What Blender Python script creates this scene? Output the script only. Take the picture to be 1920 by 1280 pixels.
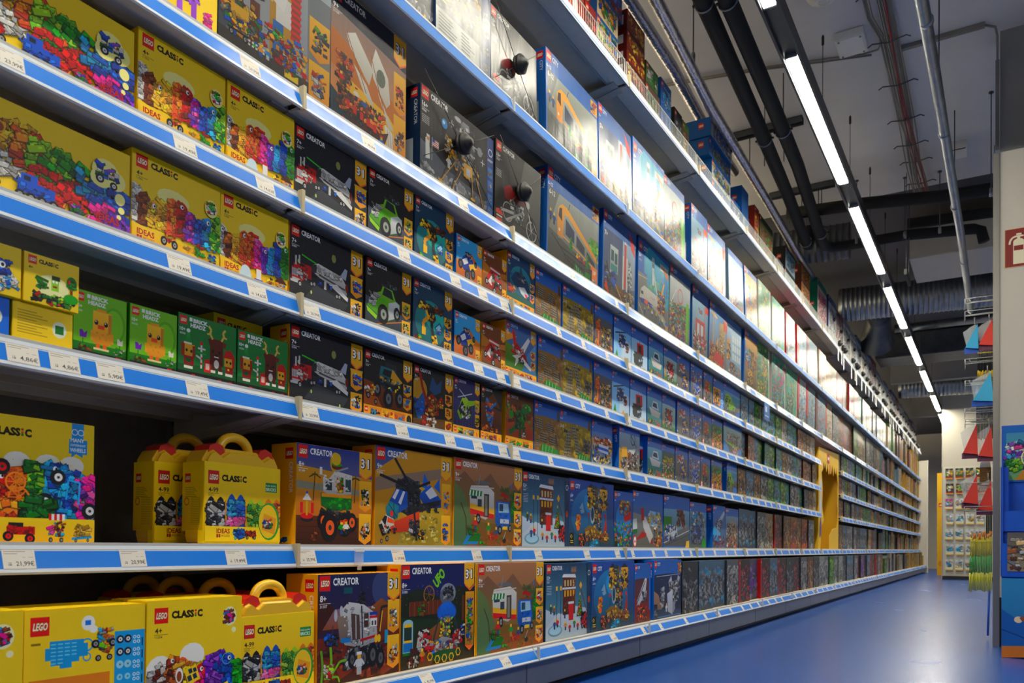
import bpy, bmesh, math, random
from mathutils import Vector, Matrix
S = bpy.context.scene
C = S.collection
for o in list(bpy.data.objects): bpy.data.objects.remove(o)

# ------------------------------------------------------------------ camera
# the aisle runs along +Y, the shelving stands at X = -1.5, heights from the floor
cam = bpy.data.cameras.new('camera'); camo = bpy.data.objects.new('camera', cam); C.objects.link(camo)
S.camera = camo
yaw, pit, rol = .5454, .0143, .0098
cy_, sy_, cp_, sp_, cr_, sr_ = math.cos(yaw), math.sin(yaw), math.cos(pit), math.sin(pit), math.cos(rol), math.sin(rol)
F_ = Vector((-sy_*cp_, cy_*cp_, sp_)); R0 = Vector((cy_, sy_, 0)); U0 = R0.cross(F_)
R_ = cr_*R0 + sr_*U0; U_ = -sr_*R0 + cr_*U0
camo.matrix_world = Matrix(((R_.x, U_.x, -F_.x, 0), (R_.y, U_.y, -F_.y, 0), (R_.z, U_.z, -F_.z, .525), (0, 0, 0, 1)))
cam.sensor_width = 36; cam.lens = 1500/1920*36; cam.shift_y = 361/1920
cam.clip_start = .05; cam.clip_end = 80
cam.dof.use_dof = True; cam.dof.focus_distance = 2.5; cam.dof.aperture_fstop = 7

# ------------------------------------------------------------------ world, exposure
W = bpy.data.worlds.new('world'); S.world = W; W.use_nodes = True
W.node_tree.nodes['Background'].inputs[0].default_value = (.50, .57, .70, 1)
W.node_tree.nodes['Background'].inputs[1].default_value = .16
S.view_settings.view_transform = 'Standard'; S.view_settings.look = 'None'
S.view_settings.gamma = 1; S.view_settings.use_curve_mapping = False
S.view_settings.exposure = 0.0
LAMP_E = 120.0            # strength of the tube lamps' diffusers
LAMP_C = (1.0, .94, .78)
LAMP_PITCH, LAMP_LEN = 2.124, 1.66

# neighbouring aisle lamps and fill; the upward ones are added to brighten the ceiling
def aisle_light(x, y, ln, e, col, z=2.83, up=False, wd=.12):
    L = bpy.data.lights.new('aisle_lamp_and_fill', 'AREA'); L.shape = 'RECTANGLE'; L.size = wd; L.size_y = ln; L.energy = e; L.color = col
    o = bpy.data.objects.new('aisle_lamp_and_fill', L); C.objects.link(o); o.location = (x, y, z); o.rotation_euler = (math.pi if up else 0, 0, 0)
for y in (2.0, 8.0, 14.5, 21):
    aisle_light(-4.3, y, 5, 30, (1, .88, .62)); aisle_light(-3.6, y, 5, 120, (1, .82, .50), 2.9, True, 1.2)
    aisle_light(3.0, y, 5, 112, (1, .96, .86), 3.0, False, .7); aisle_light(3.6, y, 5, 22, (.8, .88, 1), 2.7, True, 2.5)

# ------------------------------------------------------------------ helpers
def lin(h):
    if isinstance(h, tuple): return h
    h = int(h, 16); r = []
    for s in (16, 8, 0):
        v = ((h >> s) & 255)/255
        r.append(v/12.92 if v <= .04045 else ((v+.055)/1.055)**2.4)
    return tuple(r)
def mat(name, col, rough=.5, metal=0, spec=.5, noise=None, emit=None, bump=None, alpha=1, trans=0, coat=0):
    m = bpy.data.materials.new(name); m.use_nodes = True; nt = m.node_tree; b = nt.nodes['Principled BSDF']
    c = lin(col); b.inputs['Base Color'].default_value = (*c, 1)
    b.inputs['Roughness'].default_value = rough; b.inputs['Metallic'].default_value = metal
    b.inputs['Specular IOR Level'].default_value = spec; b.inputs['Alpha'].default_value = alpha
    b.inputs['Transmission Weight'].default_value = trans; b.inputs['Coat Weight'].default_value = coat
    tc = nt.nodes.new('ShaderNodeTexCoord')
    if noise:
        sc, amt = noise[:2]
        n = nt.nodes.new('ShaderNodeTexNoise'); n.inputs['Scale'].default_value = sc; n.inputs['Detail'].default_value = 5
        nt.links.new(tc.outputs['Object'], n.inputs['Vector'])
        r = nt.nodes.new('ShaderNodeValToRGB')
        r.color_ramp.elements[0].position = .3; r.color_ramp.elements[1].position = .7
        r.color_ramp.elements[0].color = (*[x*(1-amt) for x in c], 1)
        r.color_ramp.elements[1].color = (*[min(1, x*(1+amt)) for x in c], 1)
        nt.links.new(n.outputs['Fac'], r.inputs['Fac']); nt.links.new(r.outputs['Color'], b.inputs['Base Color'])
    if bump:
        n = nt.nodes.new('ShaderNodeTexNoise'); n.inputs['Scale'].default_value = bump[0]
        nt.links.new(tc.outputs['Object'], n.inputs['Vector'])
        u = nt.nodes.new('ShaderNodeBump'); u.inputs['Strength'].default_value = bump[1]; u.inputs['Distance'].default_value = .01
        nt.links.new(n.outputs['Fac'], u.inputs['Height']); nt.links.new(u.outputs['Normal'], b.inputs['Normal'])
    if emit:
        b.inputs['Emission Color'].default_value = (*emit[0], 1); b.inputs['Emission Strength'].default_value = emit[1]
    return m
# printed card and film: the print's colours are stored per face corner
def print_mat(name, rough, coat, bumpy, metal=0, cr=.22, spec=.5):
    m = bpy.data.materials.new(name); m.use_nodes = True; nt = m.node_tree; b = nt.nodes['Principled BSDF']
    a = nt.nodes.new('ShaderNodeVertexColor'); a.layer_name = 'Col'
    nt.links.new(a.outputs['Color'], b.inputs['Base Color'])
    b.inputs['Roughness'].default_value = rough; b.inputs['Coat Weight'].default_value = coat
    b.inputs['Coat Roughness'].default_value = cr; b.inputs['Specular IOR Level'].default_value = spec; b.inputs['Metallic'].default_value = metal
    if bumpy:
        tc = nt.nodes.new('ShaderNodeTexCoord'); mp = nt.nodes.new('ShaderNodeMapping')
        mp.inputs['Scale'].default_value = (1, 15, 2.6)
        n = nt.nodes.new('ShaderNodeTexNoise'); n.inputs['Scale'].default_value = 1; n.inputs['Detail'].default_value = 3
        nt.links.new(tc.outputs['Object'], mp.inputs['Vector']); nt.links.new(mp.outputs['Vector'], n.inputs['Vector'])
        u = nt.nodes.new('ShaderNodeBump'); u.inputs['Strength'].default_value = bumpy; u.inputs['Distance'].default_value = .004
        nt.links.new(n.outputs['Fac'], u.inputs['Height']); nt.links.new(u.outputs['Normal'], b.inputs['Normal'])
        nt.links.new(u.outputs['Normal'], b.inputs['Coat Normal'])
    return m
M = dict(
    card=print_mat('printed_card', .5, .14, .10, spec=.25),
    film=print_mat('printed_card_in_film', .6, .30, .60, cr=.20, spec=.15),
    paper=print_mat('paper', .55, 0, 0),
    strip=print_mat('price_strip', .5, .2, .35, cr=.16, spec=.15),
    plain=print_mat('painted', .45, 0, 0),
    gloss=print_mat('glossy_plastic', .25, .4, 0),
    deck=mat('shelf_steel', 'ded4be', .42, noise=(30, .04)),
    deckdark=mat('shelf_steel_grey', 'beb5a2', .5, noise=(20, .05)),
    lip=mat('lip_plastic', 'c8c8c4', .5, spec=.3),
    backp=mat('back_panel', '6e685c', .6, noise=(40, .06)),
    upright=mat('upright', '77787a', .5, noise=(30, .05)),
    plinth=mat('plinth_steel', '7f838c', .38, metal=.25, noise=(12, .06), bump=(6, .05)),
    black=mat('black_rubber', '0c0c0d', .55, noise=(30, .15)),
    foam=mat('pipe_foam', '0a0a0b', .8, noise=(25, .2)),
    galv=mat('galvanised', '8b9199', .35, metal=.85, noise=(14, .15)),
    galvd=mat('galvanised_dull', '50545a', .5, metal=.6, noise=(9, .22)),
    foil=mat('foil', 'c0bec8', .26, metal=.9, noise=(24, .12), bump=(30, .5)),
    wire=mat('chrome_wire', 'a9aca8', .5, metal=.5, noise=(9, .03)),
    white=mat('white_plastic', 'd9d8d2', .4, noise=(12, .03)),
    cable=mat('grey_cable', '77746e', .6, noise=(9, .08)),
    redc=mat('red_cable', '8a2020', .6, noise=(9, .08)),
    cream=mat('cream_panel', 'c9c2b2', .5, noise=(3, .03), bump=(60, .04)),
    yellowp=mat('yellow_plastic', 'f2bd10', .32, noise=(8, .03), coat=.2),
    redp=mat('red_plastic', 'd8240f', .35, noise=(8, .04)),
    orangep=mat('orange_card', 'c96d12', .6, noise=(8, .08)),
    bluec=mat('blue_card', '0b55c4', .4, noise=(6, .05), coat=.3),
    alu=mat('aluminium', 'a09c92', .3, metal=.7, noise=(7, .05)),
    clear=mat('clear_film', 'e8eef0', .08, alpha=.28, noise=(9, .02)),
)

class MB:
    """collects faces for ONE mesh; build() links them as one object"""
    def __init__(s): s.v = []; s.f = []; s.m = []; s.c = []; s.mats = []; s.sm = []
    def mi(s, m):
        if m not in s.mats: s.mats.append(m)
        return s.mats.index(m)
    def face(s, pts, m, col=(1, 1, 1), cols=None, smooth=False):
        i = len(s.v); s.v += [tuple(p) for p in pts]; s.f.append(tuple(range(i, i+len(pts))))
        s.m.append(s.mi(m)); s.c.append(cols or [col]*len(pts)); s.sm.append(smooth)
    def mesh(s, vs, fs, m, col=(1, 1, 1), smooth=False):
        i = len(s.v); s.v += [tuple(v) for v in vs]; k = s.mi(m)
        for f in fs: s.f.append(tuple(i+a for a in f)); s.m.append(k); s.c.append([col]*len(f)); s.sm.append(smooth)
    def box(s, x0, y0, z0, x1, y1, z1, m, col=(1, 1, 1), ch=0):
        if ch <= 0:
            vs = [(x, y, z) for x in (x0, x1) for y in (y0, y1) for z in (z0, z1)]
            s.mesh(vs, [(0, 1, 3, 2), (4, 6, 7, 5), (0, 4, 5, 1), (2, 3, 7, 6), (0, 2, 6, 4), (1, 5, 7, 3)], m, col)
        else:
            bm = bmesh.new(); bmesh.ops.create_cube(bm, size=1)
            for v in bm.verts: v.co = Vector(((x0+x1)/2+v.co.x*(x1-x0), (y0+y1)/2+v.co.y*(y1-y0), (z0+z1)/2+v.co.z*(z1-z0)))
            bmesh.ops.bevel(bm, geom=bm.edges[:], offset=ch, segments=2, affect='EDGES')
            s.bm(bm, m, col)
    def bm(s, bm, m, col=(1, 1, 1), smooth=False):
        bm.verts.index_update(); s.mesh([v.co[:] for v in bm.verts], [tuple(v.index for v in f.verts) for f in bm.faces], m, col, smooth); bm.free()
    def tube(s, pts, r, m, n=8, col=(1, 1, 1), cap=True):
        pts = [Vector(p) for p in pts]; rs = r if isinstance(r, (list, tuple)) else [r]*len(pts)
        rings = []; up = None
        for i, p in enumerate(pts):
            t = (pts[min(i+1, len(pts)-1)]-pts[max(i-1, 0)]).normalized()
            if up is None or abs(up.dot(t)) > .97: up = Vector((0, 0, 1)) if abs(t.z) < .9 else Vector((1, 0, 0))
            a = t.cross(up).normalized(); b = a.cross(t).normalized(); up = b
            rings.append([p+rs[i]*(math.cos(2*math.pi*k/n)*a+math.sin(2*math.pi*k/n)*b) for k in range(n)])
        vs = [v for q in rings for v in q]; fs = []
        for i in range(len(rings)-1):
            for k in range(n): fs.append((i*n+k, i*n+(k+1) % n, (i+1)*n+(k+1) % n, (i+1)*n+k))
        if cap: fs += [tuple(range(n))[::-1], tuple(range((len(rings)-1)*n, len(rings)*n))]
        s.mesh(vs, fs, m, col, True)
    def lathe(s, prof, o, ax, m, n=16, col=(1, 1, 1)):
        """prof: (radius, distance along axis ax) from point o"""
        o = Vector(o); ax = Vector(ax).normalized(); a = ax.orthogonal().normalized(); b = ax.cross(a)
        vs = [o+ax*h+r*(math.cos(2*math.pi*k/n)*a+math.sin(2*math.pi*k/n)*b) for r, h in prof for k in range(n)]; fs = []
        for i in range(len(prof)-1):
            for k in range(n): fs.append((i*n+k, i*n+(k+1) % n, (i+1)*n+(k+1) % n, (i+1)*n+k))
        fs += [tuple(range(n))[::-1], tuple(range((len(prof)-1)*n, len(prof)*n))]
        s.mesh(vs, fs, m, col, True)
    def prism(s, pts, axis, a0, a1, m, col=(1, 1, 1)):
        """pts 2d in the plane across axis ('x': (y,z), 'y': (x,z), 'z': (x,y))"""
        def P(p, a): return {'x': (a, p[0], p[1]), 'y': (p[0], a, p[1]), 'z': (p[0], p[1], a)}[axis]
        n = len(pts); vs = [P(p, a0) for p in pts]+[P(p, a1) for p in pts]
        s.mesh(vs, [tuple(range(n)), tuple(range(n, 2*n))[::-1]]+[(k, (k+1) % n, n+(k+1) % n, n+k) for k in range(n)], m, col)
    def data(s, name):
        me = bpy.data.meshes.new(name); me.from_pydata(s.v, [], s.f)
        for m in s.mats: me.materials.append(M[m])
        me.polygons.foreach_set('material_index', s.m); me.polygons.foreach_set('use_smooth', s.sm)
        ca = me.color_attributes.new('Col', 'FLOAT_COLOR', 'CORNER')
        fl = []
        for c in s.c:
            for q in c: fl += [q[0], q[1], q[2], 1.0]
        ca.data.foreach_set('color', fl); me.update()
        return me
    def build(s, name, parent=None, loc=(0, 0, 0)):
        o = bpy.data.objects.new(name, s.data(name)); C.objects.link(o); o.location = loc
        if parent: o.parent = parent
        return o
def tag(o, label=None, cat=None, group=None, kind=None):
    if label: o['label'] = label
    if cat: o['category'] = cat
    if group: o['group'] = group
    if kind: o['kind'] = kind
    return o
def empty(name, loc, rz=0):
    o = bpy.data.objects.new(name, None); C.objects.link(o); o.location = loc; o.rotation_euler.z = rz; o.empty_display_size = .05
    return o
def copy_tree(o, parent=None):
    c = o.copy(); C.objects.link(c); c.parent = parent
    for ch in o.children: copy_tree(ch, c)
    return c

# ---- lettering, tessellated once per string
_txt = {}
def glyphs(s, bold=.018, shear=0):
    k = (s, bold, shear)
    if k not in _txt:
        cu = bpy.data.curves.new('t', 'FONT'); cu.body = s; cu.size = 1; cu.resolution_u = 2; cu.offset = bold; cu.shear = shear
        ob = bpy.data.objects.new('t', cu); C.objects.link(ob)
        me = ob.to_mesh(); vs = [(v.co.x, v.co.y) for v in me.vertices]; fs = [tuple(p.vertices) for p in me.polygons]
        ob.to_mesh_clear(); bpy.data.objects.remove(ob); bpy.data.curves.remove(cu)
        if vs:
            x0 = min(v[0] for v in vs); x1 = max(v[0] for v in vs)
            vs = [(v[0]-x0, v[1]) for v in vs]; w = x1-x0
        else: w = 0
        _txt[k] = (vs, fs, w)
    return _txt[k]
CAP = .73     # cap height of the font at size 1

class Art:
    """flat print on a face: centimetres from the lower left corner, each shape a hair above the last"""
    def __init__(s, w, h, bg='888888', bg2=None):
        s.w, s.h = w, h; s.s = []; s.rect(0, 0, w, h, bg, bg2)
    def poly(s, pts, c, c2=None):
        """clipped to the face; c2 = colour at the lower end"""
        P = s.clip(pts)
        if len(P) < 3: return
        c = lin(c)
        if c2 is None: cols = [c]*len(P)
        else:
            c2 = lin(c2); y0 = min(p[1] for p in P); y1 = max(p[1] for p in P); d = (y1-y0) or 1
            cols = [tuple(c2[i]+(c[i]-c2[i])*(p[1]-y0)/d for i in range(3)) for p in P]
        s.s.append((P, cols))
    def clip(s, P):
        for ax, lim, sg in ((0, 0, 1), (0, s.w, -1), (1, 0, 1), (1, s.h, -1)):
            if all(sg*(p[ax]-lim) >= -1e-9 for p in P): continue
            Q = []
            for i in range(len(P)):
                a, b = P[i-1], P[i]; da, db = sg*(a[ax]-lim), sg*(b[ax]-lim)
                if (da >= 0) != (db >= 0):
                    t = da/(da-db); Q.append((a[0]+(b[0]-a[0])*t, a[1]+(b[1]-a[1])*t))
                if db >= 0: Q.append(b)
            P = Q
            if len(P) < 3: return []
        return P
    def rect(s, x, y, w, h, c, c2=None, ang=0):
        P = [(x, y), (x+w, y), (x+w, y+h), (x, y+h)]
        if ang:
            cx, cy = x+w/2, y+h/2; ca, sa = math.cos(ang), math.sin(ang)
            P = [(cx+(px-cx)*ca-(py-cy)*sa, cy+(px-cx)*sa+(py-cy)*ca) for px, py in P]
        s.poly(P, c, c2)
    def ell(s, cx, cy, rx, ry, c, n=14, a0=0, c2=None):
        s.poly([(cx+rx*math.cos(a0+2*math.pi*k/n), cy+ry*math.sin(a0+2*math.pi*k/n)) for k in range(n)], c, c2)
    def line(s, x0, y0, x1, y1, t, c):
        d = math.hypot(x1-x0, y1-y0) or 1; nx, ny = -(y1-y0)/d*t/2, (x1-x0)/d*t/2
        s.poly([(x0+nx, y0+ny), (x0-nx, y0-ny), (x1-nx, y1-ny), (x1+nx, y1+ny)], c)
    def pl(s, pts, t, c):
        for a, b in zip(pts, pts[1:]): s.line(*a, *b, t, c)
    def ring(s, cx, cy, r, t, c, n=14):
        for k in range(n):
            a, b = 2*math.pi*k/n, 2*math.pi*(k+1)/n
            s.poly([(cx+q*math.cos(g), cy+q*math.sin(g)) for q, g in ((r-t/2, a), (r+t/2, a), (r+t/2, b), (r-t/2, b))], c)
    def text(s, t, x, y, hgt, c, bold=.018, width=None, rot=0, shear=0, cen=False):
        """hgt = cap height in cm, y = baseline"""
        vs, fs, w = glyphs(t, bold, shear)
        if not w: return
        s.s.append(None); k = hgt/CAP; kx = k if width is None else width/w
        if cen: x -= w*kx/2
        ca, sa = math.cos(rot), math.sin(rot); c = lin(c)
        for f in fs:
            P = s.clip([(x+vs[i][0]*kx*ca-vs[i][1]*k*sa, y+vs[i][0]*kx*sa+vs[i][1]*k*ca) for i in f])
            if len(P) > 2: s.s.append((P, [c]*len(P), 1))
        s.s.append(None)
    # --- little pictures used by many designs
    def wheel(s, x, y, r, hub='9a9a9a', tyre='16161a', squash=.8):
        s.ell(x, y, r*squash, r, tyre); s.ell(x+r*.06, y, r*.52*squash, r*.52, hub); s.ell(x+r*.06, y, r*.2*squash, r*.2, '333333', 8)
    def bits(s, x, y, w, h, pal, n, smin=.5, smax=1.6, seed=1, asp=1.8, edge=True, tilt=.6):
        """a heap of toy bricks: each a dark edge, a face and a lighter top"""
        R = random.Random(seed)
        for _ in range(n):
            c = lin(R.choice(pal)); k = R.uniform(.42, 1.2) if edge else R.uniform(.7, 1.1); c = tuple(min(1, v*k) for v in c)
            bw = R.uniform(smin, smax)*R.choice((1, asp)); bh = R.uniform(smin, smax)*.8; px, py = x+R.random()*w, y+R.random()*h; an = R.uniform(-tilt, tilt)
            if edge: s.rect(px-bw*.56, py-bh*.70, bw*1.12, bh*1.25, tuple(v*.16 for v in c), ang=an)
            s.rect(px-bw/2, py-bh/2, bw, bh*.95, c, ang=an)
            if bw > .5:
                s.rect(px-bw*.35, py+bh*.18, bw*.22, bh*.3, tuple(min(1, v*1.35+.03) for v in c), ang=an)
                s.rect(px+bw*.08, py+bh*.18, bw*.22, bh*.3, tuple(min(1, v*1.35+.03) for v in c), ang=an)
    def heap(s, pts, pal, dens=1.0, size=(.6, 1.5), seed=1):
        """bits inside a polygon"""
        R = random.Random(seed); s.poly(pts, pal[0]); xs = [p[0] for p in pts]; ys = [p[1] for p in pts]
        x0, x1, y0, y1 = min(xs), max(xs), min(ys), max(ys); n = int((x1-x0)*(y1-y0)*dens/(size[0]*size[1]))
        for _ in range(n):
            px, py = R.uniform(x0, x1), R.uniform(y0, y1); ins = False
            for i in range(len(pts)):
                (ax, ay), (bx, by) = pts[i-1], pts[i]
                if (ay > py) != (by > py) and px < (bx-ax)*(py-ay)/(by-ay)+ax: ins = not ins
            if ins: s.bits(px, py, 0, 0, pal, 1, size[0], size[1], R.random())
    def fig(s, x, y, k, top, leg='223355', head='f2c40c', hat=None):
        s.rect(x-.35*k, y, .7*k, .8*k, leg); s.poly([(x-.5*k, y+.8*k), (x+.5*k, y+.8*k), (x+.35*k, y+1.6*k), (x-.35*k, y+1.6*k)], top)
        s.line(x-.35*k, y+1.5*k, x-.75*k, y+.95*k, .22*k, top); s.line(x+.35*k, y+1.5*k, x+.75*k, y+.95*k, .22*k, top)
        s.rect(x-.27*k, y+1.62*k, .54*k, .5*k, head)
        if hat: s.rect(x-.36*k, y+2.0*k, .72*k, .3*k, hat)
    def logo(s, x, y, k):
        s.rect(x, y, k, k*1.02, 'd21a12'); s.text('LEGO', x+k*.12, y+k*.32, k*.40, '111111', .085, k*.80, shear=.25)
        s.text('LEGO', x+k*.12, y+k*.32, k*.40, 'f5c400', .055, k*.80, shear=.25); s.text('LEGO', x+k*.13, y+k*.33, k*.38, 'ffffff', .012, k*.77, shear=.25)
    def spine(s, word, c='ffffff'):
        s.logo(s.w*.15, s.h-s.w*.9, s.w*.7); s.text(word, s.w*.36, s.h-s.w*1.1, s.w*.36, c, rot=-math.pi/2)

def art_faces(mb, art, org, ux, uy, nrm, m, eps=8e-6):
    """lay the print on a face; overlapping shapes get rising levels, found on a coarse grid"""
    org, ux, uy, nrm = map(Vector, (org, ux, uy, nrm)); g = max(.5, art.w/80); nx = int(art.w/g)+2; ny = int(art.h/g)+2; H = [[0]*nx for _ in range(ny)]
    def cells(P):
        xs = [p[0] for p in P]; ys = [p[1] for p in P]
        return int(min(xs)/g), int(max(xs)/g), int(min(ys)/g), int(max(ys)/g)
    grp = []; out = []
    def flush():
        if not grp: return
        cs = [cells(q[0]) for q in grp]; k = 1+max(max(H[j][a:b+1]) for a, b, c, d in cs for j in range(c, d+1))
        for a, b, c, d in cs:
            for j in range(c, d+1): H[j][a:b+1] = [k]*(b-a+1)
        out.append((k, list(grp))); grp.clear()
    for q in art.s:
        if q is None: flush(); continue
        if len(q) == 2: flush(); grp.append(q); flush()
        else: grp.append(q)
    flush()
    for k, qs in out:
        o = org+nrm*(1.5e-4+k*eps)
        for q in qs: mb.face([o+ux*(p[0]*.01)+uy*(p[1]*.01) for p in q[0]], m, cols=q[1])
# ------------------------------------------------------------------ the prints
YEL, YDK = 'fdd400', 'ecb200'
RAINBOW = ['8c1a12', 'd4400f', 'f08a0a', 'f7c90c', '9ccc1c', '2a9a2c', '0d6a2e', '1b9ed8', '1152b8', '5a2a9a', 'b04ab8', 'e04a96']
RED_ = ['c8200f', 'a01810', 'e03a1a']; ORG = ['e8720c', 'f08a18', 'c8520a', 'f49a20']; YEL_ = ['f5c518', 'f2b40a', 'ffd84a', 'd99a08']
GRN = ['1f8a2c', '0d6a2e', '46b030', '1a7a24']; LIM = ['9ccc1c', '7ab81a', 'b4dc3c']; BLU = ['0f4fb4', '1a6ad0', '0a3a90']; CYN = ['1b9ed8', '30b4e0', '1184c0']
PUR = ['5a2a9a', '7a3cb4', '9a5ac8']; PNK = ['e04a96', 'd83a8a', 'f078b4']; GRY = ['8a8c90', '6a6c70', 'a8aab0', '4c4e52']; WHT = ['e8e6e0', 'd0cec8', 'c0beb8']; BLK = ['1a1a1e', '2c2c32', '3c3e44', '101014']; BRN = ['6a3010', '8a4a1c', '4c220c', 'a05a28']; TAN = ['c8a060', 'dcb878', 'a88040']
def classic(a, x, y, k, age, num=None):
    a.logo(x, y, k); a.text('CLASS', x+k*1.25, y+k*.3, k*.46, '1a1408', .06, k*1.72); a.rect(x+k*3.01, y+k*.3, k*.15, k*.16, '1a8a30'); a.rect(x+k*3.01, y+k*.45, k*.15, k*.14, 'd86a10'); a.rect(x+k*3.01, y+k*.64, k*.15, k*.13, 'c02010'); a.text('C', x+k*3.22, y+k*.3, k*.46, '1a1408', .06, k*.42)
    a.text(age, x+k*.05, y-k*.62, k*.36, '1a1610', .02)
    if num: a.text(num, x+k*.05, y-k*.95, k*.17, '1a1610', .005); a.line(x, y-k*.72, x+k*1.0, y-k*.72, k*.03, '1a1610')
def ideas(a, x, y, k):
    a.text('IDEAS', x, y+k*.5, k*.5, 'a81c12', .03, k*1.7); a.text('INCLUDED', x+k*.6, y+k*.14, k*.24, 'a81c12', .01, k*1.1); a.rect(x, y+k*.05, k*.22, k*.36, 'a81c12'); a.rect(x+k*.27, y+k*.05, k*.22, k*.36, 'a81c12')
def creator(a, k, age, num, x=.6, c='f2f2f0', word='CREATOR'):
    y = a.h-.4-k
    a.logo(x, y, k); a.text(word, x+k*1.28, y+k*.36, k*.5, c, .03, k*.36*len(word)+.2)
    a.text(age, x+k*.05, y-k*.72, k*.42, c, .02); a.line(x, y-k*.86, x+k*1.05, y-k*.86, k*.03, c); a.text(num, x+k*.05, y-k*1.14, k*.2, c, .01)
def three(a, x, w, y=None, k=1):
    """yellow pennant with 3in1 at the top right"""
    y = a.h if y is None else y; hh = w*1.45
    a.poly([(x, y), (x, y-hh*.78), (x+w/2, y-hh), (x+w, y-hh*.78), (x+w, y)], 'e8b400')
    a.poly([(x, y-hh*.78), (x+w/2, y-hh), (x+w, y-hh*.78), (x+w, y-hh*.85), (x+w/2, y-hh*1.07), (x, y-hh*.85)], 'e87a08')
    for b, c in ((.09, '151515'), (.03, 'f4f4f4')):
        a.text('3', x+w*.14, y-hh*.58, w*.5, c, b); a.text('1', x+w*.66, y-hh*.58, w*.5, c, b); a.text('IN', x+w*.47, y-hh*.40, w*.14, c, b*.6)
def pennants(a, x, w, y0, y1, n, pals, seed):
    d = (y1-y0)/n
    for i in range(n):
        b = y0+d*i+.3; t = y0+d*(i+1)-.2
        a.poly([(x, t), (x, b+w*.25), (x+w/2, b), (x+w, b+w*.25), (x+w, t)], 'f0c010', 'e09a08')
        a.bits(x+w*.2, b+w*.35, w*.6, (t-b)*.55, pals[i % len(pals)], 26, w*.06, w*.22, seed+i)
def city(a, k, age, top=None, x=.5, c='f2f2f0', wave=True, word='CITY'):
    t = top or a.h*.27
    a.poly([(0, a.h), (0, a.h-t), (a.w*.5, a.h-t*.94), (a.w, a.h-t), (a.w, a.h)], '00569a', '0064ac')
    R = random.Random(int(a.w*7))
    for i in range(14): a.rect(R.random()*a.w, a.h-R.random()*t, R.uniform(.4, 1.6), .35, R.choice(['0060b4', '004e98']))
    y = a.h-.5-k; a.logo(x, y, k); a.text(word, x+k*1.2, y+k*.3, k*.5, c, .02, k*1.25)
    a.text(age, x+k*.05, y-k*.65, k*.36, c, .015)
def sky(a, c, c2, y=0): a.rect(0, y, a.w, a.h-y, c, c2)
def dots(a, n, c, seed, x=0, y=0, w=None, h=None, r=.07):
    R = random.Random(seed)
    for _ in range(n): a.ell(x+R.random()*(w or a.w), y+R.random()*(h or a.h), r, r, c, 5)

def bumps(a, x0, x1, y, amp, n, c, down):
    """a scalloped skyline down to the line `down`"""
    P = [(x0, down)]
    for i in range(n*4+1):
        t = i/(n*4); P.append((x0+(x1-x0)*t, y+amp*abs(math.sin(math.pi*n*t))))
    a.poly(P+[(x1, down)], c)
def colour_run(a, x0, x1, y0, y1, pals, seed, dens=1.1, size=(.7, 1.7), amp=2.0):
    n = len(pals); d = (x1-x0)/n
    for i, p in enumerate(pals):
        t = y1+amp*math.sin(1.3*i+seed); xa, xb = x0+d*i, x0+d*(i+1)
        bumps(a, xa-.3, xb+.3, t-1, 1.0, 1, p[0], y0)
        a.bits(xa, y0, d, t-y0-.4, p, int(d*(t-y0)*dens*1.7), size[0]*.8, size[1]*.85, seed*31+i)
        if i % 3 == seed % 3: a.ell(xa+d*.5, t-1.2, .42, .5, 'f4f4f4', 10); a.ell(xa+d*.56, t-1.2, .22, .28, '111111', 8)

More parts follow.
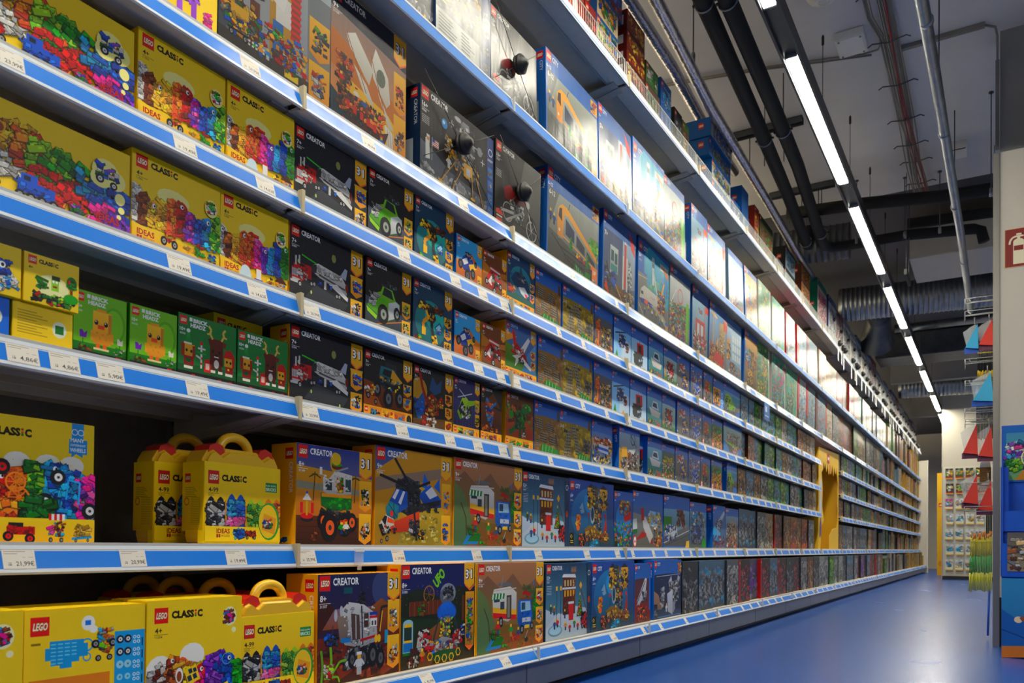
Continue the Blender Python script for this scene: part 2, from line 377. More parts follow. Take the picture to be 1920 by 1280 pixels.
def d_big(a):
    a.rect(0, 2.2, 9, 3, 'c9a000')
    for i, (p, x0, x1, lo, hi) in enumerate([(BRN, 5, 12, 8, 15), (BLK+GRY, 0, 8, 3.5, 14), (GRY, 5, 13, 4, 13), (WHT, 11, 17, 4, 10), (YEL_, 12, 19, 9, 14.5), (ORG, 15, 23, 6, 13), (LIM, 18, 25, 8, 13), (GRN, 20, 29, 6, 12), (ORG+RED_, 18, 25, 2.5, 8), (RED_, 23, 30, 2, 7.5), (CYN, 27, 33, 6, 11), (BLU, 30, 38, 4, 9), (PNK, 29, 34, 2, 6), (PUR, 32, 38, .6, 5)]):
        a.bits(x0, lo, x1-x0, hi-lo, p, int((x1-x0)*(hi-lo)*.85), .7, 1.9, 60+i)
    for x, y, r in ((3, 11, 1.5), (7, 7.5, 1.7), (3.4, 6.4, 1.1), (9, 11.4, 1.2)): a.wheel(x, y, r, 'c8c8c8', squash=1)
    a.ell(12.5, 12.6, .9, 1.4, '8a4a1c'); a.ring(12.5, 12.6, 1, .25, 'e0b060')
    classic(a, 3.4, a.h-3.2, 2.4, '4-99'); a.rect(0, a.h-9, 3, 5, 'c4c4c0')
    a.ell(32.5, 12.2, 2.9, 2.6, 'fff2b0'); a.ell(34.6, 11.2, 2.2, 2, 'fff2b0'); a.ell(31.5, 10.6, 2.2, 1.8, 'fff2b0'); a.ell(35.6, 7.8, 1.1, 1.2, 'fff2b0'); a.ell(35.9, 5.6, .7, .7, 'fff2b0'); a.ell(35.4, 4.1, .5, .5, 'fff2b0')
    a.bits(31, 11, 4, 2.6, RED_+BLU+PUR+WHT+GRN, 26, .4, 1.1, 5); a.wheel(31.3, 10.6, .9, 'dddddd', squash=1); a.wheel(34.2, 10, .8, 'dddddd', squash=1)
    a.heap([(1.8, 4.4), (6.4, 2.6), (7, 4), (3, 5.6)], GRN, 1.2, (.4, .9), 8)
    a.bits(9.4, 3.2, 2.6, 2.2, RED_, 20, .4, 1.0, 9); a.wheel(9.3, 2.9, .8, squash=1); a.wheel(12.2, 2.6, .8, squash=1)
    a.rect(15.8, 2.2, 6.8, 2.4, '1652b4', ang=-.05); a.rect(16.4, 4.3, 3, 1.6, '1652b4'); a.rect(16.9, 4.6, 1.2, .9, '0a1a30'); a.bits(15.8, 2.6, 6, 1.8, BLU, 16, .4, 1, 11)
    for x in (16.2, 18.2, 20.2, 22.4): a.wheel(x, 1.7, .9, squash=1)
    a.heap([(25.2, 1.2), (28.4, 1), (27.4, 3.6), (26, 3.2)], PUR+GRN, 1.2, (.3, .8), 3)
    ideas(a, 30.6, .9, 2.9)
def d_mid(a, v=0):
    a.poly([(0, 0), (a.w, 0), (a.w, 2.0), (0, 5.2)], YEL, YDK)
    pals = [WHT, BRN+ORG, YEL_, ORG, RED_+ORG, PNK, PUR, CYN, BLU, GRN] if v else [WHT, BRN, YEL_+TAN, YEL_, ORG, RED_+BRN, PUR+PNK, BLU, CYN+BLU, LIM+GRN]
    a.ell(a.w*.45, 12.5, 4, 2, 'fff0b0'); colour_run(a, -.5, a.w, 4.4 if v else 4.8, 11.8, pals, 2+v, 1.0, (.6, 1.5), 1.2)
    a.poly([(0, 0), (a.w, 0), (a.w, 1.4 if v else 1.0), (0, 4.6)], YEL, YDK)
    classic(a, .9, a.h-3.5, 2.7, '4+', '11005' if v else '11002')
    ideas(a, 1.1, 1.2, 2.4)
    a.ell(a.w-2.6, a.h-6, 1.7, 2, 'fff2b0'); a.bits(a.w-3.4, a.h-7, 1.6, 2.4, BLU+RED_+WHT+GRN, 16, .3, .8, 3)
    if v:
        a.ell(7.2, 2.7, 1.5, 1.7, 'cfe0ea'); a.rect(5.4, 1.4, 3.6, 1.3, 'cfe0ea'); a.rect(10.4, 1.6, 1.5, 3.2, 'e8e8e4'); a.rect(9.8, 1.2, 2.6, .8, '1652b4'); a.rect(10.2, 4.4, 1.8, .5, 'c82010')
        a.bits(13.6, 1.4, 1.8, 2, YEL_+BRN, 16, .3, .7, 6); a.rect(16.6, 1.2, 3, 2, 'e0a020'); a.poly([(16, 3), (18, 4.8), (20.2, 3)], '3a1a0c'); a.bits(16.8, 1.3, 2.4, 1.6, RED_+WHT+BLU, 10, .3, .6, 7)
    else:
        a.bits(7.4, 3, 2.6, 1.8, ORG+RED_, 14, .4, .9, 8); a.wheel(7.4, 2.8, 1.0); a.wheel(10, 2.6, 1.0); a.poly([(12, 3.2), (15, 3.6), (13.4, 1.9)], 'd9a028'); a.bits(12.4, 2.6, 1.8, 1, YEL_+TAN, 8, .3, .6, 4)
        a.bits(15.6, 2.2, 2, 1.4, GRN, 14, .3, .8, 5); a.bits(15.8, 4, 1.4, .7, RED_, 5, .4, .8, 5); a.bits(18.6, 2, 1.8, 2.6, BLU+CYN, 14, .3, .8, 5); a.rect(18.8, .8, .7, 1.2, '26323c'); a.rect(20, .8, .7, 1.2, '26323c')
def d_eleph(a):
    a.bits(4, 6, 6, 6, PUR, 60, .7, 1.5, 4); a.rect(4.4, 2.4, 1.4, 4.5, '9a5ac8'); a.rect(8, 2.2, 1.4, 4.5, '8a4ab8'); a.bits(11.6, 3, 1.8, 3, PNK, 20, .5, 1, 6); classic(a, 1, a.h-3.4, 2.4, '4+')
def d_wheels(a):
    pals = [GRY, BRN, YEL_, YEL_+BRN, RED_+BRN, RED_, RED_+ORG, ORG, LIM+GRN, CYN+BLU, BLU+CYN, PNK+PUR+GRY]
    for x in (18, 23.4, 29, 33.5): a.ell(x, 15.2, 2.4, 1.8, 'f4f2e4')
    colour_run(a, 0, 38, 5.0, 14.6, pals, 3, .95, (.8, 2.0), 1.1)
    for x, y, r, h_ in ((20.6, 14, 1.5, 'd03018'), (23, 11.4, 1.7, 'e08a20'), (23.6, 8.6, 1.8, 'e08a20'), (30.6, 12.8, 1.5, 'e8e8e8'), (28.2, 8, 1.7, 'e8e8e8'), (36.8, 6.6, 1.6, 'd8d8d8'), (25.8, 7.2, .8, 'cccccc'), (17.4, 8, 1.3, 'd03018')):
        a.wheel(x, y, r, h_, squash=1) if h_ != 'e08a20' else [a.ring(x, y, r, .35, h_)]+[a.line(x-r*math.cos(t), y-r*math.sin(t), x+r*math.cos(t), y+r*math.sin(t), .2, h_) for t in (0, .8, 1.57, 2.36)]
    a.bits(15, 4.6, 8, 3, YEL_+ORG, 44, .8, 2, 77); a.bits(25, 4.8, 4, 4, ['0d6a2e', '145a2c'], 30, .8, 2, 78)
    a.pl([(32.2, 8.6), (32.6, 12.4), (34.8, 12), (34.6, 7.8)], .35, '4aa0e0')
    a.rect(0, 0, 38, 4.9, YEL, 'e8b800')
    classic(a, 15.0, 19, 3.0, '4-99')
    a.poly([(33.4, 23.5), (33.4, 16.9), (34.4, 17.6), (35.6, 16.9), (35.8, 23.5)], '1b8ec4'); a.rect(32.9, 17.6, 3.6, 2.8, '1b8ec4'); a.text('MANY', 33.2, 19.9, .75, 'ffffff', .02, 2.7); a.text('DIFFERENT', 33.2, 19.1, .4, 'ffffff', .01, 3); a.text('WHEELS', 33.1, 18, .75, 'ffffff', .02, 3.1); a.ring(34, 21.8, .55, .12, 'ffffff'); a.ring(35.2, 21.8, .55, .12, 'ffffff')
    ideas(a, 13.5, 1.4, 2.6)
    a.rect(21.5, 1.8, 5, 1.5, 'b82010'); a.rect(21.8, 3.2, 2.6, .8, '202020'); a.wheel(21.8, 1.5, .95, 'c82010', squash=1); a.wheel(25.6, 1.1, .95, 'c82010', squash=1); a.bits(22, 2, 4, 1.2, RED_, 12, .3, .9, 5)
    a.rect(29, 4.6, 3, 1.2, 'f0f0f0'); [a.rect(29+i, 4.6, .5, 1.2, 'd03020') for i in range(3)]; a.bits(29.2, 1.6, 2.6, 2.6, CYN+PNK+BRN, 22, .3, .8, 6); a.wheel(29.4, .9, .5); a.wheel(31.4, .9, .5)
    a.rect(33.4, 1.1, 4, .5, '1b8ec4', ang=.1); a.bits(34.2, 1.8, 2.4, 1.8, TAN, 18, .4, .9, 7); a.wheel(34.2, .8, .35); a.wheel(36.6, .9, .35)
    dots(a, 14, 'ffe060', 4, 14, 15, 22, 3, .15)
def d_back(a):
    a.logo(1.0, a.h-4.6, 3.3); a.rect(1.2, a.h-6.2, 1.6, .4, '8a7000')
    a.poly([(4.4, 17.8), (10.6, 17.8), (10.6, 17), (11.4, 17), (11.4, 14.6), (9.8, 14.6), (9.8, 13.8), (8.4, 13.8), (8.4, 12.8), (6.2, 12.8), (6.2, 13.4), (4.6, 13.4), (4.6, 14.4), (3.6, 14.4), (3.6, 16.6), (4.4, 16.6)], '1b94c8')
    for i in range(6): [a.line(4.6+q*1.25, 17.2-i*.68, 5.5+q*1.25, 17.2-i*.68, .2, '8ad0e8') for q in range(4 if i < 4 else 2)]
    a.ring(11.2, 16.6, 1.1, .3, '1b94c8'); a.ring(11.2, 14.4, .7, .25, '1b94c8')
    a.ell(11.4, 20.6, 1.3, 1.4, 'f4f4ec'); a.ell(12.4, 19.4, .8, .7, 'f4f4ec'); a.rect(10.8, 20.2, 1.1, .9, '2a7ad0')
    a.bits(13.6, 15, 2.4, 4.2, GRY+ORG+RED_+LIM+CYN, 34, .4, 1, 9); a.wheel(12.8, 16.6, .8, squash=1); a.wheel(16.2, 16.6, .8, squash=1); a.wheel(13.4, 13.9, .6, squash=1); a.wheel(15.6, 13.9, .6, squash=1)
    a.rect(.9, 0, 14.8, 11.2, 'd98a10', 'e09a20'); a.ring(2.2, 9, .9, .2, 'f0d890', 4); a.bits(5, 5.4, 3, 2.6, GRY+BLK, 20, .5, 1, 6); a.bits(11, 6, 3, 2.4, GRN+LIM, 20, .5, 1, 7); a.wheel(11, 5.2, .9, squash=1); a.wheel(14.2, 5.4, .9, squash=1)
    a.bits(3, 1, 10, 3, RED_+BRN+BLU, 40, .4, 1.1, 8)
    a.rect(16.6, 0, 6.2, 18.6, '1b9ad0')
    for j, (c, r) in enumerate([('e8e8e8', .8), ('e8e8e8', .8), ('9ac8d8', .75), ('78c0dc', .6), ('c02040', .7), ('4a6a80', .6), ('c02040', .6)]):
        for i in range(2): a.wheel(17.7+i*1.6, 17-j*2.4, r, c, '20242a' if j in (0, 1, 4) else 'a8d4e4', 1)
        for i in range(2): a.ring(20.7+i*.8, 17.2-j*2.4, .28, .14, 'e8f4f8', 8); a.ring(20.7+i*.8, 16.3-j*2.4, .28, .14, 'e8f4f8', 8)
        a.rect(22.2, 15.4-j*2.4, .25, 1.6, '14242c')
def d_windows(a):
    a.ell(3, 9.5, 3.2, 3.4, 'f4f2ea'); a.ell(10.5, 12.2, 3, 2.6, 'f4f2ea')
    colour_run(a, 0, a.w, 0, 11.5, [WHT+GRY, WHT+BRN, BRN+ORG, ORG+TAN, YEL_, RED_+PNK, PUR, PUR+BLU, BLU, GRN], 5, .9, (.7, 2.0), 1.3)
    for x, y, c in ((4.0, 5.2, 'f0f0ee'), (10.4, 8.2, 'f4d020'), (9.8, 4.8, 'f4d020'), (18.4, 3.6, 'f4e020'), (5.5, 2.5, '2a6a7a')):
        a.rect(x-1.5, y-1.7, 3, 3.4, c, ang=.35); a.rect(x-1.1, y-1.3, 1, 1.2, '20343c', ang=.35); a.rect(x+.2, y-.9, .9, 1.1, '20343c', ang=.35); a.rect(x-.9, y+.3, .9, 1, '20343c', ang=.35); a.rect(x+.2, y+.5, .8, .9, '20343c', ang=.35)
    a.ell(7.3, 8.4, .9, 1.6, 'f0f0ec'); a.ell(7.3, 8.2, .6, 1.1, '8a4a1c'); a.ring(19, 10.6, 1.2, .2, '6aa0a8')
    classic(a, 1.6, a.h-4.6, 3.1, '4+', '11004'); dots(a, 16, 'ffe060', 9, 1, 14, 20, 6, .14)
    a.ell(19.9, a.h-4.2, 1.8, 2.1, 'fff2c8'); a.ell(21, a.h-7.2, .6, .6, 'fff2c8'); a.bits(18.8, a.h-5.4, 2, 2.6, RED_+CYN+BRN+PNK, 20, .35, .9, 3)
def d_sleeve(a):
    classic(a, .9, a.h-3.8, 3.0, '4-99', '10713')
    for i, (x, p, h_) in enumerate([(.5, BLK+GRY+WHT, 8.6), (6.2, BLU+CYN, 9.4), (12, LIM+GRN, 8.4), (17.2, ORG+RED_, 8.8)]):
        bumps(a, x, x+5.2, h_, 1.8, 2, p[0], 3.6); a.bits(x+.3, 3.8, 4.6, h_-3.4, p, 54, .6, 1.5, 20+i)
        if i: a.rect(x-.55, 3.6, .28, h_-3.4, 'e08a10')
    a.bits(6.6, 3.6, 4.2, 2, PNK, 22, .6, 1.3, 33)
    a.rect(0, 0, a.w, 3.5, YEL); ideas(a, 3.2, .8, 2.2)
    a.bits(8.6, 1, 2.4, 1.8, CYN+BLU, 16, .5, 1.1, 3); a.bits(12, 1.2, 2.4, 1.2, RED_, 12, .4, 1, 4); a.wheel(12, 1, .5); a.wheel(14.2, 1, .5)
    a.ell(18.6, 5.0, 3.3, 4.6, '2a9a30', 20); a.ell(18.4, 5.0, 2.9, 4.1, 'f0c410', 20); a.poly([(16.4, 3), (20.4, 1.8), (20.9, 5.8), (17, 7)], 'e89a10'); a.bits(16.9, 3.4, 3, 2, RED_+GRN+BLU+WHT, 22, .4, .8, 6)
    a.rect(17.6, 12.2, 3.6, 2.3, '1a8a3c'); a.text('BRICKS', 17.8, 12.5, .8, 'e8f8e0', .02, 3.1); a.text('BUILD ALONG', 17.8, 13.6, .4, 'e8f8e0', .01, 3.1)
def d_smallgreen(a):
    a.ell(5.2, 3.6, 3, 2.2, 'fff6c0'); classic(a, .7, a.h-1.9, 1.5, '4+')
    a.bits(1.8, .6, 7, 1.4, GRN+BLK+RED_+LIM, 60, .3, .8, 3); a.bits(2.6, 3, 1.4, 1.6, GRN, 18, .3, .8, 5); a.rect(2.2, 4.4, 2.2, .5, '1a5a24', ang=-.2)
    a.rect(4.9, 3, 1.4, 2.2, '9ccc3c'); a.rect(5, 5.0, 1.5, .8, '26361a'); a.ell(5.3, 4.7, .22, .25, 'ffffff', 8); a.ell(5.9, 4.7, .22, .25, 'ffffff', 8); a.rect(5.2, 3.6, .8, .35, '8a2a10')
    a.rect(8.4, 1.6, .5, 3, '8a3a14'); a.ell(8.7, 5.2, 1.0, 1.3, '1f7a2c'); a.bits(8, 4.4, 1.2, 1.6, GRN, 14, .3, .7, 6); a.ell(8.2, 5.4, .25, .4, 'c82010', 8); a.ell(8.6, 2.2, 1.4, .9, '2a9a30')
def d_smallblue(a):
    classic(a, -2.2, a.h-1.9, 1.5, '4+'); a.bits(.4, 1, 8.6, 3, BLU+CYN+WHT, 90, .4, 1, 3); a.bits(5.6, 3.6, 2.4, 2.4, BLU, 34, .5, 1, 4); a.ell(6.8, 5.2, .6, .6, 'ffffff'); a.ell(6.9, 5.2, .3, .35, '111111', 8)
def d_carton(a, c='1a6ac8'):
    for i in range(9): a.line(.8, a.h-1.4-i*.5, .8+3.4+(i*7 % 3), a.h-1.4-i*.5, .16, 'a88a10' if c != '1a6ac8' else '3a8ad8')
    a.ell(8.4, a.h-3.6, 1.35, 1.55, 'e8ecd8'); a.rect(7.6, a.h-4.4, 1.6, 1.6, '16703c' if c != '1a6ac8' else '1a52b0')
def d_chick(a):
    a.ell(8.4, 7.8, 2.4, 3.6, '6aa81c'); a.ell(8.3, 7.7, 2.0, 3.1, '88c42c')
    a.rect(0, 0, a.w, 1.7, '16181a'); a.rect(0, 1.6, a.w, 1.6, '3a7a1c', '2c6414')
    a.rect(4.6, 2.5, .8, 1.2, 'e0721a'); a.rect(6.0, 2.5, .8, 1.2, 'e0721a'); a.rect(4.1, 2.2, 3.2, .4, 'e8d8b0')
    a.poly([(4, 3.4), (7.6, 3.4), (7.9, 6.4), (3.9, 6.4)], 'f0b428', 'e09a18'); a.rect(3.9, 6, 3.9, 3.9, 'f7c83a', 'f0b028'); a.rect(7.1, 5.8, .7, 3.9, 'c88a18'); a.rect(4.7, 9.8, 2, .5, 'e8a020')
    a.rect(3.5, 3.9, .5, 2, 'e8a828'); a.rect(7.7, 3.9, .5, 2, 'e8a828')
    a.ell(4.6, 7.6, .42, .5, '101010', 10); a.ell(6.6, 7.5, .42, .5, '101010', 10); a.ell(4.5, 7.8, .12, .14, 'ffffff', 6); a.ell(6.5, 7.7, .12, .14, 'ffffff', 6); a.rect(4.9, 6.4, 1.4, .8, 'e0641a')
    for x, y in ((4.6, 5.4), (5.8, 5.2), (6.8, 5.5), (5.2, 4.4), (6.4, 4.3)): a.rect(x, y, .35, .35, 'd8922a')
    a.line(1.9, 2.2, 1.9, 4, .2, '2a6a1c'); a.poly([(1.2, 5.5), (1.3, 4.1), (2.6, 4.1), (2.8, 5.6), (2.2, 5), (1.8, 5.6)], '6a2aa0'); a.bits(1.3, 1.9, 2, 1.3, GRN+BRN, 12, .25, .6, 4)
    a.line(9.6, 2, 9.6, 4, .2, '2a6a1c'); a.poly([(9, 5.2), (9.1, 4), (10.2, 4), (10.3, 5.2), (9.8, 4.8), (9.4, 5.3)], 'f0ead8'); a.bits(8.4, 1.9, 2.4, 1.3, GRN+WHT, 16, .25, .6, 7)
    heads(a); a.rect(a.w-2.2, .35, 1.1, 1.1, 'c8281a'); a.text('82', a.w-2.0, .6, .55, 'ffffff', .02); a.text('CHICK', a.w-3.9, .6, .4, 'c8c8c8', .0, 1.4)
def heads(a):
    k = a.h*.125; a.logo(.4, a.h-.5-k, k); a.text('BRICK', .4+k*1.9, a.h-.35-k*.6, k*.48, 'f4f4f0', .04, k*2.1); a.text('HEADZ', .4+k*1.5, a.h-.5-k*1.15, k*.48, 'f4f4f0', .04, k*2.2); a.rect(.4+k*1.35, a.h-.35-k*.55, k*.4, k*.45, 'f4f4f0'); a.text('10+', .4, a.h-.5-k*1.8, k*.42, 'f4f4f0', .02); a.text('40350', .4, a.h-.5-k*2.25, k*.24, 'f4f4f0', .0)
def d_deer(a):
    R = random.Random(3)
    for _ in range(12): a.ell(R.uniform(2, 15), R.uniform(5, 13), .35, .35, '0c6a40', 6)
    a.rect(0, 0, a.w, 2.0, '101412'); a.poly([(0, 2), (a.w, 2), (a.w, 4.2), (0, 3.4)], '0a5230')
    a.rect(1.5, 3.4, 2.6, 2.2, '8a1a14'); a.rect(1.2, 5.4, 3.1, 2.6, 'd8a83c', 'c89430'); a.rect(.8, 5.2, .9, 3, '8a3a14'); a.rect(3.7, 5.2, .7, 2.6, '8a3a14'); a.ell(2.2, 6.6, .3, .36, '111111', 8); a.ell(3.4, 6.5, .3, .36, '111111', 8)
    a.poly([(1.7, 8.2), (3.3, 8.2), (2.9, 10.6), (2.3, 10.6)], '1a9a50', '12723c'); a.rect(1.5, 8, 2, .4, 'e8e8e0'); a.ell(2.6, 11, .5, .45, 'f0f0ec', 10); a.rect(1.6, 2.6, 2.2, .6, 'e8e4dc'); a.rect(2, 4, 1.3, .9, '14502c')
    a.rect(5.8, 3.2, .45, 5.2, 'e4e4e0'); a.rect(5.8, 4, .45, .5, 'c82010'); a.rect(5.8, 5.2, .45, .5, 'c82010'); a.rect(4.9, 6.4, 2.4, .5, '2a8a4a', ang=-.1); a.rect(5.1, 7.4, 2, .4, 'd8d8d0'); a.ell(6, 8.8, .45, .4, 'c82010', 8); a.rect(4.6, 5.4, 1.4, .4, 'd0d0cc', ang=-.4)
    a.poly([(6.8, 2.6), (8.6, 2.6), (8.6, 5.6), (6.9, 5.4)], 'c02a20'); a.rect(7.2, 3.2, 1, 1.4, 'e8c8c0')
    a.rect(8.3, 4.6, 3.6, 6.0, '5a260e', '4a1e0a'); a.rect(8.7, 3.2, 1, 1.8, '5a260e'); a.rect(10.6, 3.2, 1, 1.8, '5a260e'); a.rect(8.6, 2.8, 1.2, .6, 'e8e4dc'); a.rect(10.6, 2.8, 1.2, .6, 'e8e4dc'); a.rect(7.9, 9, .6, 1.4, '5a260e', ang=.3); a.rect(11.8, 9, .9, 1.2, '6a3214', ang=-.3)
    a.ell(9.1, 7.7, .35, .4, '0c0c0c', 8); a.ell(10.9, 7.6, .35, .4, '0c0c0c', 8); a.ell(10.1, 6.9, .4, .3, '14100c', 8); a.ell(10.1, 4.9, .7, 1, 'd8d4cc', 10); a.rect(9.5, 6.4, 1.2, .25, 'e8e4dc')
    for s_, x in ((-1, 9), (1, 11.4)): a.pl([(x, 10.4), (x+s_*.7, 11.6), (x+s_*.4, 12.4), (x+s_*1.1, 13.2)], .5, 'd8b878'); a.line(x+s_*.6, 11.5, x+s_*1.5, 11.3, .4, 'd8b878')
    a.rect(12.6, 3.4, 2.2, 1.9, '8a1a14'); a.rect(12.3, 4.9, 2.5, 2.3, 'd8a83c'); a.poly([(11.9, 6.8), (12.6, 8.6), (14.2, 8.8), (15.2, 7.4), (15.1, 4.8), (14.5, 4.8), (14.4, 6.9)], 'b02418'); a.ell(13, 6, .3, .34, '111111', 8); a.ell(14, 5.9, .3, .34, '111111', 8); a.rect(12.6, 2.7, 2, .6, 'e8e4dc'); a.rect(13.2, 4, .5, .5, 'e0b020')
    heads(a)
    for x, t in ((3.6, '86'), (10.6, '85'), (13.6, '87')): a.rect(x, .5, .9, 1, 'c8281a'); a.text(t, x+.12, .75, .5, 'ffffff', .02, .66)
    a.text('REINDEER', 8.2, .75, .4, 'c8c8c8', 0, 2.1)
def d_shuttle(a):
    dots(a, 40, '5a6488', 4, 4, 9, 15, 9, .06); a.ell(15.7, 15, .85, 1.1, '8a8a5a', 12)
    a.poly([(0, 0), (a.w, 0), (a.w, 7), (12, 8.5), (0, 6.5)], '26282e', '101114'); a.poly([(5, 1.6), (19, .8), (21.5, 4), (9, 6.2)], '3a3c44', '2a2c32'); a.line(4.2, 12.6, 10, 11.6, .35, '5ac020')
    for x, y in ((7.6, 3.8), (18.2, 1.6), (3, 10.6)): a.ell(x, y, .3, .5, 'b8d080', 8)
    a.poly([(7.4, 9.6), (8.2, 11.2), (10, 12), (18.8, 11), (20.8, 8.8), (20.9, 6.4), (19, 6.9), (10.4, 8.4)], 'dcdad4', 'a8a6a2'); a.poly([(7.4, 9.6), (8.2, 11.2), (9.4, 11.6), (9.6, 9.4), (8.2, 9)], '2c2c30')
    a.rect(10.2, 8.2, 10, .5, '4a4a4e', ang=-.14); a.poly([(18.2, 11), (20, 13.6), (21, 13.4), (20.4, 10.4)], 'a8b0bc'); a.poly([(14, 7.6), (21.2, 4.8), (21.4, 5.8), (17, 8.4)], 'e0deda'); a.ell(20.8, 8.4, .6, 1.2, '6a2a14'); a.bits(10, 9.6, 9, 1.4, WHT, 30, .4, 1.1, 5)
    for x, y in ((1.4, 6.4), (4.6, 7.0)): a.rect(x, y, 3, 3.4, 'b02018')
    a.rect(.8, 5.6, 3.6, 3.2, 'b82418'); a.rect(1, 5.4, 2.6, .7, 'b8b8b8'); a.rect(.9, 6.6, 2, 1.8, 'c8c8c8'); [a.line(1.1+i*.35, 6.7, 1.1+i*.35, 8.3, .12, '40100c') for i in range(5)]; a.rect(3.4, 9.2, 2.2, 1.2, '8a1810'); a.rect(3.6, 9.3, 1.4, .9, '1a1c20'); a.rect(1.9, 9.4, .5, 2.4, 'c8c8c8'); a.rect(3.1, 10, .5, 2.2, 'c8c8c8'); a.rect(3.0, 7.4, 3.4, .6, 'e8e4e0'); a.bits(3, 6.4, 3, 3, RED_+WHT, 24, .4, 1, 8); a.rect(.4, 4.9, 3.2, .6, 'c4c4c4')
    for x, y in ((3.6, 4.9), (7.6, 6.0), (8.6, 6.2), (17, 5.2), (18, 5.3)): a.wheel(x, y, .95 if x < 5 else .75, 'c4c4c4')
    a.bits(9.6, 6.2, 6, 1, BLK+BLU, 22, .4, 1, 7); a.rect(12.2, 5.8, .8, 2.2, 'd0d0cc')
    creator(a, 2.6, '7+', '31091'); pennants(a, 22.4, 4.6, .2, 12.6, 2, [BLU+WHT+BLK, WHT+BLU+RED_], 6); a.rect(22.2, 12.2, 5, .5, 'e8b400'); three(a, 22.4, 4.6)
def d_greencar(a):
    a.poly([(0, 0), (a.w, 0), (a.w, 6.4), (0, 9)], '4c5560', '2c3038'); a.line(2, 1, a.w, 6, .3, 'c08030'); dots(a, 60, '4a3424', 8, 4, 12, 14, 7, .12)
    a.poly([(.6, 6.2), (3.4, 10.2), (6.6, 11.6), (7.4, 13.6), (11.6, 13.2), (13.2, 10.4), (15, 9.8), (15, 6), (9.6, 3.6), (5, 4.6)], '8ac020', '5a9a14'); a.poly([(7.2, 10.8), (8, 13.2), (11.2, 12.8), (12.2, 10.4)], '20282c'); a.rect(6.6, 13.2, 6, .7, '2c343c', ang=-.05)
    a.poly([(9.6, 3.8), (15, 6), (15, 9.6), (13.2, 10.2), (10, 9)], 'd8dcd8', 'b0b4b4'); a.bits(2, 7, 4, 3.4, WHT+GRY, 26, .5, 1.3, 4); a.bits(9.6, 13.8, 4, 1.2, BLK+GRY, 18, .4, 1, 5); a.poly([(.4, 6), (.8, 4.6), (4.6, 3), (5, 4.2)], 'a0d040')
    a.wheel(7.6, 5.2, 2.9, '9aa09a', squash=.85); a.wheel(13.8, 6.6, 2.1, '9aa09a', squash=.7); a.poly([(4.8, 6), (6, 8.6), (9, 8.9), (8, 9.8), (5.4, 9.4), (4.2, 7.4)], '6ab018')
    creator(a, 2.2, '7+', '31074'); pennants(a, 16.2, 3.9, .2, 11.4, 2, [LIM+WHT+BLK, LIM+GRY+BLK], 9); three(a, 16.2, 4.2)
def d_sub(a):
    a.ell(9, 8, 8, 7, '0a8a88', 20, c2='065a68'); a.ell(11, 10, 5, 4, '2ab0a0', 16); a.bits(.4, .4, 4, 2.6, BRN+GRN, 20, .5, 1.4, 6)
    a.bits(7.4, 9, 3.2, 4.4, YEL_+BLK+BRN, 46, .6, 1.6, 2); a.bits(3.2, 12.2, 4, 1.6, YEL_+BLK, 22, .6, 1.5, 3); a.bits(11.6, 12, 3.6, 1.6, BRN+BLK+RED_, 22, .6, 1.5, 4)
    a.pl([(7.6, 9.6), (5, 7.6), (5.4, 5.2)], 1.3, 'e0a410'); a.rect(4.4, 3.8, 2, 2.4, 'f0c020'); a.pl([(9.4, 9), (9.6, 6.4), (10.8, 3.4)], 1.4, '20242a'); a.rect(9.6, 1.8, 2.8, 2.8, 'f0c020', ang=.3); a.bits(10, 2, 2, 2, YEL_+BLK, 12, .4, 1.2, 9); a.pl([(8, 9.2), (6.4, 11.6)], 1, 'f0b810')
    a.poly([(10.8, 7.2), (13.6, 9.4), (15.4, 8), (12.6, 5.4)], '2a6a9a'); a.poly([(11.6, 7.2), (13.4, 8.6), (14.4, 7.8), (12.6, 6.4)], 'a8d8e0'); a.bits(12, 5.6, 2, 1.4, WHT+BLU, 10, .4, .9, 5); a.bits(2, 1, 3, 1.6, YEL_+LIM+RED_, 14, .3, .8, 8)
    creator(a, 2.1, '7+', '31090'); pennants(a, 16.2, 3.8, .2, 12, 3, [YEL_+BLK, BLU+YEL_, BLK+YEL_], 12); three(a, 16.2, 4.0)
def d_buggy(a):
    a.poly([(0, 0), (a.w, 0), (a.w, 8), (8, 9.6), (0, 7.4)], 'd88a28', 'a85a14'); a.poly([(5, 9.2), (9, 11.4), (12, 9)], 'c87a40'); a.poly([(0, 2), (10, 7.6), (4, 1)], 'b86a1c')
    a.poly([(2, 7.2), (4.6, 9.8), (8.6, 10.2), (11, 7.6), (9.6, 5.2), (4.4, 4.8)], '1648a4', '0c2c70'); a.poly([(3.4, 8), (6, 9.4), (7, 7.8), (4.6, 6.6)], 'e0e0e0'); a.poly([(7.2, 7.4), (11.4, 8.8), (12, 7), (8.4, 5.6)], 'f0c020'); a.bits(5.6, 9.4, 3.6, 1.8, WHT+BLK+BRN, 18, .4, 1, 4)
    for x, y, r in ((2.4, 6.4, 1.7), (6.6, 3.6, 2.1), (9.8, 4.8, 1.9), (11.4, 8.4, 1.1)): a.wheel(x, y, r, '5a5a60')
    creator(a, 1.7, '6+', '31087', c='ffffff'); pennants(a, 12.6, 2.6, .2, 5.4, 1, [BLU+YEL_], 3); three(a, 12.5, 2.9)
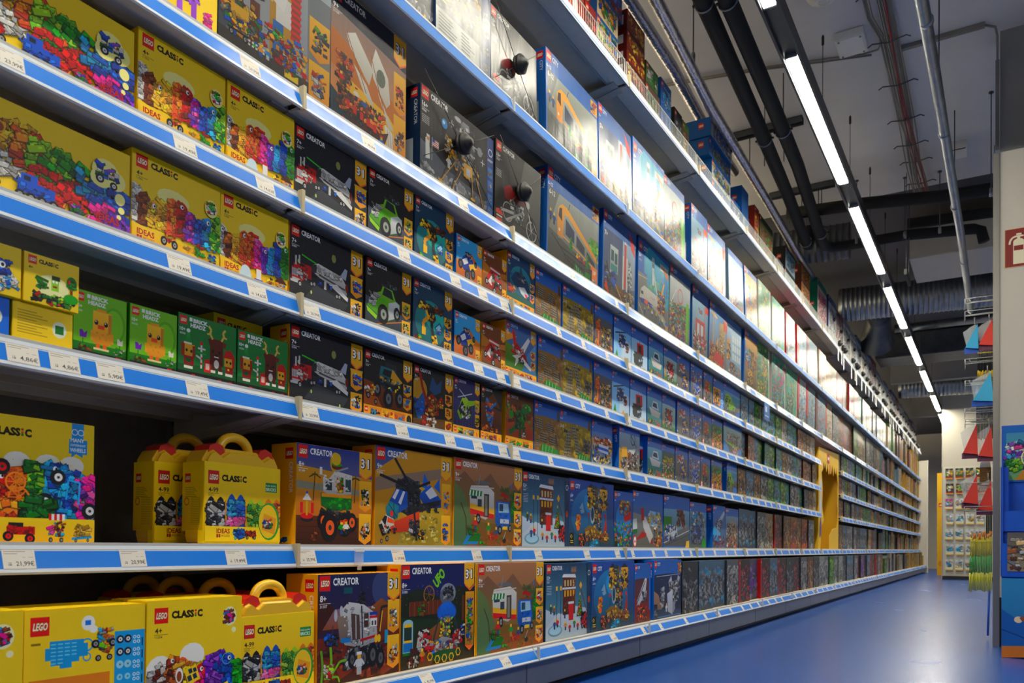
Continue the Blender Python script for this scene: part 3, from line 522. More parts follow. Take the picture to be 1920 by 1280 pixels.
def d_redcar(a):
    a.poly([(0, 0), (a.w, 0), (a.w, 8), (6, 9.8), (0, 8)], '9a6238', '5a3418'); a.poly([(0, 12), (7, 9.6), (a.w, 11), (a.w, 9), (0, 7.6)], 'b87a48')
    a.poly([(1.6, 5.6), (5, 9.8), (10, 10.2), (13, 6.6), (11.4, 4.8), (6.8, 2.8), (3.4, 3.6)], 'c42418', '8a140c'); a.poly([(3.4, 5.4), (6, 8.4), (7.6, 7.6), (5.8, 4.4)], 'e4e0dc'); a.bits(6.4, 5, 5, 4, RED_+WHT+BLK, 34, .5, 1.4, 4); a.rect(4.8, 9.8, 6.4, .8, 'd8d4d0', ang=-.1); a.rect(4.8, 10.5, 6, .5, 'b82018', ang=-.1)
    for x, y, r in ((2.6, 5.2, 1.3), (7.6, 3.0, 1.5), (11.6, 5.4, 1.3)): a.wheel(x, y, r, 'b8b8b8')
    creator(a, 1.7, '6+', '31100'); pennants(a, 12.8, 2.6, .2, 5.4, 1, [RED_+YEL_], 3); three(a, 12.7, 2.9)
def strip3(a, pals, seed, bg='f0b808'):
    a.rect(0, 0, a.w, 3.9, bg, 'e0a008'); a.logo(.4, 1.9, 1.4); d = (a.w-5.6)/3
    for i, p in enumerate(pals):
        a.rect(2.6+i*d, .5, d-.3, 2.9, ['d8901c', 'e8b030', 'c87a1c'][i]); a.bits(3.1+i*d, 1, d-1.4, 1.8, p, 18, .35, 1.0, seed+i)
    a.text('3', a.w-2, 1.2, 1.4, 'e04010', .03)
def d_shark(a):
    a.ell(10, 11, 8, 6, '0c8a94', 18, c2='0a5070'); a.poly([(2.6, 11), (6, 14.4), (9, 14.6), (9.4, 18), (11.2, 14.6), (15.4, 12.2), (16.6, 9.4), (13, 6.4), (9.8, 8), (5, 9.4)], '24486c', '14304c'); a.poly([(8, 9), (12.6, 10), (15.8, 7.6), (13.2, 6.2), (10.2, 7.2)], 'd8dce0'); a.poly([(12.6, 7.8), (15, 7.6), (14, 5.8)], 'e0586a'); a.bits(8, 11, 5, 3, BLU+GRY+BLK, 34, .5, 1.4, 5)
    a.bits(.6, 6, 5, 2.6, RED_+ORG, 30, .4, 1, 7); a.poly([(3, 11.4), (.8, 14), (4, 13)], '2c5a84'); a.poly([(0, 4), (a.w, 4), (a.w, 5.4), (6, 6.4), (0, 5)], '0a5a50'); creator(a, 2.1, '7+', '31088'); strip3(a, [CYN+GRN, GRN+BLK, BLU+GRN], 5); pennants(a, 16.8, 3.4, 5, 13, 2, [BLU+RED_, BLU+GRY], 4); three(a, 16.7, 3.7)
def d_plane(a):
    a.poly([(0, 4), (a.w, 4), (a.w, 8), (0, 13)], '6a8a2c', '3a6a24'); a.poly([(0, 13), (8, 16), (0, 17)], 'e8a030'); a.poly([(12, 4), (22, 4), (22, 16), (16, 11)], '6a9ac8', '3a6a9c')
    a.poly([(4.4, 18), (6.2, 18), (8, 12.6), (5.6, 12.4)], 'c02020'); a.poly([(16.4, 17.6), (17.6, 16.4), (12.6, 10), (9.6, 11)], 'e4e2de'); a.poly([(3.4, 10), (8.2, 13.8), (14.6, 10.4), (17.6, 5.8), (10, 8)], 'a81c1c', '70100c'); a.poly([(4.6, 8.4), (12, 10.6), (9, 7.4)], 'd8d4d0'); a.poly([(12, 9.4), (19, 6), (18.4, 5), (11, 7.4)], 'e4e2de'); a.poly([(7.4, 8), (6.6, 4.8), (9.4, 7.2)], 'd8d4d0'); a.bits(5, 10, 8, 2.4, RED_+WHT, 30, .4, 1.1, 5); a.bits(8.6, 7, 6, 1.6, WHT+BLK, 20, .3, .9, 6)
    creator(a, 2.1, '7+', '31086'); strip3(a, [RED_+WHT, RED_+GRY, RED_+WHT], 15); pennants(a, 18.4, 3.4, 5, 13, 2, [RED_+WHT, RED_+GRY], 4); three(a, 18.3, 3.6)
def d_truck(a):
    a.poly([(0, 3.9), (a.w, 3.9), (a.w, 9), (0, 11)], '7a4420', '4c2a12'); a.poly([(0, 4), (8, 4), (3, 10), (0, 9)], 'a05a24')
    a.poly([(6.4, 12.6), (7.2, 16), (13.4, 15.8), (16.4, 12.2), (15, 9.6), (8.4, 9.4)], '1a6a74', '0c3c48'); a.poly([(8, 13.6), (8.6, 15.4), (12.4, 15.2), (12, 13.2)], '14181c'); a.poly([(12.4, 15.8), (17.2, 12.6), (15.4, 11.8), (11.6, 13)], 'd0a028'); a.bits(7.4, 9.6, 8, 3, CYN+BLK+YEL_, 44, .5, 1.3, 5); a.poly([(9, 16), (9.4, 17.6), (14, 17.2), (14.6, 15.6)], '26282c')
    for x, y, r in ((5.6, 9, 2.4), (10.6, 6.9, 3.0), (15.8, 7.6, 2.8)): a.wheel(x, y, r, '6a6e74', squash=.75)
    a.bits(1, 7, 3.6, 2.6, RED_+WHT+YEL_, 30, .4, 1.2, 6); a.wheel(1.8, 6.6, 1.0); a.wheel(5.2, 5.2, .9)
    creator(a, 2.1, '7+', '31101', c='e8e8e4'); strip3(a, [CYN+BLK, RED_+YEL_, CYN+ORG], 25, 'f0b008'); a.wheel(a.w-1.5, 1.9, 1.5, '20242a'); pennants(a, 17.6, 3.8, 4.2, 12.6, 2, [CYN+ORG, CYN+BLK], 4); three(a, 17.5, 4.2)
def d_dragon(a):
    a.ell(3, 12, 4, 4, 'b08a50', 14); a.poly([(0, 0), (a.w, 0), (a.w, 5), (0, 3)], '6a4a1c', '3c2a14'); a.poly([(8, 13), (9.6, 17.4), (12, 15), (14.6, 17), (14, 13), (11, 11.6)], '26466c'); a.poly([(.4, 7), (5.4, 12.4), (6.4, 8.6), (5.2, 3.6), (2.4, 3)], '2c5488'); a.bits(1, 5, 4.4, 4, BLU, 20, .5, 1.2, 5)
    a.pl([(3.2, 17.4), (4.6, 13), (6.4, 9.6), (9, 7.6), (11.4, 8.4)], 1.2, '8a1c14'); a.poly([(6, 10), (9.6, 12), (13.4, 9.6), (13, 5.4), (8.6, 4.6), (6.4, 7)], '8a1c14', '5a100c'); a.bits(6.6, 5, 6.4, 5.4, RED_+BRN+TAN, 60, .5, 1.4, 6); a.bits(4, 1.4, 7, 2.8, RED_+WHT+BRN, 36, .4, 1.2, 7); a.pl([(12.4, 9), (14.4, 11.4), (15.4, 8.6)], .8, '8a1c14'); a.bits(13.2, 8, 2, 3, RED_+YEL_, 14, .4, 1, 8)
    creator(a, 2.1, '7+', '31102', c='e8e8e4'); pennants(a, 16.6, 3.6, .2, 13, 3, [RED_+BRN, RED_+YEL_, BRN+RED_], 12); three(a, 16.6, 4.0)
def d_chop(a):
    a.poly([(0, 4), (a.w, 4), (a.w, 10), (0, 13)], '3a3a6a', '24244c'); [a.line(2+i*1.7, 4, 4+i*1.4, 12, .1, '5a5a8c') for i in range(8)]
    a.line(2.4, 13.2, 10.8, 15.6, .35, 'c8ccd4'); a.line(3.2, 16, 9.4, 12.4, .35, 'c8ccd4'); a.poly([(2.2, 8.4), (5, 13.4), (8, 13.6), (9.2, 11.6), (6.4, 7), (3.8, 6)], 'b8d828', '7a9c14'); a.poly([(2.8, 9.4), (5, 12.6), (6.4, 10.6), (4.2, 7.4)], '14242c'); a.poly([(8, 12.8), (12.8, 13.6), (12.4, 12), (8.4, 10.8)], '9cc41c'); a.bits(5, 7, 5, 4, LIM+WHT+BLK, 30, .4, 1.2, 3)
    creator(a, 1.7, '6+', '31092'); strip3(a, [LIM+BLK, LIM+WHT, LIM+GRY], 35); pennants(a, 12.8, 2.6, 4.2, 14, 2, [LIM+BLK, LIM+GRY], 3); three(a, 12.6, 3.0)
def d_raptor(a):
    a.poly([(0, 4), (a.w, 4), (a.w, 12), (0, 14)], '6a3a1c', '3c2010'); a.poly([(2, 14), (8, 18), (13, 13)], '5a3424'); a.pl([(3.4, 15.6), (6, 13), (5.4, 9.4), (7, 6)], 1.3, '2a74b8'); a.bits(3.4, 8, 4.4, 6, BLU+CYN+ORG, 50, .5, 1.4, 5); a.pl([(6.4, 12.6), (9.8, 14.8)], .9, '2a74b8'); a.bits(1, 4.4, 10, 2, ORG+BRN, 26, .4, 1.3, 6)
    creator(a, 1.7, '6+', '31098', c='c8c8c4'); strip3(a, [ORG+CYN, CYN+BRN, ORG+BLU], 45)
def d_trex(a):
    a.poly([(0, 4), (a.w, 4), (a.w, 12), (0, 10)], 'a8521c', '8a3c14'); a.bits(0, 9, 20, 8, BRN+GRN, 40, 1, 3.4, 6, edge=False); a.pl([(2.4, 5.6), (5.6, 7), (9, 10.4), (12, 15.6)], 2.0, '1a5a34'); a.poly([(11, 14), (13.4, 18), (16.6, 16.6), (16.8, 14.6), (13, 13.4)], '1f6a3c'); a.poly([(6.4, 11), (11.6, 15), (13.8, 11), (11, 7.4), (7.6, 7.4)], '1a5a34', '104024'); a.bits(7, 8, 6, 6.4, GRN+BLK, 54, .5, 1.4, 7); a.rect(9.4, 4.2, 1.6, 4.4, '144a2c'); a.rect(12.4, 5, 1.6, 3.6, '144a2c', ang=.4); a.ell(14.4, 16.4, .35, .35, 'f0c020', 8); a.bits(12, 5, 2, 1.6, WHT, 10, .3, .8, 8)
    creator(a, 2.1, '7+', '31058', c='c8c8c4'); strip3(a, [GRN, GRN+ORG, GRN+BLK], 55); a.rect(0, 3.9, a.w, .3, 'e8c020')
def d_town(a):
    a.rect(0, 0, a.w, a.h, '6c7480', '8c8a80'); a.rect(0, 0, a.w, 6, '3c3a38', '24221f'); a.rect(0, 30, a.w, a.h-30, 'a8b0b8')
    for x, w, c in ((0, 7, '4a5058'), (7, 8, 'a0a4a8'), (15, 8, 'b89038'), (23, 4.6, '9aa0a8')): a.rect(x, 6, w, 26, c)
    a.rect(9, 6, 3, 11, '5a2a14'); a.rect(16, 6, 3.4, 10, '1a64a8'); a.rect(17, 16, 5, 7, 'e4e2dc'); a.rect(16.4, 20, 4, 5, 'ecebe6', ang=-.3); a.rect(22, 14, 3, 13, '8a3a20'); [a.rect(21.8, 14+i*1.6, 3.6, .8, 'd0481c') for i in range(8)]
    a.rect(2, 14, 3.6, 9, '2a3038'); a.bits(.5, 17, 7, 12, GRY+TAN+BLU, 60, .6, 1.8, 3); a.bits(8, 18, 8, 12, WHT+BRN+TAN, 70, .6, 1.8, 4); a.bits(1, 6, 26, 8, GRY+BRN+GRN+RED_+BLU+YEL_, 170, .5, 1.5, 5); a.bits(.5, 12, 10, 3, YEL_+TAN, 24, .6, 1.6, 8)
    a.rect(3.4, 10.6, 5.2, 2.4, 'e0b458'); a.bits(3.4, 8.6, 5, 2, TAN+YEL_, 14, .5, 1.2, 9); a.rect(2.6, 6.6, 6, .5, '101010'); a.wheel(3.6, 6, .9); a.wheel(7.6, 6, .9)
    [a.rect(8.6+(i % 6)*1.1, 5.4+(i//6)*.9, .6, .45, 'e8e8e8') for i in range(12)]; a.rect(20, 3.6, 4.6, 1.8, 'e8d060'); a.bits(20.2, 5, 4, 1, RED_+GRN, 10, .3, .7, 3); a.fig(12.4, 4.6, 1.3, 'e8a020', '1a5aa0'); a.fig(14.6, 4.8, 1.3, '2a8ad0', 'c8c8c8'); a.fig(26.6, 5, 1.7, 'b82418', '5a3a1c', hat='e8c020')
    pennants(a, 28.2, 7.4, 1.2, 24, 2, [BLU+GRY+WHT+ORG, GRY+BLK+LIM], 6)
    creator(a, 3.2, '9+', '31097')
def d_ship(a):
    a.rect(0, 0, a.w, a.h, '6a6c74', 'e8a018'); a.poly([(0, a.h), (0, a.h-6), (a.w, a.h-9.5), (a.w, a.h)], '0b1226'); a.ell(17, 10, 11, 10, 'ecc018', 20)
    a.poly([(0, 0), (a.w, 0), (a.w, 2), (20, 1), (8, 6), (0, 10)], '123c4c', '0a2430'); a.poly([(0, 16), (0, 26), (20, 20), (a.w, 14), (a.w, 6), (24, 12)], 'c07a34')
    for P in ([(6, 27), (9.6, 29), (17, 22), (15.4, 17), (14, 18), (7.4, 24)], [(16.4, 24), (18, 29), (23.6, 23), (24.6, 16), (23, 14), (17, 20)], [(9, 20), (14.4, 16.4), (17.4, 12), (16, 11.8), (13, 14)], [(19, 17), (23, 12.4), (26.4, 8.6), (24, 8.4)], [(22, 9), (26, 7.6), (29, 1), (23.6, 1.6)]): a.poly(P, 'eeeae0', 'cfc9bc')
    for i in range(5): a.line(23.4+i*1.1, 8, 24.2+i*1.1, 2, .12, '7a3a2a')
    a.ell(20.4, 21.4, 2, 2.6, '6a7064', 12); a.line(6, 27.6, 14.2, 14, .3, '8a5a34'); a.line(16, 26, 22, 12, .3, '8a5a34')
    a.poly([(2.4, 12), (8, 11), (21, 5.6), (24, 7), (22, 2.2), (8, 3), (3, 7.6)], '5c2a10', '3c1a08'); a.bits(3, 5, 19, 6, BRN+ORG+BLK, 150, .5, 1.7, 4); a.bits(2.6, 12.4, 5.4, 8, BRN+BLK+ORG, 70, .5, 1.5, 5); [a.rect(6+i*2.8, 6.6-i*.5, 1.4, 2.2, 'c8381c') for i in range(5)]; [a.wheel(8+i*4, 5-i*.6, .9, '4a4a4a') for i in range(4)]
    a.fig(4, 12, 1.6, 'c82418', '6a4a20'); a.fig(10, 10, 1.6, 'e8e0d0', '2a2a2a', hat='8a1c14'); a.fig(13.4, 8.6, 1.6, '2a5aa0', '5a3a1c'); a.fig(20.8, 1, 1.7, '1a70b8', '5a3a1c', head='e8b020', hat='c8541a'); a.ell(5, 2.4, 1, 1, 'd0301c', 10)
    pennants(a, 26.2, 5.6, 1.6, 27, 2, [BRN+WHT+BLK, BRN+RED_+BLK], 12)
    creator(a, 3.4, '9+', '31109'); three(a, 26.1, 5.8)
def stars(a, n, seed): dots(a, n, 'c8d0e8', seed, 0, a.h*.5, a.w, a.h*.5, .07)
def d_lander(a):
    stars(a, 24, 3); a.poly([(0, 0), (a.w, 0), (a.w, 5), (30, 7.4), (16, 8.2), (8, 11), (0, 12.6)], '5c6270', '353942'); a.bits(0, 0, a.w, 6, GRY+['3c4048'], 70, .8, 3.2, 4, edge=False); a.ell(12.6, 22.6, 1.6, 1.6, '3a90d0'); a.ell(12.2, 22.9, .7, .6, 'd0e4f0', 8)
    a.rect(37.8, 0, 4.2, a.h, '143a74'); [a.rect(38.4, 2+i*4.6, 2.9, 3.4, '3a6cb0') or a.bits(39, 3+i*4.6, 1.6, 1.4, GRY, 6, .3, .9, i) for i in range(4)]; a.ring(39.9, 24.6, 1.3, .35, 'd8e0ea', 6); a.text('EXPERT', 38.3, 21.4, .8, 'e8ecf4', .01, 3.2)
    a.poly([(2.6, 14), (4.6, 14.4), (5, 8), (2.8, 7.4)], 'dcdcd8'); a.rect(3.2, 13, 1.6, 2.4, 'd8d8d4'); a.rect(3.4, 13.6, 1.2, 1, 'c89020'); a.rect(6.2, 12.8, 3.4, 2.3, 'e8e8e8'); [a.rect(6.2, 12.9+i*.62, 3.4, .3, 'b82020') for i in range(4)]; a.rect(6.2, 14, 1.4, 1.1, '1a3a8a'); a.line(6, 8, 6.1, 15.4, .25, 'b8b8b8')
    a.rect(20.4, 17, 9, 7.6, 'a8aab0', '70727a'); a.poly([(21, 24), (28.4, 24), (26.4, 28), (22.8, 28)], '8a8c94'); a.bits(20, 16.6, 10, 10, GRY+WHT+BLK, 120, .6, 1.8, 5); a.rect(22.6, 19, 3.4, 3, '14161c'); a.rect(30, 22, 5, .5, '9a9ca4'); a.ell(33, 22, 1.6, 1.6, '8a8c94', 10); a.ell(20, 27.4, 2, .8, 'b8bac0', 10)
    a.poly([(17, 15.6), (32, 15), (33, 10.4), (18, 10.8)], 'b08a1c', '6a5010'); a.bits(17, 10.4, 15, 5.6, BLK+YEL_+GRY, 130, .6, 1.9, 6); a.rect(23.6, 10, 5, 4.6, 'e8b818'); a.rect(25, 10.8, 2.4, 2.6, 'e0e0e0')
    for p in ([(18, 13), (13, 8), (10.6, 3.4)], [(21, 11), (17.6, 6), (16.4, 2)], [(30, 12), (34, 7), (36.4, 1.6)], [(27.6, 11), (28.6, 7), (29, 4)]): a.pl(p, .7, '2a2a30'); a.pl([(p[0][0]+1, p[0][1]), p[2]], .35, 'c89a1c'); a.ell(p[2][0], p[2][1], 1.4, .5, 'c8a020', 10)
    a.bits(13, 14, 3, 5, WHT+TAN, 24, .5, 1.4, 7); a.fig(15, 9, 2.0, 'dcdcd8', 'c8c8c4', head='c89828')
    creator(a, 3.6, '16+', '10266'); [a.line(.8, 20.6-i*.55, 4.6, 20.6-i*.55, .14, 'd8d8d8') for i in range(5)]
    for (x, y) in ((16.6, 24.4), (35, 19)): a.line(x-1.2, y, x+1.2, y, .3, 'c8ccd4'); a.line(x, y-1.2, x, y+1.2, .3, 'c8ccd4')
def d_landerback(a):
    a.rect(0, 0, a.w, a.h, '5a5c56', '3a3c3a'); a.bits(1, 12, 24, 18, GRY+BLK+TAN, 160, .6, 2.2, 5); a.poly([(0, 11), (10, 14), (24, 11), (32, 8), (32, 0), (0, 0)], '70727a')
    a.rect(0, 1, 25, 10.4, 'c8ccc8'); R = random.Random(4)
    for j in range(8): a.line(1.4, 10-j*1.1, 8+R.random()*4, 10-j*1.1, .4, '3a3e42'); a.line(14, 10-j*1.1, 18+R.random()*5, 10-j*1.1, .4, '50545a')
    a.rect(26.6, 0, 5.4, a.h, '17396c'); [a.bits(27.6, 4+i*6, 3, 3, GRY, 14, .5, 1.2, i) for i in range(4)]; a.rect(28, 1, 2.4, 2.4, 'd03020')
def d_moto(a):
    a.poly([(0, 0), (a.w, 0), (a.w, 5), (0, 7)], '3a3a38', '1c1c1b'); a.poly([(a.w*.4, 7), (a.w, 5), (a.w, a.h), (a.w*.62, a.h)], '5a5a56', '44443f')
    a.wheel(9, 8.2, 5.4, '26262a', '0c0c0e', .86); a.ring(9, 8.2, 3.4, .5, '9a9a98'); a.wheel(26.4, 6.6, 5.6, '26262a', '0c0c0e', .8); a.ring(26.4, 6.6, 3.7, .6, 'a8a8a6'); [a.line(26.4, 6.6, 26.4+3.6*math.cos(i), 6.6+3.6*math.sin(i), .15, 'b8b8b8') for i in range(6)]
    a.poly([(6, 16), (10, 18.6), (15, 16.4), (12, 12), (6.6, 12.6)], '8a1814', '5a0e0a'); a.poly([(14, 15), (18, 18), (22, 16), (20, 13), (15, 12.6)], '8a1814', '5a0e0a'); a.bits(11, 7, 9, 6, GRY+BLK+WHT, 100, .5, 1.6, 5); a.pl([(13, 9), (4, 7.6)], 1.1, 'b8b8b4'); a.pl([(19, 11), (8, 5)], .9, 'a8a8a4')
    a.pl([(21, 18), (24, 13), (26.4, 6.6)], .8, 'c4c4c0'); a.pl([(19.4, 20.6), (21, 18.6), (24, 20.4)], .5, 'b4b4b0'); a.ell(23.4, 15.6, 1.2, 1.4, 'c8c8c4'); a.poly([(11.4, 17), (16, 18.6), (15, 17)], '141416'); a.ell(20.6, 21.6, .8, .6, 'c0c0c0', 8)
    a.poly([(1.4, 7), (4.4, 7.4), (5.6, 6), (5, 3), (3.4, 1.8), (1.4, 3), (.9, 6)], 'c8501a'); a.rect(1, 4, 4.6, 1.4, '1c1c1c'); a.line(1.4, 4.7, 5.2, 4.7, .5, 'e0dcd4')
    creator(a, 3.2, '16+', '10269', c='dcdcda'); [a.line(.8, 21-i*.55, 4.2, 21-i*.55, .14, 'c8c8c8') for i in range(5)]
def d_train(a):
    a.rect(1, 1, a.w-2, a.h-9, 'a8aca4', '3c3e3c'); a.poly([(1, 12), (10, 30), (1, 30)], '6c706c'); [a.line(10+i*2, 30, 16+i*1.7, 18, .12, '80867e') for i in range(17)]; [a.line(8, 29-i*1.4, a.w-1, 27-i*1.2, .1, '888e86') for i in range(7)]
    a.poly([(1, 1), (a.w-1, 1), (a.w-1, 9), (20, 11), (1, 14)], '5a5c58', '30322f'); a.rect(a.w-9, 14, 8, 8, '6a8a2c'); a.bits(a.w-9, 13, 8, 8, GRN+LIM, 40, .6, 2, 3, edge=False)
    a.poly([(9, 24), (12, 26.4), (16, 25.6), (44, 13.6), (46, 11), (46, 8), (16, 13), (9.6, 12)], 'b8bab4', '6a6c68'); a.poly([(9, 13), (8.6, 20), (10, 25), (13, 26.8), (16, 26), (14.6, 22), (13.8, 12.8)], 'f4b410', 'd89408'); a.poly([(14, 26.6), (17.4, 26.4), (46, 14.4), (46, 12.2), (18, 23.4), (16, 23)], 'f4b410', 'e09c08')
    a.poly([(9.6, 21), (10.4, 24.4), (12.6, 25), (12.8, 19.6)], '14181c'); a.poly([(16, 22), (24, 19), (24, 14), (16, 15.4)], '1a2c4c'); a.poly([(26, 18.4), (34, 15.4), (34, 11.6), (26, 13.4)], '222a34'); a.poly([(36, 14.6), (44, 11.6), (44, 10), (36, 11.4)], '222a34'); a.line(14, 14, 46, 9, .5, 'f0b010'); a.ell(10.6, 15.6, .7, .7, 'e8e8d8', 8); a.line(18, 26, 19.6, 29, .4, '26282a')
    for i, x in enumerate((3, 6)): a.fig(x, 17-i, 2.2, '1a3a7a', '1a2a4a')
    for q in range(3): a.pl([(4+q*4, 12-q*1.6), (12+q*3, 9-q*1.8), (22+q*3, 8.6-q*2.4), (34, 8-q*2.4), (46, 6.6-q*2)], .5, '1c1c1c')
    [a.line(16+i*2.2, 7.6-i*.12, 16.6+i*2.2, 4-i*.1, .45, '2a2a28') for i in range(12)]
    for x, y in ((21, 10), (37, 7.4)): a.heap([(x-1.6, y), (x+1.6, y), (x+.6, y+5.4), (x-.6, y+5.4)], GRN, 1.1, (.5, 1.1), 3)
    for i, (x, c) in enumerate(((27, 'e8c820'), (29, 'c83018'), (33.4, 'c83018'), (41, 'e07818'), (43, '2a5aa0'))): a.fig(x, 7.6-i*.3, 1.6, c)
    a.poly([(25, 6.4), (34.4, 3.8), (33.4, 1), (24, 3)], '1a6a34'); a.rect(34.6, 1.2, 5.4, 4.4, '1a7a3c'); [a.line(26+i*2, 5.6-i*.6, 27.4+i*2, 2.8-i*.4, .4, 'a8c8a8') for i in range(4)]
    a.rect(a.w-6.6, .8, 5.4, 9, 'f09418'); a.bits(a.w-5.8, 1.6, 3.6, 3.4, WHT+BLK, 14, .6, 1.4, 4); a.text('UP', a.w-5.6, 6.6, 1.8, 'f8f0e0', .02)
    city(a, 4.2, '6-12', 7.6); a.rect(a.w-7, a.h-7, 6.4, 5.8, 'e8a818'); a.bits(a.w-6.4, a.h-6, 5, 4, BLK+RED_+YEL_+CYN, 26, .6, 1.4, 4); a.text('6-12', 1.6, a.h-10.6, 2.0, 'f4f4f2', .02)
def d_rocket(a):
    a.rect(1, 1, a.w-2, a.h-9, '24406c', '6a7078'); stars(a, 20, 6); a.poly([(22, 9), (a.w-1, 12), (a.w-1, 32), (22, 32)], 'b0c4d8', '8c9098'); a.poly([(1, 1), (a.w-1, 1), (a.w-1, 6), (14, 10), (1, 8)], '7a5c30', '3c2c18')
    a.rect(8, 14, 9, 12, 'c8d4d4', '8a9898'); a.rect(9, 19, 3, 5, '2a5458'); a.rect(13, 18.4, 3, 5, '2a5458'); a.rect(9, 14.6, 7, 3, '4a8a88'); a.bits(2, 6, 12, 8, BLK+GRY+BLU, 90, .6, 1.9, 5); a.pl([(4, 17), (7, 12), (12, 6), (20, 5)], 1.1, '2a2c30'); a.rect(9, 8, 6, 2.6, '1a5ab8', ang=-.4)
    a.rect(24, 10, 2.4, 21, 'c8541c'); a.poly([(24, 31), (26.4, 31), (25.2, 34)], 'e8e8e4'); a.rect(22.4, 9, 1.3, 16, 'e4e4e0'); a.rect(26.8, 9, 1.3, 16, 'e4e4e0'); a.bits(30, 3, 6, 6, TAN+GRY+WHT, 50, .6, 1.8, 7); a.bits(19, 4, 12, 4, BRN+GRY+TAN, 50, .6, 2, 8); a.poly([(2, 5), (4, 8.6), (7, 3)], 'e05818')
    a.pl([(14, 9), (22, 3), (a.w, 2.6)], .6, 'c8b078'); a.rect(29, 12, 3, 12, 'd8dcd8'); a.bits(29, 10, 4, 14, WHT+GRY, 44, .5, 1.4, 9); city(a, 3.6, '7+', 8); a.poly([(a.w-9, a.h-1), (a.w-2, a.h-6), (a.w-1, a.h-12), (a.w-6, a.h-9)], 'd8481c'); a.text('7+', 1.6, a.h-11.4, 2.2, 'f4f4f2', .02)
def d_airport(a):
    a.rect(0, 0, a.w, a.h, '0066b2'); a.poly([(0, 1), (a.w, 1), (a.w, 26), (12, 26), (12, 24), (0, 24)], '8c8c88', '5a5a58'); a.poly([(12, 20), (a.w, 14), (a.w, 38), (14, 40), (8, 34), (8, 25), (12, 25)], '48b4d8', '3a94a8'); a.bits(12, 19, 30, 8, ['5a9a7a', '3c8a8a', '78b8a0', '4aa0c0'], 50, 1.4, 4, 3, edge=False); a.line(0, 22, 12, 23, .3, 'd8d8d4'); a.line(1, 8, 10, 1, .35, 'e0e0dc')
    a.rect(19, 22, 2.6, 12, 'd8e4e4'); a.poly([(18, 34), (22.6, 34), (21.8, 36.4), (18.8, 36.4)], 'e8ecec'); a.rect(18.8, 31, 3, 2.6, '1c5068'); a.pl([(20, 30), (26, 19), (29, 15)], 1.8, 'c8d0cc'); [a.rect(33+i*3, 18+i, 1.6, 12, '2a7ac0') for i in range(3)]; a.rect(30, 33, 12, 3.4, 'e8e8e4'); a.poly([(30, 36), (42, 33), (42, 30)], 'e8901c')
    a.poly([(2, 11), (3.6, 16), (8, 18.6), (31, 17.6), (31, 12.4), (12, 10.4), (4, 9)], 'dedbd2', 'bcb8b0'); a.poly([(1, 11), (4, 9), (18, 9.6), (20, 11.6), (10, 12)], '1c3c8a'); a.rect(4, 13.6, 3, 1.6, '12202c'); a.poly([(9, 12), (14, 12), (12, 9.6), (8, 10)], 'e0681c'); a.text('airport', 17, 14.4, 1.6, '8a9098', .0); a.poly([(16, 11), (26, 9), (42, 3), (42, 6), (30, 12)], 'a8aaa6'); a.bits(27, 10, 10, 11, YEL_+RED_+BLK+BLU, 110, .6, 1.8, 5); a.pl([(32, 20), (36, 27)], 1.6, 'f0b818')
    for i, (x, y) in enumerate(((9, 4), (14, 7), (19, 5.6), (25, 6), (30, 3.4), (34, 5))): a.fig(x, y, 1.7, ['1a3a7a', 'd8a818', 'e8e8e0', 'd8c820', '2a8ad0', 'e0e040'][i])
    a.rect(38.4, 1.4, 3.4, 4.8, 'e0a878'); a.rect(38.2, 5.6, 3.6, 1.6, '2a6ac0'); k = 4.2
    a.logo(1.2, a.h-6.4, k); a.text('CITY', 7, a.h-5.2, 2.3, 'f4f4f2', .03, 5.6); a.text('6+', 1.4, a.h-9.8, 1.9, 'f4f4f2', .02); a.text('60262', 1.4, a.h-11.6, .9, 'f4f4f2', 0)
def mkcity(top, bg, bg2, fns, age='6+', seed=1, k=None, wave=True):
    """a town set: sky or ground, then heaps of toy bricks shaped by the given calls"""
    def f(a):
        sky(a, bg, bg2)
        for g in fns: g(a)
        if top: city(a, k or a.h*.1, age, a.h*top)
    return f
def hp(x, y, w, h, pal, n=60, s0=.5, s1=1.7, seed=1): return lambda a: a.bits(x*a.w, y*a.h, w*a.w, h*a.h, pal, n, s0, s1, seed)
def pg(pts, c, c2=None): return lambda a: a.poly([(x*a.w, y*a.h) for x, y in pts], c, c2)
def wl(x, y, r, hub='9a9a9a'): return lambda a: a.wheel(x*a.w, y*a.h, r*a.h, hub)
def fg(*xs): return lambda a: [a.fig(x*a.w, y*a.h, a.h*.05, c) for x, y, c in xs]
def ln(pts, t, c): return lambda a: a.pl([(x*a.w, y*a.h) for x, y in pts], t*a.h, c)
d_crowd = mkcity(.12, 'd0d8d8', '6a6a64', [pg([(0, .2), (1, .3), (1, .6), (0, .5)], '5a9a6a'), hp(0, .05, .9, .5, GRY+WHT+BLU+YEL_+RED_+BLK, 420, .5, 1.8, 3), lambda a: [a.ring(a.w*.5, a.h*.66, 4, .8, 'c84a3a'), a.line(2, a.h*.5, 10, a.h*.72, .8, 'e8e8e4'), a.rect(a.w*.8, 4, 4, 22, '7ac020')], fg((.2, .1, 'e8c820'), (.5, .06, 'c83018'), (.7, .12, '2a5aa0'))])
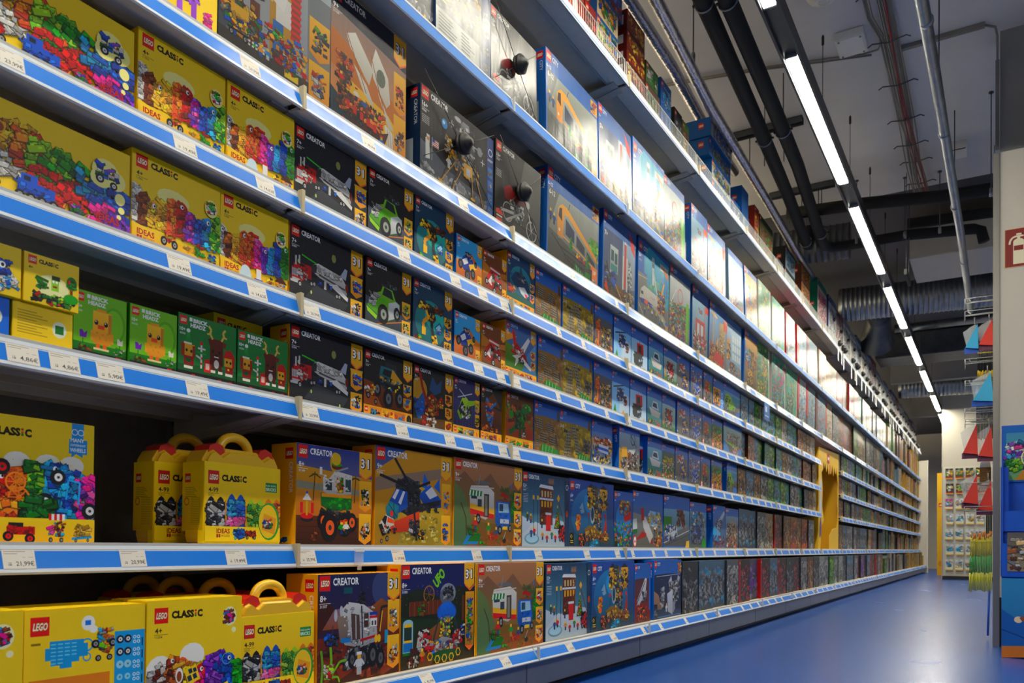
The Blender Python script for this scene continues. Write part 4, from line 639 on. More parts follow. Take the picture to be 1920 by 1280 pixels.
d_fire = mkcity(.18, '9ac4e0', '5a5a58', [pg([(.2, .2), (.8, .2), (.8, .56), (.2, .56)], 'b03018'), pg([(.3, .24), (.44, .24), (.44, .5), (.3, .5)], 'c8d4d8'), pg([(.52, .24), (.68, .24), (.68, .5), (.52, .5)], 'c8d4d8'), hp(.1, .1, .8, .25, RED_+WHT+BLK, 140, .6, 1.9, 4), ln([(.72, .2), (.78, .72), (.74, .8)], .03, 'c83018'), hp(.4, .66, .2, .06, RED_+BLK, 20, .5, 1.6, 5), lambda a: a.rect(a.w*.8, a.h*.72, a.w*.2, a.h*.2, 'e0642a')])
d_crane = mkcity(.14, '7ab0e0', '6a5a4a', [pg([(.55, .2), (.9, .2), (.9, .8), (.55, .76)], 'c8a878', 'a88458'), ln([(.2, .14), (.22, .84)], .03, 'f0b818'), ln([(.1, .84), (.42, .8)], .035, 'f0b818'), ln([(.34, .3), (.5, .5), (.44, .3)], .03, 'f0b818'), hp(.05, .06, .8, .3, RED_+ORG+YEL_+BLK, 240, .6, 2, 4), pg([(.3, .12), (.8, .08), (.84, .22), (.36, .28)], 'c83a18'), hp(.6, .3, .3, .4, TAN+WHT, 60, .6, 2, 6), lambda a: a.rect(a.w*.8, a.h*.68, a.w*.2, a.h*.26, 'e0642a')])
d_amb = mkcity(.0, 'a8ccea', '74746e', [pg([(.3, .3), (1, .26), (1, .84), (.34, .8)], 'b8d4e8', '8ab0cc'), pg([(.04, .3), (.22, .3), (.24, .64), (.06, .66)], 'e0a41c'), hp(.05, .3, .2, .3, YEL_+BLK, 40, .6, 1.8, 3), lambda a: [a.rect(a.w*(.4+.14*i), a.h*(.34+.15*j), a.w*.1, a.h*.11, 'e8f0f4') for i in range(4) for j in range(3)], hp(.25, .12, .4, .16, RED_+BLK+WHT, 90, .5, 1.7, 4), fg((.2, .06, 'e8e8e8'), (.7, .05, '2a5aa0'), (.85, .08, 'e06818')), lambda a: a.rect(0, a.h*.9, a.w, a.h*.1, '0066b2')])
d_excav = mkcity(.1, 'e0b060', '4a3c30', [hp(0, .4, 1, .3, ORG+BRN+GRN, 120, .8, 2.4, 3), pg([(.3, .16), (.7, .2), (.6, .4), (.36, .36)], 'f0b010'), hp(.3, .12, .4, .3, YEL_+BLK, 110, .6, 2, 4), ln([(.3, .5), (.44, .6), (.4, .36)], .04, '1a6ad0'), hp(.1, .5, .3, .2, CYN+WHT, 50, .6, 2, 6), lambda a: [a.rect(0, 0, 2.6, a.h, '0066b2'), a.logo(.3, a.h-4, 2.2)]])
def d_jungle(v):
    def f(a):
        pal = [['1a7a5a', '2a9a3c', '0c5a40', 'c8c020'], ['1a8a7a', '2aa08a', '0c5a50', '4ac0b0', 'e0609a'], ['1f9a8a', '0f6a6a', '48b898', '88a030']][v]
        sky(a, pal[0], pal[2]); a.bits(0, 4, a.w, a.h-6, pal, 260, .9, 3.4, 7+v, edge=False); a.bits(a.w*.1, a.h*.08, a.w*.6, a.h*.4, [YEL_+GRN, BRN+CYN+TAN, GRN+BLK+WHT][v], 160, .6, 2, 3+v); a.line(a.w*.6, 0, a.w*.86, a.h*.55, .5, 'e8e4d8'); a.bits(a.w*.5, a.h*.5, a.w*.3, a.h*.2, [YEL_, PNK, YEL_+GRN][v], 26, .8, 2, 5)
        a.rect(a.w-2.2, 0, 2.2, a.h, 'e4e2da'); a.rect(a.w-2.2, a.h*.8, 2.2, a.h*.12, 'c83a20' if v == 1 else 'd8d8d0')
    return f
def d_spine(c, c2, pal, word=None):
    def f(a):
        a.rect(0, 0, a.w, a.h, c2); a.bits(5, 2, a.w-6, a.h*.8, pal, 200, .8, 3, int(a.w), edge=False); a.bits(6, 2, a.w-8, a.h*.35, pal+BLK, 120, .5, 1.8, 9)
        a.rect(0, 0, a.w*.2, a.h, c); a.rect(0, 0, a.w*.2, a.h*.28, '1c1c1c')
        if word: a.text(word, a.w*.05, a.h*.34, a.w*.1, 'f0ece4', .02, a.h*.44, rot=math.pi/2)
    return f
def d_tracks(a):
    sky(a, '8e6e44', '664c2c'); a.bits(0, 1, a.w, 13, ['846440', '967450', '745636'], 40, 1.5, 4, 3, edge=False)
    def tie(x, y, n, w, h, sl=0):
        for i in range(n): a.line(x, y-i*h, x+w, y-i*h-sl, h*.62, '2c2a28'); a.line(x, y-i*h+h*.16, x+w, y-i*h-sl+h*.16, h*.28, 'a09c94')
        for q in (.05, .3, .55, .8, .97): a.line(x+w*q, y+h*.3-sl*q, x+w*q, y-h*(n-.4)-sl*q, .3, '55524c')
    tie(1.4, 13.6, 5, 5.8, .85, .3); tie(9.6, 12.8, 5, 5.2, .8, .3); tie(4.6, 8.4, 4, 5.6, .95, .2); tie(12.2, 8, 4, 5.4, .95, .3); tie(1, 5.6, 4, 3, .8, .1); a.pl([(17.4, 9), (18.4, 5), (20, 1)], 1.1, '4a4844')
    a.poly([(5.4, 3.6), (a.w-.6, 2.4), (a.w-.6, 0), (5, 0)], '14602c'); a.poly([(6.6, 4.6), (19.6, 2.9), (20.6, .4), (5.6, 1.2)], '1c7a38'); [a.line(7+i*2.6, 4, 6.6+i*2.6, 1.4, .3, '9ac8a0') for i in range(4)]; a.rect(0, 0, a.w, .5, '0066b2')
    city(a, 2.2, '5-12', 5.6); a.rect(a.w-2.6, a.h-6, 2.2, 4, '4a3a34')
def d_switch(a):
    sky(a, '94803c', '6a5a20'); a.bits(0, 1, a.w, 13, ['a08a34', 'b49c44', '8a7a28'], 44, 1.5, 4, 3, edge=False)
    for P in (((4.4, 1.4), (8, 12)), ((8.4, 1.6), (8.4, 12.2)), ((11, 14), (20, 3)), ((13, 14.2), (16, 3.4))):
        (x0, y0), (x1, y1) = P
        for i in range(9): t = i/8; x, y = x0+(x1-x0)*t, y0+(y1-y0)*t; a.line(x-1.6, y, x+1.8, y, .85, '2c2a28'); a.line(x-1.5, y+.15, x+1.7, y+.15, .3, 'a09c94')
        a.line(x0-.8, y0, x1-.8, y1, .35, '8a857c'); a.line(x0+.9, y0, x1+.9, y1, .35, '8a857c')
    a.rect(3.4, 11.2, 3.6, 1.2, '3a3834'); a.rect(14.6, 13.2, 2.6, 1, '3a3834'); a.bits(22, 5, 6, 5, ['3a3834', '5a5750', '77736a'], 60, .5, 1.6, 5)
    for x, y in ((2.8, 11.6), (15.4, 14.8), (5, 13.8)): a.rect(x, y, .5, 1, 'e8c020')
    a.poly([(17.4, 4.4), (a.w-.6, 2.6), (a.w-.6, 0), (16, 0)], '1c7a38', '14602c'); [a.line(18.6+i*2.4, 3.4, 17.8+i*2.4, .8, .3, '9ac8a0') for i in range(4)]; a.rect(0, 0, 17, .7, '0066b2')
    city(a, 2.3, '5-12', 5.2); a.rect(a.w-3, a.h-6, 2.4, 4.2, '4a3a34'); a.text('5-12', .7, a.h-7.6, 1.2, 'f4f4f2', .02)
d_mining = mkcity(.26, '40586c', '6a4a2a', [hp(0, .04, 1, .2, BRN+TAN, 60, .8, 2.2, 3), pg([(.3, .5), (.9, .62), (.9, .4), (.5, .34)], 'd0d0cc', '9a9a96'), hp(.4, .1, .5, .46, YEL_+BLK+GRY, 110, .5, 1.5, 4), ln([(.2, .12), (.24, .66)], .06, 'e07818'), hp(.1, .4, .2, .3, ORG, 30, .5, 1.3, 6), fg((.16, .1, 'e06818'), (.3, .06, 'e8c020'))], '5+')
d_heli = mkcity(.28, '78b4e4', 'a8d0ec', [pg([(.4, 0), (1, 0), (1, .5), (.5, .6)], 'c8dcec'), ln([(.08, .62), (.8, .76)], .03, '1a1c20'), pg([(.3, .6), (.6, .66), (.7, .42), (.5, .34), (.34, .46)], '1c4c9c'), hp(.3, .36, .36, .28, BLU+BLK+WHT, 60, .5, 1.4, 4), ln([(.6, .5), (.86, .34)], .04, '1c4c9c'), pg([(.04, 0), (.3, 0), (.18, .26)], '2a8a34'), pg([(.5, .0), (.8, .0), (.66, .18)], 'd8a020'), hp(.7, .3, .14, .2, RED_+BRN, 16, .4, 1.2, 3)], '5+')
d_dozer = mkcity(.28, '8cc0e8', 'c8dce8', [pg([(0, 0), (1, 0), (1, .3), (0, .4)], 'b8d4e8', 'd0e0ec'), pg([(.34, .66), (.74, .68), (.76, .42), (.36, .4)], 'd8381c', 'a8240f'), pg([(.42, .62), (.6, .63), (.62, .46), (.44, .46)], '1c2c34'), hp(.2, .14, .5, .28, BLK+['3a3c40'], 110, .5, 1.6, 4), pg([(.12, .34), (.5, .2), (.52, .08), (.2, .2)], '2a2c30'), ln([(.5, .66), (.52, .76)], .03, 'd8381c'), fg((.84, .06, 'e8c020'))], '5+')
d_boat = mkcity(.26, '90c0d8', '0f7a80', [pg([(0, 0), (1, 0), (1, .4), (0, .46)], '128a8c', '0a5a5c'), pg([(.14, .5), (.9, .44), (.84, .3), (.3, .3)], 'e8e6e0', 'c0beb8'), pg([(.3, .5), (.8, .48), (.7, .68), (.4, .68)], 'd8e0e4'), pg([(.36, .54), (.7, .52), (.64, .64), (.42, .64)], '1c3c4c'), ln([(.54, .68), (.56, .78)], .02, '8a8a8a'), hp(.1, .05, .4, .16, GRN+BLK+YEL_, 50, .4, 1.3, 4), hp(.6, .06, .3, .14, RED_+ORG, 24, .4, 1.2, 5)], '5+')
d_fireb = mkcity(.26, 'b8d0dc', '3c6a2a', [pg([(0, 0), (1, 0), (1, .2), (0, .26)], '4a7a2c', '2c4a1c'), pg([(.3, .5), (.7, .56), (.8, .36), (.4, .3)], 'c83018'), hp(.26, .22, .5, .42, RED_+BLK+WHT, 120, .5, 1.5, 4), wl(.34, .2, .1), wl(.66, .2, .1), ln([(.1, .2), (.12, .5)], .05, 'e07818'), fg((.5, .58, 'c83018'))], '5+')
d_race = mkcity(.2, '4a70b0', '6c6a66', [pg([(0, 0), (1, 0), (1, .66), (0, .74)], '7a7670', '55524e'), lambda a: [a.rect(.2+.9*(i % 3), .2+.9*i, .9, .9, 'e4e2dc' if i % 2 else '2a2a2a', ang=.3) for i in range(5)], pg([(.2, .74), (.54, .86), (.7, .66), (.4, .56)], 'c0281c'), hp(.2, .56, .4, .24, RED_+WHT, 50, .4, 1.4, 3), pg([(.4, .5), (.7, .58), (.9, .34), (.7, .12), (.4, .2)], '1c4ca8', '12347c'), pg([(.46, .46), (.66, .52), (.74, .36), (.54, .3)], 'f4c818'), wl(.42, .2, .09), wl(.8, .28, .09), hp(.44, .2, .4, .3, YEL_+BLU+BLK, 50, .4, 1.3, 6)], '5+')
d_raceb = mkcity(.22, '5a80b0', '5c5a58', [pg([(0, 0), (1, 0), (1, .5), (0, .4)], '6a6864', '45433f'), hp(.1, .5, .8, .3, BLU+CYN+RED_+WHT+ORG, 110, .4, 1.5, 4), pg([(.2, .4), (.6, .5), (.9, .3), (.6, .12), (.24, .18)], '1a5ac8', '103c8c'), hp(.2, .14, .6, .3, BLU+WHT, 60, .4, 1.4, 5), wl(.3, .16, .1), wl(.74, .2, .1)], '5+')
d_orange = mkcity(.24, '3c5c80', '6c6a60', [pg([(0, 0), (1, 0), (1, .3), (0, .34)], '7a7468', '4c4840'), hp(.2, .4, .5, .36, ORG, 60, .5, 1.7, 4), hp(.3, .14, .5, .26, BLK+GRY, 60, .5, 1.5, 5), pg([(.5, .7), (.9, .6), (.8, .4)], '4a8a34'), lambda a: [a.ell(2.4, 2.6, 1.6, 2.2, 'd02018'), a.ell(2.4, 2.6, 1.1, 1.6, 'f0f0ec'), a.text('4+', 1.6, 1.9, 1.3, 'c82018', .03)]], '4+')
d_backhoe = mkcity(.2, '2c5c38', '8a6a34', [hp(0, .3, 1, .5, GRN+['2c4a24'], 60, 1, 3, 3), pg([(0, 0), (1, 0), (1, .3), (0, .36)], 'c88a2c', '9a641c'), hp(.1, .14, .8, .4, YEL_+ORG, 110, .5, 1.8, 4), ln([(.7, .5), (.9, .6), (.86, .3)], .05, 'f0b818'), wl(.36, .2, .12), wl(.74, .18, .1), lambda a: [a.ell(2.4, 2.6, 1.6, 2.2, 'd02018'), a.ell(2.4, 2.6, 1.1, 1.6, 'f0f0ec'), a.text('4+', 1.6, 1.9, 1.3, 'c82018', .03)]], '4+')
d_yellowblue = mkcity(.3, 'f0b818', 'e8a818', [pg([(0, 0), (1, 0), (1, .16), (0, .2)], '1a70c8'), hp(.1, .16, .5, .5, YEL_+BLK+BRN, 90, .5, 1.7, 4), pg([(.66, 0), (1, 0), (1, .72), (.66, .72)], '3a90d8'), lambda a: [a.ring(a.w*.83, a.h*q, 1.5, .5, 'e8f0f8') for q in (.16, .36, .56)]], '5+')
d_greencar2 = mkcity(.24, '6aa8d8', '5a605c', [pg([(0, 0), (1, 0), (1, .46), (0, .3)], '66686a', '404244'), pg([(.04, .6), (.2, .7), (.4, .66), (.7, .4), (.66, .24), (.3, .2), (.06, .34)], '9cc41c', '6a9410'), pg([(.1, .58), (.24, .64), (.3, .44), (.1, .4)], '14202c'), wl(.2, .24, .13), wl(.58, .26, .1), hp(.06, .3, .4, .3, LIM+BLK, 50, .6, 2, 4), pg([(.5, .5), (1, .6), (1, .7), (.5, .7)], '3a8a9c'), fg((.8, .1, 'e8c020'), (.9, .2, '2a5aa0')), lambda a: a.rect(a.w-9, 0, 9, 5, '0066b2')], '5+')
d_gboat = mkcity(.16, 'a8b8a8', '2a88b8', [pg([(0, 0), (1, 0), (1, .3), (0, .4)], '1a7ab8', '1462a0'), pg([(.16, .36), (.7, .3), (.66, .12), (.34, .1)], '3a3c40'), pg([(.12, .44), (.72, .36), (.7, .28), (.2, .34)], '9cc41c'), hp(.2, .4, .6, .3, WHT+GRY+RED_+LIM, 150, .5, 1.9, 4), hp(.5, .1, .3, .2, ORG+WHT, 40, .5, 1.5, 5), hp(.6, .3, .4, .4, GRY+TAN, 60, .6, 2, 6)], '6+')
d_policesm = mkcity(.26, '3c6cb0', '8aa0b0', [pg([(0, .36), (1, .3), (1, .62), (0, .6)], 'c8a068'), hp(.1, .5, .8, .16, BRN+RED_+WHT, 50, .4, 1.5, 3), hp(.05, .08, .9, .4, BLU+WHT+YEL_+BLK, 150, .4, 1.6, 4), pg([(.3, .34), (.8, .3), (.8, .48), (.34, .5)], 'd8e0e8'), pg([(.32, .38), (.8, .36), (.8, .42), (.32, .44)], '1a5ab8'), lambda a: a.rect(0, 0, a.w, .9, '0066b2'), fg((.2, .06, 'e8e8e8'), (.5, .05, '2a5aa0'), (.8, .07, 'e8c020'))], '5+')
d_tilted = mkcity(.14, '8aa8c0', '7a6a48', [pg([(0, 0), (.5, 0), (.4, .44), (0, .5)], 'c89c38'), hp(.1, .06, .8, .4, GRY+WHT+BLK+BRN, 160, .5, 1.7, 4), lambda a: [a.ring(a.w*.66, a.h*.76, 2.6, .6, '1c1c20'), a.line(a.w*.5, a.h*.9, a.w*.84, a.h*.6, .5, '1c1c20')], pg([(.1, .3), (.4, .34), (.36, .56), (.14, .54)], 'f0b818'), pg([(.4, .5), (.8, .56), (.7, .42)], 'e4e4e0'), fg((.5, .16, 'c83018'), (.7, .12, 'e8e8e8'))], '5+')
d_knight = mkcity(.22, '3a4c5c', '5a6a3c', [hp(0, .04, 1, .56, WHT+GRY+GRN+YEL_+RED_, 190, .4, 1.5, 4), hp(.2, .5, .6, .14, YEL_+LIM, 40, .5, 1.7, 5), fg((.2, .1, 'c82018'), (.5, .06, 'e8c020'), (.76, .1, 'd8d8d8'))], '5+')
def d_burger(a):
    a.rect(0, 0, a.w, a.h, '2a3a80', 'e0a018'); a.rect(0, 19, a.w, a.h-19, '28387c', '5a5c80'); a.poly([(0, 21), (a.w, 19), (a.w, 8), (0, 8)], 'c89a28', 'c07818'); a.poly([(0, 17), (a.w, 15.4), (a.w, 14), (0, 15)], '8a8a78'); a.rect(0, 0, a.w, 8, '5a3018', '2c1810'); [a.line(0, i*1.7, a.w, i*1.6+.6, .1, '1c100a') for i in range(5)]
    for x, k in ((6, 1), (21.6, 1.2)):
        a.line(x, 12, x+.5, 19, .35, '5a3a18')
        for q in (-1.9, -1, 0, 1, 1.9): a.line(x+.5, 19, x+.5+q*k*1.1, 19.6-abs(q)*.8, .35, '4a4418')
    a.ell(14, 22.6, 2.0, 2.8, 'c8a050', 16, .3); a.ell(14.6, 21.6, 2.0, .9, '6a2a10', 12); a.ell(14.6, 22.1, 2.1, .5, '4a9a2c', 12); a.ell(14.3, 23.6, 1.9, 1.7, 'd8b868', 14)
    a.poly([(9.4, 18.4), (9.6, 14.6), (12.4, 13.6), (20.4, 14.4), (20.6, 19.6), (14, 20.4), (11.6, 18)], 'dedcd4', 'b8b6b0'); a.poly([(8.6, 14.4), (12.4, 13.2), (20.6, 13.8), (20.6, 10.2), (12.6, 9.4), (8.8, 10.8)], '157a3c', '0c4c24'); a.rect(9, 13.2, 11.4, .9, 'f0a818'); a.rect(10.4, 15, 2.4, 3, '2a3c40'); a.rect(14.6, 14.6, 2.6, 4.2, '8a5a1c'); a.bits(14.8, 14.8, 2.2, 3.6, RED_+YEL_+GRN, 18, .3, .9, 3); a.rect(18, 15, 2.2, 3.4, '30484c'); a.bits(9.6, 14.6, 10.6, 4.6, WHT, 30, .3, .9, 4, edge=False); a.bits(9.4, 10, 10.8, 3, GRN, 24, .4, 1.2, 8, edge=False); a.rect(8.2, 19, .9, 2, 'e8e8e4'); a.line(14, 20.2, 19, 21.6, .5, '9a9c9c')
    a.bits(9.4, 6, 11, 3.4, BLK, 70, .5, 1.6, 5)
    for x, y, r in ((9.6, 6.8, 2.6), (17.9, 5.8, 3.3), (12, 5, 3.9), (20.6, 6.6, 2.7)): a.wheel(x, y, r, 'e0701a', '121214', .8)
    a.fig(16.6, 3.2, 1.7, '2a8a3c', '1c2c5c', hat='c82018'); a.fig(18.4, 3.4, 1.7, 'e8e4dc', '2a2a2a', hat='c82018')
    a.ell(3.8, 7.2, 2.2, .9, '1c1c1e'); a.ell(3.8, 7.9, 2.2, .8, 'c82818'); a.rect(3.4, 8, .7, 3.8, 'c8a018'); a.poly([(2.2, 12), (5.4, 12), (3.8, 14)], 'e8e8e4'); a.rect(1.4, 8.6, 1, 2.8, 'c82818'); a.rect(5.2, 8.6, 1, 2.8, 'c82818'); a.ell(3.8, 14, .4, .4, '1a5ab8', 8); a.bits(5.4, 1.6, 2, 2, BRN, 12, .3, .9, 6)
    creator(a, 3.2, '8+', '31104'); pennants(a, 23.6, 5, .2, 18.6, 2, [WHT+BLK+ORG, WHT+BLK+GRN], 12); three(a, 23.5, 5.2)
def d_chopper(a):
    a.rect(0, 0, a.w, a.h, '28488c', '9a8a40'); a.poly([(0, 22), (14, a.h), (a.w, a.h), (a.w, 8), (0, 12)], 'c89a4c', 'b88a3c'); a.poly([(0, 20), (a.w, 26), (a.w, 23), (0, 16)], '8c7a6a'); a.ell(22, 9, 12, 10, 'd8b820', 20, c2='8a7a40'); a.bits(12, 1, 18, 9, ['b8a868', 'd8cc90', '8a7c48', '6a6040'], 120, .3, 1.5, 6, edge=False); a.poly([(0, 0), (10, 0), (14, 9), (0, 14)], 'b89434', '9a7824')
    a.poly([(20, 16), (26, 19.6), (32, 15), (32, 12.6), (24, 12)], '1c64c0', '103c80'); a.poly([(23.6, 17), (27, 19), (30, 16.4), (26, 15)], 'e0e4e8'); a.poly([(22, 18.6), (23, 23), (25, 20.6), (24.4, 18)], '1c64c0'); a.poly([(28, 19), (31, 22), (31.4, 17)], '1c64c0')
    a.poly([(9, 18.6), (14, 21.6), (19.6, 19.8), (21.6, 13), (16, 9), (10.4, 11)], '3a3e46', '202228'); a.bits(10.4, 11, 10, 9, BLK+['4a4e56', '2c3038'], 110, .5, 1.7, 5)
    a.poly([(16, 12.4), (31.4, 15), (31.4, 13.4), (17, 9.6)], '24262c'); a.bits(18, 11, 12, 2.6, BLK, 26, .4, 1.2, 6)
    a.poly([(15, 9.4), (20.6, 11), (20.8, 6.4), (14.6, 4.6), (7.4, 4.2), (7, 7)], 'd8601a', 'a8440e'); a.poly([(16, 6), (20.8, 7.6), (20.4, 4.4), (16.4, 3.2)], '3a3e46'); a.bits(16, 3.6, 4.4, 4.4, BLK+GRY, 34, .4, 1.3, 9)
    a.poly([(6.2, 13.4), (9.4, 17.4), (14.6, 16.6), (15, 12), (10, 9.8)], '1a5cb4', '12448c'); a.poly([(7.6, 14.6), (9.6, 17.2), (10.8, 17), (8.8, 14)], 'e8ecf0'); a.poly([(10.4, 13.2), (12.6, 16.8), (13.6, 16.6), (11.6, 12.6)], 'e8ecf0')
    a.poly([(4.6, 11.4), (6.4, 13.6), (10.6, 12.2), (10.2, 8.6), (5.8, 7.2)], '2a8a98', '1a4a58'); a.line(6, 12.6, 9.8, 8.9, .25, '0c1c20'); a.line(8.2, 13, 8.6, 8.2, .25, '0c1c20'); a.ell(7.4, 9.8, .8, .9, 'c84a1c', 8)
    a.poly([(1.8, 6.6), (4.6, 9.4), (8.4, 8.2), (8.6, 5.6), (4, 3.4)], 'dcdad4', 'b8b6b0'); a.poly([(3, 7.8), (4.4, 9.2), (5.4, 8.9), (4.6, 6)], '18181c'); a.poly([(5.6, 8.8), (8.4, 8), (8.4, 6.8), (5.4, 7.2)], 'e0681a'); a.poly([(1.6, 6.4), (3.4, 3), (5, 3.6), (3, 6.8)], '18181c'); a.bits(3, 4, 6, 2, WHT+BLK+ORG, 22, .3, 1.0, 7)
    for p in (((2, 21), (17, 17.6)), ((17, 17.6), (26, 20.4)), ((17, 17.6), (8.6, 26.4)), ((17, 17.6), (19.4, 2))): a.line(*p[0], *p[1], .85, '1c1d22')
    a.ell(16.8, 17.8, 1.7, 1.3, '26282e'); a.bits(20.4, 2.6, 3, 2.6, BLK+YEL_, 20, .4, 1, 8); a.wheel(5.4, 2.4, .9); a.wheel(3, 1.6, .7)
    creator(a, 3.6, '9+', '31096'); pennants(a, 32.2, 4.9, .2, 20.6, 2, [BLU+BLK+GRY, CYN+WHT+ORG], 22); three(a, 31.8, 5.4)
def d_camper(a):
    a.rect(0, 0, a.w, a.h, 'a87a60', '6a5a2c'); a.poly([(0, 22), (6, 25.6), (14, 21), (22, 26), (30, 20), (38, 24), (44, 20), (44, 12), (0, 14)], '7c5a4c', '7c6840'); a.poly([(0, 0), (11, 0), (10, 10), (6, 18), (0, 22)], '6a7850', '4c6a4c'); a.poly([(8, 0), (a.w, 0), (a.w, 9), (30, 8), (12, 9)], '6c5c1c', '8a4c14'); a.bits(30, 12, 12, 9, ['3c4a30', '4a5634', '5a5a38'], 50, 1.2, 3, 5, edge=False); a.bits(8, .4, 30, 4, ['7a5414', '9a6418', '5c5a1c'], 60, .4, 1.8, 6, edge=False)
    a.poly([(9, 19), (10, 21), (20.4, 21.6), (24.6, 19.4), (24.6, 12), (19, 9.6), (9.6, 11.6)], 'e0ded6', 'b8b4aa'); a.poly([(9.4, 15), (24.6, 13.4), (24.6, 10.8), (9.6, 12)], 'e8b818'); a.poly([(9.5, 13.2), (24.6, 11.6), (24.4, 10), (9.6, 11.4)], 'c83a18'); a.rect(10, 16.6, 3.6, 1.8, '28404c'); a.poly([(9, 19.6), (16.8, 19.4), (16.4, 17.6), (8.2, 17.4)], '1a8040'); [a.line(9.6+i*1.9, 19.4, 9.2+i*1.9, 17.6, .7, 'f0f0ec') for i in range(4)]
    a.rect(18, 10.6, 3.2, 8, '3a3a34'); a.rect(18.6, 11, 1.6, 7, '8a8478'); a.rect(14, 14, 2.6, 2.6, '34444c'); a.ell(17, 22.4, 5, .7, '6a6c6c'); a.line(14.6, 22, 15.6, 25, .5, '8a8c8c'); a.wheel(14.4, 9.8, 1.9, '9a9a98'); a.line(9.6, 20.4, 24.4, 20.9, .4, 'c8c4bc')
    a.poly([(26, 16.6), (34.6, 16.4), (35.8, 11), (35.2, 7), (27, 6), (25.2, 9.6)], '1a66b8', '124a88'); a.poly([(27.4, 16), (34, 15.8), (34.6, 12.6), (27.6, 12.4)], 'a8c8d8'); a.rect(28, 13, 2.6, 2.6, '28485c'); a.rect(28.6, 8.6, 6, 1.6, 'c8ccd0'); a.rect(30.2, 6.4, 3.4, 1.2, 'e8c828'); a.bits(26.4, 7, 8, 5, BLU, 16, .3, 1.0, 7, edge=False); a.wheel(28.4, 6.2, 1.7); a.wheel(35.4, 7, 1.4); a.rect(27, 16.6, 8, .6, '8a4a20'); a.poly([(28.4, 18.6), (34, 17.6), (34.6, 18.4), (30, 20)], 'b03a28')
    a.poly([(35.6, 9), (41, 9), (38.6, 21), (37.8, 21)], '14503c'); a.heap([(35.8, 12), (40.6, 12), (38.2, 20.6)], GRN, 1.2, (.5, 1.2), 5); a.ell(36.4, 22.4, .4, .9, '2a70c0', 8)
    a.poly([(5, 1), (9, 5), (16, 3.4), (14, 1)], '1a7ab8'); a.poly([(8, 2), (12, 5.6), (16.4, 4.4), (15, 2)], '2a6a2c'); a.pl([(7.4, 4), (7, 10), (4, 15)], .4, '4a2a14'); a.bits(8, 4.4, 5, 3, BRN+GRN, 26, .5, 1.5, 7)
    a.fig(12.6, 6, 2.0, 'c84a28', '3a4a5a'); a.fig(21, 4.4, 2.0, '2a8a4c', 'a88050'); a.fig(26, 3, 2.0, '3a4c6a', 'b83018'); a.bits(21.4, 3, 3, 2, RED_+ORG, 20, .4, 1.2, 8); a.ell(31.6, 2.4, 1.2, .9, '202020'); a.line(30.8, 3, 32.6, 5.6, .25, 'c8c8c8'); a.bits(15.6, .8, 3, 1, GRN, 10, .4, 1.2, 9)
    creator(a, 3.4, '9+', '31108'); pennants(a, 38.2, 5.2, .2, 20.4, 3, [WHT+GRY+RED_, WHT+RED_+GRY, RED_+WHT], 32); three(a, 38.2, 5.6)
